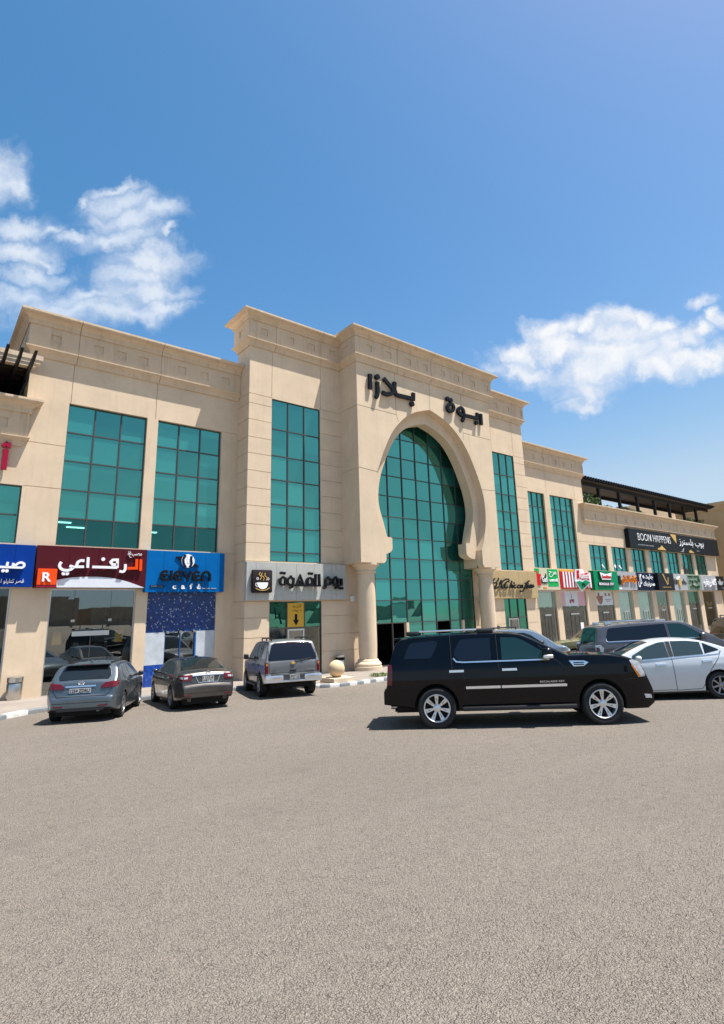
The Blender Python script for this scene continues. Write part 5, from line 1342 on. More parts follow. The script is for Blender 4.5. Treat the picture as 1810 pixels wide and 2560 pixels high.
t = thing('stone_ball_bollard', 'cream stone ball resting on a square slab near the kerb', 'bollard', (13.72, 19.5, gz(13.72, 19.5)+PAVE))
zb_ = gz(13.72, 19.5)+PAVE
M['ball'] = stone_mat('cream_stone', (0.62, 0.48, 0.30), 0.2)
mb = MB(); mb.bbox(13.27, 14.25, 19.05, 20.05, zb_-0.04, zb_+0.19, 0.015); mb.build('slab', M['stone'], t)
mb = MB(); r_ = 0.335
mb.lathe([(max(0.0, r_*math.cos(a)), r_*math.sin(a)) for a in [R(-75+165*k/22) for k in range(23)]], (13.72, 19.52, zb_+0.19+r_*math.sin(R(75))), 36); mb.build('ball', M['ball'], t, smooth=60)

for (x, z, lab) in ((18.35, 2.70, 'small white wall lamp left of the left column'), (28.75, 2.45, 'small dark twin wall lamp left of the right column')):
    t = thing('wall_lamp', lab, 'lamp', (x, YF-0.01, z))
    wl = MB(); wl.box(x-0.06, x+0.06, YF-0.05, YF-0.001, z-0.08, z+0.08); wl.build('bracket', M['white' if x < 20 else 'frame'], t)
    wl = MB()
    if x < 20: wl.bbox(x-0.16, x+0.04, YF-0.25, YF-0.05, z-0.14, z+0.14, 0.03)
    else:
        for zz in (z+0.12, z-0.2): wl.bbox(x-0.08, x+0.10, YF-0.32, YF-0.05, zz-0.07, zz+0.07, 0.02)
    wl.build('lamp_head', M['white' if x < 20 else 'blackm'], t)
t = thing('intercom_box', 'small dark intercom on the wall right of the right column', 'intercom', (30.4, YF, 0.7))
wl = MB(); wl.bbox(30.3, 30.52, YF-0.06, YF-0.001, 0.6, 0.85, 0.015); wl.build('case', M['frame'], t)
wl = MB(); wl.lathe([(0.05, -0.03), (0.05, 0.0), (0.0, 0.0)], (30.41, YF-0.06, 0.74), 12, 'Y'); wl.build('lens', M['black'], t)
t = thing('extinguisher', 'red fire extinguisher seen through the glass door under the striped sign', 'extinguisher', (41.75, 25.5, 0))
wl = MB(); z = floor_z(41.75); wl.lathe([(0.0, z), (0.11, z), (0.12, z+.03), (0.12, z+.75), (0.06, z+.86), (0.04, z+.95), (0.0, z+.95)], (41.75, 26.25, 0), 16); wl.build('cylinder', M['sign_red'], t, smooth=40)
wl = MB(); wl.tube((41.75, 26.25, z+.95), (41.9, 26.2, z+1.0), .02); wl.tube((41.9, 26.2, z+1.0), (41.93, 26.2, z+.5), .012); wl.build('hose', M['black'], t)

# weeds in the kerb near the tail of the black car
rnd = random.Random(9)
t = thing('weed_tuft', 'small green weeds growing behind the kerb beside the black car', 'weeds', (16.6, 20.2, gz(16.6, 20.2)+PAVE))
leaf_mesh((16.6, 20.2, gz(16.6, 20.2)+PAVE+.06), (.55, .4, .10), 160, .08, rnd).build('foliage', M['leaf_pale'], t)

# the far side of the car park, seen only mirrored in the glass
M['city'] = stone_mat('city_render', (0.36, 0.30, 0.23), 0.2)
def city(x0, x1, y0, y1, h, lab, wn):
    t = thing('distant_building', lab, 'building', ((x0+x1)/2, (y0+y1)/2, 0.8))
    mb = MB(); hs = []
    k = (x1-x0)/wn
    for i in range(wn):
        for j in range(int(h/3.4)): hs.append((x0+k*(i+.3), x0+k*(i+.7), 2+3.4*j, 3.6+3.4*j, .3))
    cells(mb, lambda u, z, d: (u, y1-d, z), x0, x1, -1, h, hs)
    mb.face([(x0, y0, -1), (x0, y1, -1), (x0, y1, h), (x0, y0, h)]); mb.face([(x1, y0, -1), (x1, y1, -1), (x1, y1, h), (x1, y0, h)])
    mb.face([(x0, y0, h), (x1, y0, h), (x1, y1, h), (x0, y1, h)])
    mb.build('wall', M['city'], t)
city(20, 42, -180, -150, 9.5, 'tall beige block mirrored in the glass of the shop under the maroon sign', 3)
city(46, 74, -180, -150, 6.2, 'low beige block mirrored in the glass of the shop under the maroon sign', 4)
city(-20, 16, -180, -150, 5.5, 'wide low house mirrored in the glass behind the grey hatchback', 4)
city(90, 140, -180, -150, 6, 'long low house mirrored in the entrance glass', 6)
city(150, 190, -180, -150, 7, 'distant house mirrored at the right of the entrance glass', 5)
for (x, y, lab) in ((24, -14, 'slim street lamp mirrored in the left of the entrance glass'), (36, -20, 'slim street lamp mirrored in the middle of the entrance glass')):
    t = thing('street_lamp', lab, 'lamp', (x, y, gz(x, y)))
    mb = MB(); mb.tube((x, y, gz(x, y)), (x, y, 8.2), .09, .05); mb.build('pole', M['frame'], t)
    mb = MB(); mb.tube((x, y, 8.1), (x+1.6, y, 8.7), .04, .03); mb.box(x+1.5, x+2.1, y-.12, y+.12, 8.65, 8.78); mb.build('arm', M['frame'], t)
rnd = random.Random(3)
for (x, y, h, lab) in ((29, -30, 3.4, 'bushy tree mirrored low in the entrance glass'), (47, -34, 3.8, 'round tree mirrored right of the entrance doors'), (2, -32, 4.2, 'tree mirrored at the left of the shop under the maroon sign')):
    t = thing('tree', lab, 'tree', (x, y, gz(x, y)))
    mb = MB(); mb.tube((x, y, gz(x, y)), (x, y, h-1.2), .16, .1); mb.build('trunk', M['wood'], t)
    leaf_mesh((x, y, h), (2.2, 2.2, 1.5), 900, .28, rnd).build('crown', M['leaf'], t)
# ------------------------------------------------------------------ vehicles
def lerp(x, tab):
    if x <= tab[0][0]: return tab[0][1]
    for (a, fa), (b, fb) in zip(tab[:-1], tab[1:]):
        if x <= b: return fa+(fb-fa)*(x-a)/(b-a) if b > a else fb
    return tab[-1][1]
def smooth_tab(tab, k=5):
    out = catmull([tuple(p) for p in tab], k)
    q = [out[0]]
    for p in out[1:]:
        q.append((max(p[0], q[-1][0]+0.0008), p[1]))
    return q

def car_paint(name, col, metal=0.0, rough=0.35, dusty=0.08, spec=0.4):
    m, nt, out = new_mat(name)
    b = nd(nt, 'ShaderNodeBsdfPrincipled')
    b.inputs['Roughness'].default_value = rough; b.inputs['Metallic'].default_value = metal
    b.inputs['Specular IOR Level'].default_value = spec
    b.inputs['Coat Weight'].default_value = 0.9 if spec > 0 else 0.62; b.inputs['Coat Roughness'].default_value = 0.04
    g = nd(nt, 'ShaderNodeNewGeometry')
    n = nd(nt, 'ShaderNodeTexNoise', i_Scale=2.5, i_Detail=6.0, i_Roughness=0.65)
    nt.links.new(g.outputs['Position'], n.inputs['Vector'])
    # a thin film of desert dust, heavier towards the sills
    dust = ramp(nt, n.outputs['Fac'], [(0.40, (0, 0, 0)), (0.75, (1, 1, 1))])
    c = mixc(nt, mth(nt, 'MULTIPLY', dust, dusty), tuple(col), (0.30, 0.26, 0.21))
    nt.links.new(c, b.inputs['Base Color'])
    r = mth(nt, 'ADD', 0.03, mth(nt, 'MULTIPLY', dust, 0.12))
    nt.links.new(r, b.inputs['Coat Roughness'])
    nt.links.new(b.outputs[0], out.inputs['Surface'])
    return m
def car_glass(name, col, refl=0.07):
    m, nt, out = new_mat(name)
    b = nd(nt, 'ShaderNodeBsdfPrincipled', i_Roughness=0.03)
    b.inputs['Base Color'].default_value = tuple(col)+(1,)
    b.inputs['Specular IOR Level'].default_value = 0.5+refl*2
    nt.links.new(b.outputs[0], out.inputs['Surface'])
    return m
M['tyre'] = principled('tyre_rubber', (0.016, 0.016, 0.017), 0.85, noise=0.3, nscale=9)
M['rim'] = principled('alloy_rim', (0.74, 0.73, 0.71), 0.38, 0.85)
M['rim_dull'] = principled('dull_alloy_rim', (0.30, 0.30, 0.31), 0.35, 0.8)
M['chrome'] = principled('chrome', (0.84, 0.83, 0.82), 0.30, 1.0)
M['trim'] = principled('black_trim', (0.012, 0.012, 0.013), 0.5)
M['under'] = principled('underbody', (0.008, 0.008, 0.008), 0.9)
M['gap'] = principled('panel_gap', (0.004, 0.004, 0.005), 0.8)
M['glass_black'] = car_glass('privacy_glass', (0.004, 0.005, 0.008))
M['glass_dark'] = car_glass('tinted_car_glass', (0.010, 0.014, 0.016))
M['glass_teal'] = car_glass('clear_car_glass_dark_cabin', (0.008, 0.030, 0.030))
M['glass_grey'] = car_glass('clear_car_glass', (0.035, 0.055, 0.058))
M['lamp_red'] = principled('red_lamp', (0.11, 0.002, 0.004), 0.2, coat=0.35, noise=0.3, nscale=7)
M['lamp_dark'] = principled('dark_red_lamp', (0.04, 0.001, 0.003), 0.15, coat=0.4)
M['lamp_white'] = principled('clear_lamp', (0.42, 0.43, 0.45), 0.12, coat=1.0, noise=0.35, nscale=14)
M['lamp_amber'] = principled('amber_lamp', (0.50, 0.15, 0.008), 0.2, coat=0.4)
M['plate'] = principled('number_plate', (0.46, 0.46, 0.44), 0.5, noise=0.15, nscale=12)

class Car:
    def __init__(s, name, label, cat, spec, paint, loc, ang, group=None):
        s.sp = spec
        s.top = smooth_tab(spec['top'], 5)
        s.W = spec['W']/2
        s.T = spec['T']
        s.x0, s.x1 = s.top[0][0], s.top[-1][0]
        s.root = bpy.data.objects.new(name, None); COL.objects.link(s.root)
        LOCAL.add(s.root.name)
        tag(s.root, label, cat, group)
        d = Vector((math.cos(R(ang)), math.sin(R(ang)), 0))
        e = 0.6
        gx_ = (gz(loc[0]+e, loc[1])-gz(loc[0]-e, loc[1]))/(2*e); gy_ = (gz(loc[0], loc[1]+e)-gz(loc[0], loc[1]-e))/(2*e)
        n = Vector((-gx_, -gy_, 1)).normalized()
        f = (d-n*d.dot(n)).normalized(); l = n.cross(f)
        mt = Matrix((f, l, n)).transposed().to_4x4()
        mt.translation = (loc[0], loc[1], gz(*loc))
        s.root.matrix_world = mt
        s.paint = paint
        s.wheels_x = (0.0, spec['WB'])
        s.R = spec['R']
        s.body()
    # shape functions
    def ztop(s, x): return lerp(x, s.top)
    def plan(s, x):
        sp = s.sp
        f = 1.0
        a = (s.x0+sp['Rr']-x)/sp['Rr']
        if a > 0: f -= sp['ar']*min(1, a)**2.4
        b = (x-(s.x1-sp['Rf']))/sp['Rf']
        if b > 0: f -= sp['af']*min(1, b)**2.2
        return f
    def hw(s, x, z): return s.W*s.plan(x)*lerp(z, s.T)
    def zbot(s, x):
        z = lerp(x, s.sp['bot'])
        for wx in s.wheels_x:
            ra = s.R+s.sp.get('arch', 0.075)
            d = abs(x-wx)
            if d < ra: z = max(z, s.R+math.sqrt(ra*ra-d*d)*s.sp.get('archk', 1.0))
        return z
    def body(s):
        xs = set(p[0] for p in s.top)
        for wx in s.wheels_x:
            ra = s.R+s.sp.get('arch', 0.075)
            for k in (1.001, .995, .97, .92, .85, .75, .6, .45, .3, .15, 0):
                xs |= {wx-ra*k, wx+ra*k}
        n = 70
        xs |= {s.x0+(s.x1-s.x0)*i/n for i in range(1, n)}
        xs = sorted(x for x in xs if s.x0 <= x <= s.x1)
        q = [xs[0]]
        for x in xs[1:]:
            if x-q[-1] > 0.0006: q.append(x)
        xs = q
        NS, NT = 26, 6
        mb = MB(); rings = []
        for x in xs:
            zt, zb = s.ztop(x), s.zbot(x)
            zt = max(zt, zb+0.06)
            h = zt-zb
            r = min(s.sp.get('edge', 0.07), 0.35*h)
            half = [(0.0, zb), (s.hw(x, zb)*0.9, zb), (s.hw(x, zb+0.02)*0.985, zb+0.006)]
            for j in range(NS+1):
                z = zb+0.02+(zt-r-zb-0.02)*j/NS
                half.append((s.hw(x, z), z))
            yt = half[-1][0]; rr = min(0.11, yt*0.25)
            crown_ = min(0.035, 0.25*h)
            for k in range(1, 5):
                a = PI/2*k/4
                half.append((yt-rr*(1-math.cos(a)), zt-r+(r-crown_)*math.sin(a)))
            y1 = half[-1][0]
            for k in range(1, NT+1):
                y = y1*(1-k/NT)
                half.append((y, zt-crown_*(y/y1)**2))
            ring = [(x, y, z) for y, z in half] + [(x, -y, z) for y, z in half[-2:0:-1]]
            rings.append(ring)
        m = len(rings[0])
        vs = [p for r_ in rings for p in r_]
        nh = NS+1+3+4+NT
        for i in range(len(rings)-1):
            for j in range(m):
                k = (j+1) % m
                low = (j <= 1 or j >= m-2)
                mb.f.append((i*m+j, i*m+k, (i+1)*m+k, (i+1)*m+j)); mb.m.append(1 if low else 0)
        mb.v = vs
        mb.f.append(tuple(range(m))); mb.m.append(0)
        mb.f.append(tuple((len(rings)-1)*m+i for i in range(m))[::-1]); mb.m.append(0)
        s.bodyo = mb.build('body', [s.paint, M['under']], s.root, smooth=32)
    # inverse surfaces for lamps, windows, trim
    def end_x(s, y, z, rear):
        T = s.top if rear else s.top[::-1]
        ze = z+0.03*(abs(y)/s.W)**2
        x = T[0][0]
        for (a, za), (b, zb) in zip(T[:-1], T[1:]):
            if za >= ze: x = a; break
            if zb >= ze:
                x = a+(b-a)*(ze-za)/max(1e-6, zb-za); break
        st = 0.01 if rear else -0.01
        for _ in range(120):
            if s.hw(x, z) >= abs(y)+0.0: break
            x += st
        return x
    def patch(s, poly, where, mat, name, parent=None, off=0.006, nr=8, nc=8, skirt=0.03, sgn=-1, smooth=50):
        """poly (u, v) convex in v; where: side (x,z), rear (y,z), front (y,z), top (x,y)"""
        us = [p[0] for p in poly]; vs_ = [p[1] for p in poly]
        v0, v1 = min(vs_), max(vs_)
        def span(v):
            xs = []
            n = len(poly)
            for i in range(n):
                (a, b), (c, d) = poly[i], poly[(i+1) % n]
                if (b-v)*(d-v) <= 0 and abs(b-d) > 1e-9: xs.append(a+(c-a)*(v-b)/(d-b))
            return (min(xs), max(xs)) if xs else None
        grid = []
        levels = sorted(set([v0+1e-4+(v1-v0-2e-4)*i/nr for i in range(nr+1)] + [min(max(v, v0+1e-4), v1-1e-4) for v in vs_]))
        for v in levels:
            sp_ = span(v)
            if sp_ is None: continue
            grid.append([(sp_[0]+(sp_[1]-sp_[0])*j/nc, v) for j in range(nc+1)])
        def mp(u, v, o):
            if where == 'side': return (u, sgn*(s.hw(u, v)+o), v)
            if where == 'rear': return (s.end_x(u, v, True)-o, u, v)
            if where == 'front': return (s.end_x(u, v, False)+o, u, v)
            z = s.ztop(u); dz = (s.ztop(u+0.03)-s.ztop(u-0.03))/0.06
            nn = Vector((-dz, 1)).normalized()
            yt = max(0.3, s.hw(u, z-0.07)-0.1)
            return (u+nn.x*o, v, z-0.035*(v/yt)**2+nn.y*o)
        mb = MB()
        F = [[mp(u, v, off) for u, v in row] for row in grid]
        Bk = [[mp(u, v, off-skirt) for u, v in row] for row in grid]
        for a, b in zip(F[:-1], F[1:]):
            for j in range(nc): mb.face((a[j], a[j+1], b[j+1], b[j]))
        for j in range(nc):
            mb.face((F[0][j], F[0][j+1], Bk[0][j+1], Bk[0][j])); mb.face((F[-1][j], F[-1][j+1], Bk[-1][j+1], Bk[-1][j]))
        for i in range(len(F)-1):
            for j in (0, nc): mb.face((F[i][j], F[i+1][j], Bk[i+1][j], Bk[i][j]))
        return mb.build(name, mat if not isinstance(mat, str) else M[mat], parent or s.bodyo, smooth=smooth)
    def line(s, pts, where, w, mat, name='panel_gap', sgn=-1, off=0.002, parent=None, skirt=0.012):
        """a narrow band following the surface"""
        P = []
        for (a, b), (c, d) in zip(pts[:-1], pts[1:]):
            L = math.hypot(c-a, d-b); n = max(1, int(L/0.05))
            P += [(a+(c-a)*i/n, b+(d-b)*i/n) for i in range(n)]
        P.append(pts[-1])
        mb = MB(); rows = []
        for i, p in enumerate(P):
            a = P[max(0, i-1)]; b = P[min(len(P)-1, i+1)]
            d = Vector((b[0]-a[0], b[1]-a[1])); d = d.normalized() if d.length > 0 else Vector((1, 0))
            nn = Vector((-d.y, d.x))*w/2
            row = []
            for k in (1, -1):
                u, v = p[0]+nn.x*k, p[1]+nn.y*k
                for o in (off, off-skirt):
                    if where == 'side': row.append((u, sgn*(s.hw(u, v)+o), v))
                    elif where == 'rear': row.append((s.end_x(u, v, True)-o, u, v))
                    elif where == 'front': row.append((s.end_x(u, v, False)+o, u, v))
                    else: row.append((u, v, s.ztop(u)+o-0.035*(v/max(.3, s.hw(u, s.ztop(u)-.07)-.1))**2))
            rows.append(row)
        for a, b in zip(rows[:-1], rows[1:]):
            mb.face((a[0], a[2], b[2], b[0])); mb.face((a[0], b[0], b[1], a[1])); mb.face((a[2], a[3], b[3], b[2]))
        return mb.build(name, M[mat], parent or s.bodyo)
    def wells(s):
        mb = MB(); b = s.W*0.985
        for wx in s.wheels_x:
            ra = s.R+s.sp.get('arch', .075)-.012
            mb.box(wx-ra, wx+ra, -s.sp['track']/2+.17, s.sp['track']/2-.17, s.R*.75, s.R+ra)
        z = lerp(1.0, s.sp['bot'])
        mb.box(s.x0+.25, s.x1-.3, -b*.72, b*.72, z-.03, z+.12)
        mb.build('underbody', M['under'], s.root)
    def wheels(s, spokes=7, rim='rim', rimr=0.66, track=None, style='double', width=0.25):
        tr = track or s.sp['track']
        s.wells()
        proto = None
        for wx in s.wheels_x:
            for sg in (-1, 1):
                c = (wx, sg*tr/2, s.R)
                if proto is None:
                    proto = s.make_wheel(spokes, rim, rimr, style, width)
                    o = proto
                else:
                    o = proto.copy(); COL.objects.link(o)
                    for ch in proto.children:
                        k = ch.copy(); COL.objects.link(k); k.parent = o
                o.parent = s.root
                o.matrix_parent_inverse = Matrix.Identity(4)
                o.location = c
                o.rotation_euler = (0, 0, 0 if sg < 0 else PI)
    def make_wheel(s, spokes, rim, rimr, style, width):
        """modelled with the outer face towards -Y"""
        r = s.R; w = width/2; rr = r*rimr
        mb = MB()
        mb.lathe([(0.0, -w*.25), (rr*0.55, -w*.25), (rr*0.98, -w*.1), (rr*.98, w*.8)], (0, 0, 0), 28, 'Y')      # drum and barrel
        wh = mb.build('wheel', M['under'], None, smooth=40)
        mb = MB()
        mb.lathe([(rr, w*.9), (r*.93, w), (r*.985, w*.85), (r, w*.6), (r, -w*.6), (r*.985, -w*.85), (r*.93, -w), (r*.84, -w*1.0), (r*.80, -w*.96), (rr*1.02, -w*.93), (rr, -w*.85), (rr, w*.9)], (0, 0, 0), 44, 'Y')
        ty = mb.build('tyre', M['tyre'], wh, smooth=45)
        mb = MB()
        mb.lathe([(rr*1.0, -w*.80), (rr*1.015, -w*.95), (rr*.985, -w*.98), (rr*.93, -w*.90), (rr*.90, -w*.70), (rr*.90, -w*.2)], (0, 0, 0), 44, 'Y')
        mb.lathe([(0.0, -w*.90), (rr*.17, -w*.90), (rr*.24, -w*.86), (rr*.30, -w*.72), (rr*.30, -w*.3)], (0, 0, 0), 28, 'Y')
        def bar(a, u0, u1, h0, h1, y0, y1):
            ca_, sa_ = math.cos(a), math.sin(a)
            def P(u, v, y): return (u*ca_-v*sa_, y, u*sa_+v*ca_)
            f = [P(u0, -h0, y0), P(u1, -h1, y1), P(u1, h1, y1), P(u0, h0, y0)]
            g = [(p[0], p[1]+w*.35, p[2]) for p in f]
            mb.face(f)
            for i in range(4):
                j = (i+1) % 4; mb.face((f[i], g[i], g[j], f[j]))
        for k in range(spokes):
            a = 2*PI*k/spokes+PI/2
            if style == 'double':
                for dv in (-1, 1):
                    da = dv*0.105
                    bar(a+da*1.1, rr*.26, rr*.95, rr*.045, rr*.05, -w*.74, -w*.86)
                bar(a, rr*.7, rr*.92, rr*.05, rr*.06, -w*.70, -w*.78)
                bar(a, rr*.24, rr*.42, rr*.08, rr*.08, -w*.73, -w*.76)
            else:
                bar(a, rr*.22, rr*.95, rr*.10, rr*.075, -w*.72, -w*.84)
        mb.build('rim', M[rim], wh, smooth=35)
        return wh
    def mirror(s, x, z, mat, sgn, l=0.20, h=0.17, d=0.22, chrome=False):
        y = sgn*(s.hw(x, z)+0.02)
        mb = MB()
        y2 = y+sgn*d
        mb.bbox(x-l/2, x+l/2, min(y+sgn*.06, y2), max(y+sgn*.06, y2), z, z+h, 0.05)
        o = mb.build('mirror', mat, s.bodyo, smooth=50)
        mb = MB(); mb.tube((x, y-sgn*.05, z+.03), (x, y+sgn*.1, z+.05), .03); mb.build('mirror_arm', M['trim'], o)
        mb = MB(); mb.box(x-l/2-.004, x-l/2+.001, min(y+sgn*.09, y2-sgn*.03), max(y+sgn*.09, y2-sgn*.03), z+.03, z+h-.03); mb.build('mirror_glass', M['glass_dark'], o)
        if chrome:
            mb = MB(); mb.bbox(x-l/2+.01, x+l/2+.012, min(y+sgn*.07, y2+sgn*.008), max(y+sgn*.07, y2+sgn*.008), z+.0, z+h*.36, 0.02); mb.build('mirror_cap', M['chrome'], o, smooth=50)
    def end_text(s, body, y0, y1, z0, z1, mat, rear=True, d=0.006, off=0.012, parent=None, name='lettering'):
        """flat lettering on the rear or front face; y0 is where it begins for the reader"""
        me = text_mesh(body, 0, 1, 0, 1, 0, d, bold=0.01)
        for v in me.vertices:
            u = y0+(y1-y0)*v.co.x; z = z0+(z1-z0)*v.co.z
            x = s.end_x(0.5*(y0+y1), 0.5*(z0+z1), rear)
            v.co = (x-off+v.co.y, u, z) if rear else (x+off-v.co.y, u, z)
        me.materials.clear(); me.materials.append(M[mat])
        return link(name, me, parent or s.bodyo)
    def plate_rear(s, y, z, w, h, txt, txt2=None, off=0.02):
        x = s.end_x(y, z, True)-off
        mb = MB(); mb.box(x-.008, x, y-w/2, y+w/2, z-h/2, z+h/2)
        p = mb.build('number_plate', M['plate'], s.bodyo)
        rows = [(txt, z-h*.36, z+h*.36)] if not txt2 else [(txt, z+.03*h, z+h*.42), (txt2, z-h*.42, z-.06*h)]
        for t_, a, b in rows:
            me = text_mesh(t_, 0, 1, 0, 1, 0, .002, bold=0.012)
            for v in me.vertices:
                v.co = (x-.009+v.co.y, y+w*.45-(w*.9)*v.co.x, a+(b-a)*v.co.z)
            me.materials.clear(); me.materials.append(M['black'])
            link('plate_lettering', me, p)
    def pipe(s, x, y, z, r=0.035):
        mb = MB(); mb.lathe([(r*.8, .14), (r*.8, 0), (r, 0), (r, .16)], (x, y, z), 14, 'X'); mb.build('exhaust_pipe', M['steel'], s.root, smooth=40)

def mirror_pts(p): return [(-a, b) for a, b in p]

SUV_T = [(0.25, .93), (0.45, .97), (0.75, .995), (0.95, 1.0), (1.15, .985), (1.28, .955), (1.34, .93), (1.80, .795), (1.95, .76)]
# ---- the big black one in the foreground
ESC = dict(W=2.02, WB=3.30, R=0.395, track=1.72, Rr=0.40, ar=0.10, Rf=0.75, af=0.20, T=SUV_T, arch=0.06,
    bot=[(-1.1, .47), (-.6, .42), (-.4, .38), (.5, .33), (2.8, .30), (3.7, .28), (4.2, .27), (4.35, .36)],
    top=[(-1.10, .62), (-1.095, .78), (-1.06, .82), (-1.03, .86), (-1.015, 1.0), (-.985, 1.2), (-.955, 1.32), (-.88, 1.55), (-.80, 1.73), (-.74, 1.795), (-.55, 1.835), (0, 1.87), (.8, 1.885), (1.35, 1.875), (1.70, 1.845), (1.92, 1.79), (2.30, 1.60), (2.70, 1.400), (2.80, 1.378), (3.3, 1.37), (3.6, 1.345), (3.95, 1.28), (4.12, 1.20), (4.20, 1.08), (4.25, .95), (4.30, .82), (4.345, .70), (4.35, .60)])
M['p_black'] = car_paint('black_paint', (0.0012, 0.0016, 0.003), 0.0, 0.4, 0.004, 0.0)
c = Car('large_suv', 'large glossy black SUV with chrome seven spoke wheels crossing in front', 'car', ESC, M['p_black'], (9.36, 9.42), -45.8)
for sg in (-1, 1):
    c.patch([(-.64, 1.375), (-.52, 1.66), (-.44, 1.70), (.02, 1.725), (.09, 1.69), (.06, 1.60), (-.05, 1.40), (-.10, 1.37)], 'side', 'glass_black', 'side_window', sgn=sg)
    c.patch([(.42, 1.44), (.46, 1.55), (.56, 1.71), (.64, 1.735), (1.20, 1.745), (1.18, 1.305), (.54, 1.305), (.46, 1.36)], 'side', 'glass_black', 'side_window', sgn=sg)
    c.patch([(1.42, 1.745), (1.72, 1.73), (1.88, 1.67), (2.06, 1.55), (2.27, 1.42), (2.36, 1.30), (1.40, 1.305)], 'side', 'glass_teal', 'side_window', sgn=sg)
    c.line([(.40, 1.36), (.46, 1.29), (.60, 1.275), (1.3, 1.275), (2.36, 1.275)], 'side', 0.028, 'chrome', 'chrome_strip', sgn=sg, off=0.012)
    c.line([(.62, .775), (1.32, .775)], 'side', 0.05, 'chrome', 'chrome_strip', sgn=sg, off=0.018)
    c.line([(1.345, .775), (2.64, .775)], 'side', 0.05, 'chrome', 'chrome_strip', sgn=sg, off=0.018)
    for xa in (.30, 1.38):
        c.line([(xa, 1.105), (xa+.30, 1.105)], 'side', 0.045, 'chrome', 'door_handle', sgn=sg, off=0.04, skirt=.05)
    for pts in ([(.36, 1.84), (.36, 1.2), (.42, .95), (.58, .78), (.60, .40)], [(1.33, 1.80), (1.32, 1.2), (1.33, .40)], [(2.18, 1.56), (2.44, 1.30), (2.66, 1.1), (2.66, .40)], [(.60, .40), (2.66, .40)], [(-1.0, .845), (-.55, .84)], [(3.72, .84), (4.24, .86)], [(2.95, 1.345), (3.6, 1.31), (3.98, 1.22)]):
        c.line(pts, 'side', 0.012, 'gap', sgn=sg)
    # fender vent, chrome frame with dark slots
    v = c.patch([(2.74, 1.235), (3.04, 1.225), (3.12, 1.19), (3.02, 1.125), (2.82, 1.12), (2.77, 1.19)], 'side', 'chrome', 'fender_vent', sgn=sg, off=0.016)
    for z in (1.15, 1.19):
        c.patch([(2.83, z-.010), (3.02, z-.010), (3.04, z+.012), (2.82, z+.014)], 'side', 'trim', 'vent_slot', v, 0.020, 2, 3, sgn=sg)
    tl = c.patch([(-1.02, .87), (-.99, 1.26), (-.90, 1.27), (-.89, 1.1), (-.905, .86)], 'side', 'lamp_red', 'tail_lamp', sgn=sg, off=0.012)
    c.patch([(-.985, 1.02), (-.93, 1.02), (-.93, 1.10), (-.975, 1.10)], 'side', 'lamp_dark', 'lamp_core', tl, 0.015, 3, 3, sgn=sg)
    hl = c.patch([(3.93, 1.20), (4.00, 1.215), (4.12, 1.17), (4.22, .93), (4.21, .88), (4.06, .87)], 'side', 'lamp_white', 'headlight', sgn=sg, off=0.010)
    c.patch([(3.945, 1.11), (3.985, 1.10), (4.115, .885), (4.062, .88)], 'side', 'lamp_amber', 'indicator', hl, 0.014, 4, 3, sgn=sg)
    fg = c.patch([(4.14, .55), (4.29, .53), (4.30, .46), (4.16, .47)], 'side', 'lamp_white', 'fog_lamp', sgn=sg, off=0.012)
    c.mirror(2.30, 1.30, c.paint, sg, .20, .20, .22, True)
    # running board and arch lips
    mb = MB(); y = sg*(c.W*.95)
    mb.bbox(.52, 2.78, min(y, y+sg*.12), max(y, y+sg*.12), .33, .41, .02); mb.build('running_board', M['trim'], c.root, smooth=40)
    mb = MB(); mb.tube((-.62, sg*.66, 1.885), (1.5, sg*.66, 1.94), .0); 
    rl = MB(); rl.bbox(-.30, .95, sg*.64-.025, sg*.64+.025, 1.905, 1.945, .012); rr_ = rl.build('roof_rail', M['chrome'], c.root, smooth=40)
    for xa, xb in ((-.58, -.305), (.955, 1.30)):
        rl = MB(); rl.bbox(xa, xb, sg*.64-.035, sg*.64+.035, 1.84, 1.935, .03); rl.build('rail_foot', M['trim'], rr_, smooth=40)
me = text_mesh('ESCALADE ESV', 2.12, 2.60, .83, .865, 0, .004, bold=.01, space=1.15)
for v in me.vertices: v.co.y = -(c.hw(v.co.x, v.co.z)+.004)+v.co.y
me.materials.clear(); me.materials.append(M['chrome']); link('lettering', me, c.bodyo)
c.patch([(1.98, -.66), (2.68, -.78), (2.68, .78), (1.98, .66)], 'top', 'glass_dark', 'windscreen', nr=8, nc=10)
c.patch([(-.70, 1.38), (-.60, 1.74), (.60, 1.74), (.70, 1.38)], 'rear', 'glass_black', 'rear_window')
c.patch([(-.55, .62), (-.55, 1.08), (.55, 1.08), (.55, .62)], 'front', 'trim', 'grille', off=.012)
for z in (.70, .80, .90, 1.0): c.line([(-.52, z), (.52, z)], 'front', .025, 'chrome', 'grille_bar', off=.022)
c.plate_rear(0, .98, .34, .16, '4821', off=.02)
mb = MB(); mb.bbox(-.86, -.70, -.70, .70, 1.765, 1.81, .015); mb.build('spoiler', c.paint, c.bodyo, smooth=40)
c.pipe(-.98, -.62, .40, .04)
mb = MB(); mb.box(-.9, 3.9, -.62, .62, .30, .42); mb.build('chassis', M['under'], c.root)
c.wheels(7, 'rim', .68, 1.74, 'double', .28)

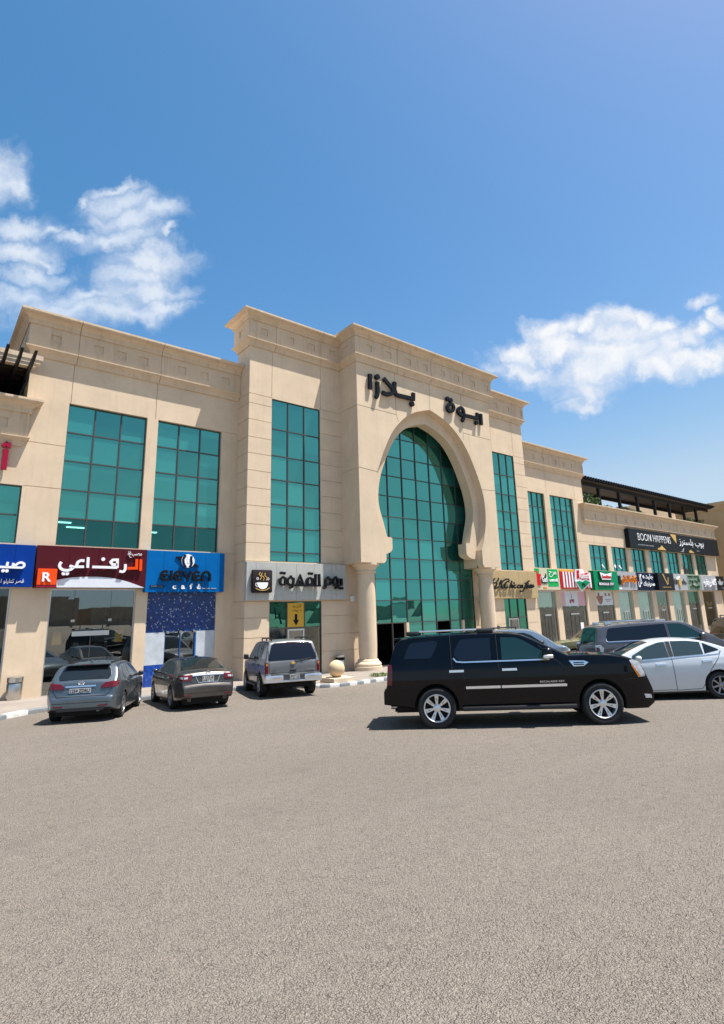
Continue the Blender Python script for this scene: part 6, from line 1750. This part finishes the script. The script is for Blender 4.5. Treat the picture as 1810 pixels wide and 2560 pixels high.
# ---- grey-blue hatchback
CAR_T = [(0.15, .92), (0.35, .97), (0.6, 1.0), (0.8, .995), (0.95, .97), (1.02, .94), (1.40, .78), (1.55, .72)]
HATCH = dict(W=1.85, WB=2.68, R=0.335, track=1.58, Rr=0.55, ar=0.22, Rf=0.8, af=0.30, T=CAR_T, arch=.055,
    bot=[(-.9, .36), (-.75, .30), (-.4, .24), (.4, .20), (2.3, .20), (3.2, .22), (3.6, .34)],
    top=[(-.90, .46), (-.895, .60), (-.87, .66), (-.83, .72), (-.80, .90), (-.77, 1.00), (-.70, 1.08), (-.58, 1.22), (-.47, 1.35), (-.40, 1.415), (-.30, 1.445), (.1, 1.49), (.7, 1.515), (1.2, 1.495), (1.6, 1.42), (2.1, 1.20), (2.50, 1.02), (2.62, .985), (3.0, .93), (3.35, .82), (3.52, .68), (3.58, .52)])
M['p_slate'] = car_paint('slate_blue_paint', (0.088, 0.115, 0.135), 0.6, 0.34, 0.12)
c = Car('hatchback', 'slate grey blue hatchback parked nose in before the shop under the maroon sign', 'car', HATCH, M['p_slate'], (4.12, 17.74), 64.2)
c.patch([(-.60, 1.07), (-.645, 1.16), (-.60, 1.30), (-.50, 1.395), (.50, 1.395), (.60, 1.30), (.645, 1.16), (.60, 1.07)], 'rear', 'glass_dark', 'rear_window', off=.008)
mb = MB(); mb.bbox(-.55, -.28, -.56, .56, 1.425, 1.455, .012); sp = mb.build('spoiler', c.paint, c.bodyo, smooth=40)
mb = MB(); mb.box(-.56, -.548, -.16, .16, 1.432, 1.448); mb.build('brake_lamp', M['lamp_red'], sp)
for sg in (-1, 1):
    q = [(.44, .83), (.45, .90), (.54, .975), (.70, 1.0), (.86, 1.01), (.90, .95), (.82, .86), (.62, .83)]
    tl = c.patch(q if sg > 0 else mirror_pts(q), 'rear', 'lamp_red', 'tail_lamp', off=.014)
    q = [(.46, .825), (.46, .855), (.80, .875), (.80, .845)]
    c.patch(q if sg > 0 else mirror_pts(q), 'rear', 'lamp_dark', 'lamp_core', tl, .018, 2, 4)
    q = [(.42, .395), (.42, .43), (.66, .445), (.66, .41)]
    c.patch(q if sg > 0 else mirror_pts(q), 'rear', 'lamp_red', 'reflector', off=.012, nr=2)
    c.patch([(-.02, 1.06), (.02, 1.22), (.20, 1.34), (.66, 1.40), (.72, 1.02), (.15, 1.02)], 'side', 'glass_dark', 'side_window', sgn=sg)
    c.patch([(.78, 1.40), (1.15, 1.385), (1.5, 1.28), (1.86, 1.03), (1.80, 1.0), (.80, 1.01)], 'side', 'glass_dark', 'side_window', sgn=sg)
    for pts in ([(-.05, 1.0), (.15, .80), (.38, .50), (.42, .30)], [(.74, 1.0), (.73, .28)], [(1.88, 1.0), (1.95, .70), (1.92, .30)], [(.42, .26), (1.92, .26)]): c.line(pts, 'side', .012, 'gap', sgn=sg)
    for xa in (.20, .98): c.line([(xa, .90), (xa+.2, .905)], 'side', .035, 'chrome', 'door_handle', sgn=sg, off=.03, skirt=.04)
    c.mirror(1.72, .99, M['trim'], sg, .15, .14, .2)
    rl = MB(); rl.tube((-.1, sg*.52, 1.475), (1.15, sg*.56, 1.505), .016); rl.build('roof_rail', M['trim'], c.root)
c.plate_rear(0.05, .80, .52, .115, '1254 ZDRU', off=.022)
c.line([(-.32, .905), (.42, .905)], 'rear', .035, 'chrome', 'boot_handle', off=.02)
for pts in ([(-.74, 1.05), (-.70, .78), (-.60, .66), (.60, .66), (.70, .78), (.74, 1.05)], [(-.78, .50), (.78, .50)]): c.line(pts, 'rear', .012, 'gap')
mb = MB(); x = c.end_x(0.05, 1.0, True)-.02
for k in range(12):
    a, b = 2*PI*k/12, 2*PI*(k+1)/12
    mb.tube((x, .05+.075*math.cos(a), .985+.036*math.sin(a)), (x, .05+.075*math.cos(b), .985+.036*math.sin(b)), .007, n=5)
mb.tube((x, .09, .96), (x, .075, 1.01), .007, n=5); mb.tube((x, .025, .96), (x, .01, 1.01), .007, n=5); mb.tube((x, .08, .985), (x, .02, .985), .007, n=5)
mb.build('emblem', M['chrome'], c.bodyo)
mb = MB(); mb.tube((c.end_x(0, 1.12, True)-.02, .0, 1.10), (c.end_x(-.4, 1.14, True)-.02, -.42, 1.13), .012, .008); mb.build('wiper', M['trim'], c.bodyo)
mb = MB(); mb.bbox(-.12, .02, -.025, .025, 1.49, 1.55, .015); mb.build('antenna', c.paint, c.bodyo, smooth=40)
c.patch([(1.30, -.52), (2.4, -.68), (2.4, .68), (1.30, .52)], 'top', 'glass_dark', 'windscreen')
c.patch([(-.55, .30), (-.62, .38), (.62, .38), (.55, .30)], 'rear', 'trim', 'bumper_insert', off=.008, nr=3)
c.pipe(-.84, -.42, .30, .035)
c.wheels(5, 'rim_dull', .66, None, 'single', .22)

# ---- dark grey saloon
SALOON = dict(W=1.74, WB=2.78, R=0.325, track=1.50, Rr=0.60, ar=0.20, Rf=0.9, af=0.30, T=[(0.15, .92), (0.35, .97), (0.6, 1.0), (0.8, .995), (0.92, .97), (1.0, .93), (1.40, .745), (1.55, .70)], arch=.05,
    bot=[(-1.08, .36), (-.9, .30), (-.4, .24), (.4, .19), (2.3, .19), (3.3, .20), (3.8, .34)],
    top=[(-1.08, .50), (-1.075, .64), (-1.05, .70), (-1.02, .76), (-1.0, .92), (-.97, 1.01), (-.92, 1.055), (-.80, 1.07), (-.52, 1.085), (-.42, 1.10), (-.1, 1.25), (.25, 1.395), (.5, 1.44), (.9, 1.465), (1.3, 1.455), (1.65, 1.40), (2.1, 1.22), (2.6, 1.0), (2.75, .965), (3.2, .92), (3.5, .84), (3.68, .70), (3.75, .54)])
M['p_char'] = car_paint('charcoal_paint', (0.060, 0.053, 0.049), 0.6, 0.35, 0.15)
c = Car('saloon_car', 'dark charcoal saloon with chrome boot bar parked before the blue tiled cafe', 'car', SALOON, M['p_char'], (7.24, 17.72), 82.0)
c.patch([(-.36, -.66), (.40, -.54), (.40, .54), (-.36, .66)], 'top', 'glass_dark', 'rear_window', off=.007)
for sg in (-1, 1):
    q = [(.50, .82), (.46, .98), (.80, 1.0), (.86, .97), (.88, .83)]
    tl = c.patch(q if sg > 0 else mirror_pts(q), 'rear', 'lamp_red', 'tail_lamp', off=.014)
    q = [(.60, .875), (.58, .93), (.76, .945), (.79, .90), (.77, .87)]
    lc = c.patch(q if sg > 0 else mirror_pts(q), 'rear', 'lamp_white', 'lamp_lens', tl, .018, 3, 4)
    q = [(.62, .89), (.62, .945), (.72, .945), (.72, .89)]
    q = [(.50, .40), (.50, .435), (.72, .45), (.72, .415)]
    c.patch(q if sg > 0 else mirror_pts(q), 'rear', 'lamp_red', 'reflector', off=.012, nr=2)
    c.patch([(.02, 1.12), (.22, 1.27), (.50, 1.36), (.76, 1.375), (.78, 1.0), (.05, 1.0)], 'side', 'glass_dark', 'side_window', sgn=sg)
    c.patch([(.84, 1.375), (1.2, 1.365), (1.55, 1.28), (2.02, 1.02), (1.96, .985), (.86, 1.0)], 'side', 'glass_dark', 'side_window', sgn=sg)
    for pts in ([(.0, .99), (.20, .80), (.40, .50), (.44, .28)], [(.81, .99), (.80, .26)], [(2.02, 1.0), (2.10, .70), (2.05, .28)], [(.44, .25), (2.05, .25)]): c.line(pts, 'side', .012, 'gap', sgn=sg)
    for xa in (.22, 1.05): c.line([(xa, .89), (xa+.2, .89)], 'side', .035, 'chrome', 'door_handle', sgn=sg, off=.03, skirt=.04)
    c.mirror(1.85, .97, c.paint, sg, .15, .14, .2)
    c.pipe(-1.0, sg*.52, .30, .04)
c.line([(-.46, .975), (.0, .985), (.46, .975)], 'rear', .05, 'chrome', 'boot_bar', off=.03, skirt=.04)
mb = MB(); x = c.end_x(0, 1.0, True)-.035
for k in range(12):
    a, b = 2*PI*k/12, 2*PI*(k+1)/12
    mb.tube((x, .06*math.cos(a), 1.035+.045*math.sin(a)), (x, .06*math.cos(b), 1.035+.045*math.sin(b)), .009, n=5)
mb.box(x-.006, x+.01, -.07, .07, 1.02, 1.045); mb.build('emblem', M['chrome'], c.bodyo)
c.plate_rear(0.0, .85, .33, .16, '1024', '6087 TC', off=.022)
for pts in ([(-.52, 1.03), (-.50, .80), (-.42, .73), (.42, .73), (.50, .80), (.52, 1.03)], [(-.80, .48), (.80, .48)]): c.line(pts, 'rear', .012, 'gap')
c.line([(-.36, .93), (-.28, .76), (.28, .76), (.36, .93)], 'rear', .014, 'chrome', 'plate_surround', off=.008)
mb = MB(); mb.bbox(.45, .52, -.04, .04, 1.44, 1.50, .015); mb.build('antenna', M['trim'], c.bodyo)
c.patch([(1.55, -.52), (2.55, -.70), (2.55, .70), (1.55, .52)], 'top', 'glass_dark', 'windscreen')
c.wheels(7, 'rim_dull', .68, None, 'single', .22)

# ---- silver SUV seen from behind
TAHOE = dict(W=1.92, WB=2.95, R=0.385, track=1.70, Rr=0.30, ar=0.10, Rf=0.8, af=0.22, T=[(0.3, .93), (0.5, .97), (0.75, .995), (0.95, 1.0), (1.10, .985), (1.2, .96), (1.26, .94), (1.78, .80), (1.95, .76)], arch=.07,
    bot=[(-1.14, .50), (-.9, .46), (-.4, .40), (.5, .34), (2.5, .32), (3.4, .32), (3.9, .42)],
    top=[(-1.14, .58), (-1.135, .73), (-1.10, .755), (-1.04, .77), (-1.03, 1.0), (-1.015, 1.14), (-1.0, 1.19), (-.90, 1.48), (-.80, 1.72), (-.74, 1.815), (-.62, 1.855), (-.2, 1.885), (.6, 1.90), (1.3, 1.885), (1.7, 1.84), (2.0, 1.72), (2.4, 1.44), (2.65, 1.25), (2.75, 1.215), (3.2, 1.19), (3.6, 1.12), (3.8, 1.0), (3.88, .82), (3.90, .62)])
M['p_silver'] = car_paint('silver_paint', (0.165, 0.167, 0.170), 0.45, 0.4, 0.05, 0.3)
M['p_silver'].node_tree.nodes['Principled BSDF'].inputs['Coat Weight'].default_value = 0.5
def big_suv(c, glass='glass_black', front_glass='glass_dark', detail=True):
    for sg in (-1, 1):
        c.patch([(-.86, 1.26), (-.72, 1.66), (-.62, 1.70), (-.10, 1.72), (-.06, 1.26)], 'side', glass, 'side_window', sgn=sg)
        c.patch([(.02, 1.26), (.06, 1.72), (.80, 1.725), (.82, 1.23)], 'side', glass, 'side_window', sgn=sg)
        c.patch([(.92, 1.725), (1.45, 1.715), (1.70, 1.62), (2.15, 1.28), (2.12, 1.22), (.92, 1.23)], 'side', front_glass, 'side_window', sgn=sg)
        for pts in ([(0, 1.80), (-.02, 1.2), (.30, .85), (.44, .60), (.46, .42)], [(.87, 1.80), (.87, .40)], [(2.15, 1.40), (2.30, 1.1), (2.30, .40)], [(.46, .40), (2.30, .40)]): c.line(pts, 'side', .012, 'gap', sgn=sg)
        c.line([(.5, .70), (2.4, .70)], 'side', .10, 'chrome' if not detail else 'trim', 'side_molding', sgn=sg, off=.02)
        for xa in (.16, 1.0): c.line([(xa, 1.05), (xa+.22, 1.05)], 'side', .05, 'trim', 'door_handle', sgn=sg, off=.03, skirt=.04)
        c.mirror(2.02, 1.20, M['trim'], sg, .18, .2, .24)
        q = [(.845, .80), (.845, 1.14), (.935, 1.14), (.945, .80)]
        tl = c.patch(q if sg > 0 else mirror_pts(q), 'rear', 'lamp_red', 'tail_lamp', off=.02)
        q = [(.865, 1.04), (.865, 1.11), (.915, 1.11), (.915, 1.04)]
        c.patch(q if sg > 0 else mirror_pts(q), 'rear', 'lamp_amber', 'lamp_core', tl, .023, 2, 3)
        q = [(.50, .82), (.50, 1.05), (.86, 1.05), (.92, .82)]
        c.patch(q if sg > 0 else mirror_pts(q), 'front', 'lamp_white', 'headlight', off=.012)
        rl = MB(); rl.tube((-.5, sg*.64, 1.93), (1.2, sg*.64, 1.945), .022); 
        for xx in (-.5, .35, 1.2): rl.tube((xx, sg*.64, 1.84), (xx, sg*.64, 1.935), .025)
        rl.build('roof_rail', M['trim'], c.root)
        rb = MB(); y = sg*(c.W*.94); rb.bbox(.5, 2.4, min(y, y+sg*.12), max(y, y+sg*.12), .34, .40, .02); rb.build('running_board', M['trim'], c.root, smooth=40)
    c.patch([(-.80, 1.20), (-.84, 1.26), (-.70, 1.70), (-.60, 1.77), (.60, 1.77), (.70, 1.70), (.84, 1.26), (.80, 1.20)], 'rear', glass, 'rear_window', off=.008, nr=10)
    c.patch([(1.75, -.62), (2.60, -.76), (2.60, .76), (1.75, .62)], 'top', 'glass_dark', 'windscreen')
    c.patch([(-.48, .72), (-.48, 1.06), (.48, 1.06), (.48, .72)], 'front', 'trim', 'grille', off=.012)
    c.wheels(6, 'rim_dull', .60, None, 'single', .27)
c = Car('large_suv', 'silver SUV with roof rails parked nose in before the coffee shop', 'car', TAHOE, M['p_silver'], (10.62, 18.2), 72.6)
big_suv(c)
c.patch([(-.17, 1.765), (-.17, 1.80), (.17, 1.80), (.17, 1.765)], 'rear', 'lamp_red', 'brake_lamp', off=.02, nr=2)
mb = MB(); mb.bbox(-1.20, -1.02, -.97, -.36, .55, .73, .03); mb.bbox(-1.20, -1.02, .36, .97, .55, .73, .03); mb.bbox(-1.19, -1.02, -.97, .97, .50, .56, .015)
mb.build('bumper', M['chrome'], c.bodyo, smooth=40)
c.patch([(-.98, .735), (-.98, .765), (.98, .765), (.98, .735)], 'rear', 'trim', 'bumper_step', off=.05, nr=2, skirt=.06)
c.plate_rear(-.02, .655, .33, .17, '3072', '9184 KS', off=.05)
for pts in ([(-.83, 1.75), (-.80, .80), (.80, .80), (.83, 1.75)], [(-.78, 1.20), (.78, 1.20)]): c.line(pts, 'rear', .014, 'gap')
mb = MB(); x = c.end_x(0, 1.08, True)-.025
mb.box(x-.01, x+.02, -.075, .075, 1.085, 1.12); mb.box(x-.012, x+.02, -.04, .04, 1.06, 1.145); mb.build('emblem', M['gold'], c.bodyo)
mb = MB(); x = c.end_x(0, .87, True)-.02
mb.bbox(x-.03, x+.02, -.11, .11, .85, .90, .015); mb.build('tailgate_handle', M['trim'], c.bodyo)
mb = MB(); x = c.end_x(0, 1.2, True)-.03
mb.tube((x, -.06, 1.20), (x-.01, -.12, 1.155), .016); mb.tube((x, -.12, 1.155), (x+.02, -.62, 1.235), .012); mb.tube((x, -.30, 1.19), (x, -.36, 1.19), .022); mb.build('wiper', M['trim'], c.bodyo)
c.end_text('SUBURBAN', -.45, -.75, .865, .895, 'chrome'); c.end_text('1500', .74, .58, .865, .89, 'trim')
mb = MB(); mb.box(-.95, 3.4, -.55, .55, .34, .45); mb.tube((-.9, .3, .34), (-.2, .3, .30), .06); mb.tube((0, -.75, .385), (0, .75, .385), .07); mb.lathe([(0, -.13), (.13, -.05), (.13, .05), (0, .13)], (0, 0, .385), 12, 'X'); mb.build('chassis', M['under'], c.root)

# ---- white saloon at the right
WSAL = dict(SALOON); WSAL['W'] = 1.84; WSAL['track'] = 1.58
WSAL['top'] = [(-1.06, .52), (-1.055, .68), (-1.03, .78), (-1.0, .98), (-.96, 1.07), (-.88, 1.11), (-.70, 1.13), (-.55, 1.15), (-.2, 1.30), (.15, 1.425), (.45, 1.485), (.85, 1.51), (1.2, 1.495), (1.55, 1.43), (1.95, 1.28), (2.4, 1.08), (2.62, .995), (3.1, .94), (3.5, .85), (3.68, .70), (3.75, .54)]
WSAL['T'] = [(0.15, .92), (0.35, .97), (0.6, 1.0), (0.85, .995), (1.0, .965), (1.08, .93), (1.45, .76), (1.6, .70)]
M['p_white'] = car_paint('white_paint', (0.62, 0.66, 0.68), 0.1, 0.35)
c = Car('saloon_car', 'pearl white saloon facing left behind the black SUV at the right edge', 'car', WSAL, M['p_white'], (16.78, 6.68), 131.5)
for sg in (-1, 1):
    c.patch([(.27, 1.09), (.28, 1.385), (.60, 1.43), (.98, 1.435), (.99, 1.055)], 'side', 'glass_grey', 'side_window', sgn=sg)
    c.patch([(-.12, 1.17), (-.10, 1.20), (.10, 1.30), (.22, 1.365), (.235, 1.10)], 'side', 'glass_dark', 'quarter_window', sgn=sg)
    c.patch([(1.13, 1.43), (1.30, 1.415), (1.60, 1.32), (2.0, 1.12), (2.05, 1.0), (1.11, 1.045)], 'side', 'glass_grey', 'side_window', sgn=sg)
    c.patch([(1.0, 1.06), (1.0, 1.435), (1.115, 1.435), (1.10, 1.05)], 'side', 'trim', 'pillar_cover', sgn=sg)
    c.line([(-.15, 1.16), (-.08, 1.085), (.25, 1.065), (1.1, 1.025), (2.0, .98)], 'side', .022, 'chrome', 'chrome_strip', sgn=sg, off=.010)
    for pts in ([(-.16, 1.15), (-.05, .98), (.18, .70), (.34, .42), (.44, .26), (1.06, .24)], [(1.06, 1.03), (1.05, .24)], [(2.02, .98), (2.15, .70), (2.10, .26)], [(1.05, .25), (2.10, .25)]): c.line(pts, 'side', .012, 'gap', sgn=sg)
    c.line([(.3, .19), (2.25, .19)], 'side', .04, 'trim', 'sill', sgn=sg, off=.004)
    for xa in (.10, 1.22): c.line([(xa, .93 if xa < 1 else .885), (xa+.25, .92 if xa < 1 else .875)], 'side', .04, 'chrome', 'door_handle', sgn=sg, off=.035, skirt=.05)
    q = [(.50, .84), (.46, 1.0), (.80, 1.03), (.86, .85)]
    c.patch(q if sg > 0 else mirror_pts(q), 'rear', 'lamp_red', 'tail_lamp', off=.012)
    q = [(.50, .70), (.50, .84), (.80, .86), (.82, .70)]
    c.patch(q if sg > 0 else mirror_pts(q), 'front', 'lamp_white', 'headlight', off=.012)
    c.mirror(1.90, .98, c.paint, sg, .15, .14, .2)
c.patch([(1.50, -.54), (2.48, -.72), (2.48, .72), (1.50, .54)], 'top', 'glass_dark', 'windscreen')
c.patch([(-.50, -.68), (.20, -.56), (.20, .56), (-.50, .68)], 'top', 'glass_dark', 'rear_window', off=.007)
c.wheels(7, 'rim_dull', .68, None, 'single', .22)

# ---- brown-grey people carrier behind it
VAN = dict(ESC); VAN['WB'] = 3.1; VAN['R'] = .385; VAN['W'] = 2.0
VAN['top'] = [(-1.06, .60), (-1.055, .76), (-1.02, .82), (-1.0, 1.0), (-.97, 1.2), (-.93, 1.35), (-.87, 1.6), (-.80, 1.80), (-.74, 1.865), (-.55, 1.90), (.2, 1.945), (1.0, 1.955), (1.6, 1.935), (1.95, 1.87), (2.4, 1.62), (2.85, 1.33), (2.95, 1.29), (3.4, 1.24), (3.8, 1.12), (4.0, .95), (4.08, .75), (4.1, .60)]
VAN['T'] = [(0.25, .93), (0.45, .97), (0.75, .995), (0.95, 1.0), (1.2, .985), (1.38, .955), (1.42, .93), (1.85, .80), (2.0, .76)]
M['p_taupe'] = car_paint('taupe_grey_paint', (0.115, 0.105, 0.110), 0.65, 0.33)
c = Car('people_carrier', 'long taupe grey people carrier with black side glass behind the white saloon', 'car', VAN, M['p_taupe'], (18.15, 9.80), -43)
for sg in (-1, 1):
    c.patch([(-.62, 1.42), (-.60, 1.50), (-.50, 1.74), (-.44, 1.78), (1.28, 1.84), (1.28, 1.395), (-.55, 1.395)], 'side', 'glass_black', 'side_window', sgn=sg, nc=14)
    c.patch([(1.36, 1.84), (1.75, 1.82), (1.95, 1.73), (2.35, 1.44), (2.36, 1.39), (1.36, 1.395)], 'side', 'glass_teal', 'side_window', sgn=sg)
    c.line([(-.60, 1.48), (-.62, 1.41), (-.55, 1.375), (1.3, 1.375), (2.4, 1.37)], 'side', .022, 'chrome', 'chrome_strip', sgn=sg, off=.012)
    for pts in ([(.44, 1.38), (.50, .40)], [(1.32, 1.85), (1.32, .40)], [(2.38, 1.36), (2.5, .40)], [(.20, 1.92), (.20, 1.85)]): c.line(pts, 'side', .012, 'gap', sgn=sg)
    tl = c.patch([(-.99, .95), (-.97, 1.28), (-.82, 1.30), (-.74, 1.20), (-.78, .98)], 'side', 'lamp_white', 'tail_lamp', sgn=sg, off=.012)
    c.patch([(-.97, .98), (-.955, 1.22), (-.86, 1.22), (-.86, 1.0)], 'side', 'lamp_red', 'lamp_core', tl, .016, 3, 3, sgn=sg)
    c.mirror(2.25, 1.34, c.paint, sg, .18, .18, .22)
    for xa in (.7, 1.45): c.line([(xa, 1.12), (xa+.24, 1.12)], 'side', .045, 'chrome', 'door_handle', sgn=sg, off=.03, skirt=.04)
    rl = MB(); rl.bbox(-.3, 1.1, sg*.62-.02, sg*.62+.02, 1.955, 1.99, .012); rl.bbox(-.5, -.29, sg*.62-.03, sg*.62+.03, 1.88, 1.98, .02); rl.bbox(1.09, 1.4, sg*.62-.03, sg*.62+.03, 1.90, 1.98, .02); rl.build('roof_rail', M['alu'], c.root, smooth=40)
    q = [(.50, .80), (.50, 1.0), (.86, 1.0), (.92, .80)]
    c.patch(q if sg > 0 else mirror_pts(q), 'front', 'lamp_white', 'headlight', off=.012)
c.patch([(-.72, 1.30), (-.62, 1.80), (.62, 1.80), (.72, 1.30)], 'rear', 'glass_black', 'rear_window')
c.patch([(2.02, -.66), (2.78, -.78), (2.78, .78), (2.02, .66)], 'top', 'glass_dark', 'windscreen')
c.wheels(6, 'rim_dull', .62, 1.7, 'single', .26)

# ---- vehicles farther back
def simple_suv(name, label, paint, loc, ang, front='glass_dark', glass='glass_dark', spec=TAHOE):
    c = Car(name, label, 'car', spec, paint, loc, ang)
    big_suv(c, glass, front)
    return c
M['p_iceblue'] = car_paint('ice_blue_paint', (0.30, 0.36, 0.40), 0.6, 0.32)
SHORT = dict(TAHOE); SHORT['WB'] = 2.45; SHORT['Rf'] = .4
SHORT['top'] = [p for p in TAHOE['top'] if p[0] < 2.7] + [(2.74, 1.22), (2.92, 1.19), (3.04, 1.12), (3.11, .95), (3.15, .80), (3.16, .62)]
SHORT['bot'] = [(-1.14, .50), (-.9, .46), (-.4, .40), (.5, .34), (2.2, .32), (2.9, .34), (3.16, .45)]
c = simple_suv('large_suv', 'ice blue SUV behind the bonnet of the black SUV, facing right', M['p_iceblue'], (17.97, 15.23), -45, spec=SHORT)
for z in (0.92,):
    c.patch([(2.72, .84), (2.72, .98), (3.02, .96), (3.04, .84)], 'side', 'lamp_red', 'side_lamp', sgn=-1, off=.012)
M['p_olive'] = car_paint('olive_paint', (0.16, 0.15, 0.055), 0.0, 0.5)
simple_suv('off_road_car', 'olive green off road car behind the tail of the people carrier', M['p_olive'], (26.2, 13.3), 135)
M['p_maroon'] = car_paint('maroon_paint', (0.05, 0.006, 0.010), 0.2, 0.3)
simple_suv('large_suv', 'dark maroon car only just showing at the right edge', M['p_maroon'], (28.65, 9.6), -45)

# navy drum standing between the cars
t = thing('drum', 'navy blue drum with pale pink lid behind the bonnet of the black SUV', 'drum', (20.6, 12.6, gz(20.6, 12.6)))
z = gz(20.6, 12.6)
M['navy'] = principled('navy_plastic', (0.008, 0.014, 0.05), 0.35)
M['pink'] = principled('pink_cap', (0.55, 0.30, 0.30), 0.5)
q = Vector((.62, -.78, 0)).normalized()
mb = MB(); a = Vector((20.55, 12.62, z+1.10)); mb.tube(a-q*.16, a+q*.16, .155, .155, 22); mb.build('barrel', M['navy'], t, smooth=40)
mb = MB(); mb.tube(a+q*.161, a+q*.20, .15, .13, 22); mb.build('lid', M['pink'], t, smooth=40)
mb = MB(); mb.box(20.4, 20.7, 12.47, 12.77, z, z+.94); mb.build('stand', M['blackm'], t)

# ------------------------------------------------------------------ groups of like things
GROUPS = {'shop_sign': 'shop signs along the facade', 'shop_lettering': 'raised letters fixed to the wall', 'terrace_bush': 'bushes on the roof terrace',
          'distant_building': 'houses across the car park mirrored in the glass', 'street_lamp': 'street lamps mirrored in the glass', 'tree': 'trees mirrored in the glass',
          'wall_lamp': 'small lamps on the entrance walls', 'window_sticker': 'stickers on the upper windows', 'pergola': 'pergolas on the roof terraces',
          'saloon_car': 'vehicles in the car park', 'large_suv': 'vehicles in the car park', 'hatchback': 'vehicles in the car park', 'people_carrier': 'vehicles in the car park', 'off_road_car': 'vehicles in the car park'}
for o in COL.objects:
    if o.parent is None:
        g = GROUPS.get(o.name.split('.')[0])
        if g: o['group'] = g
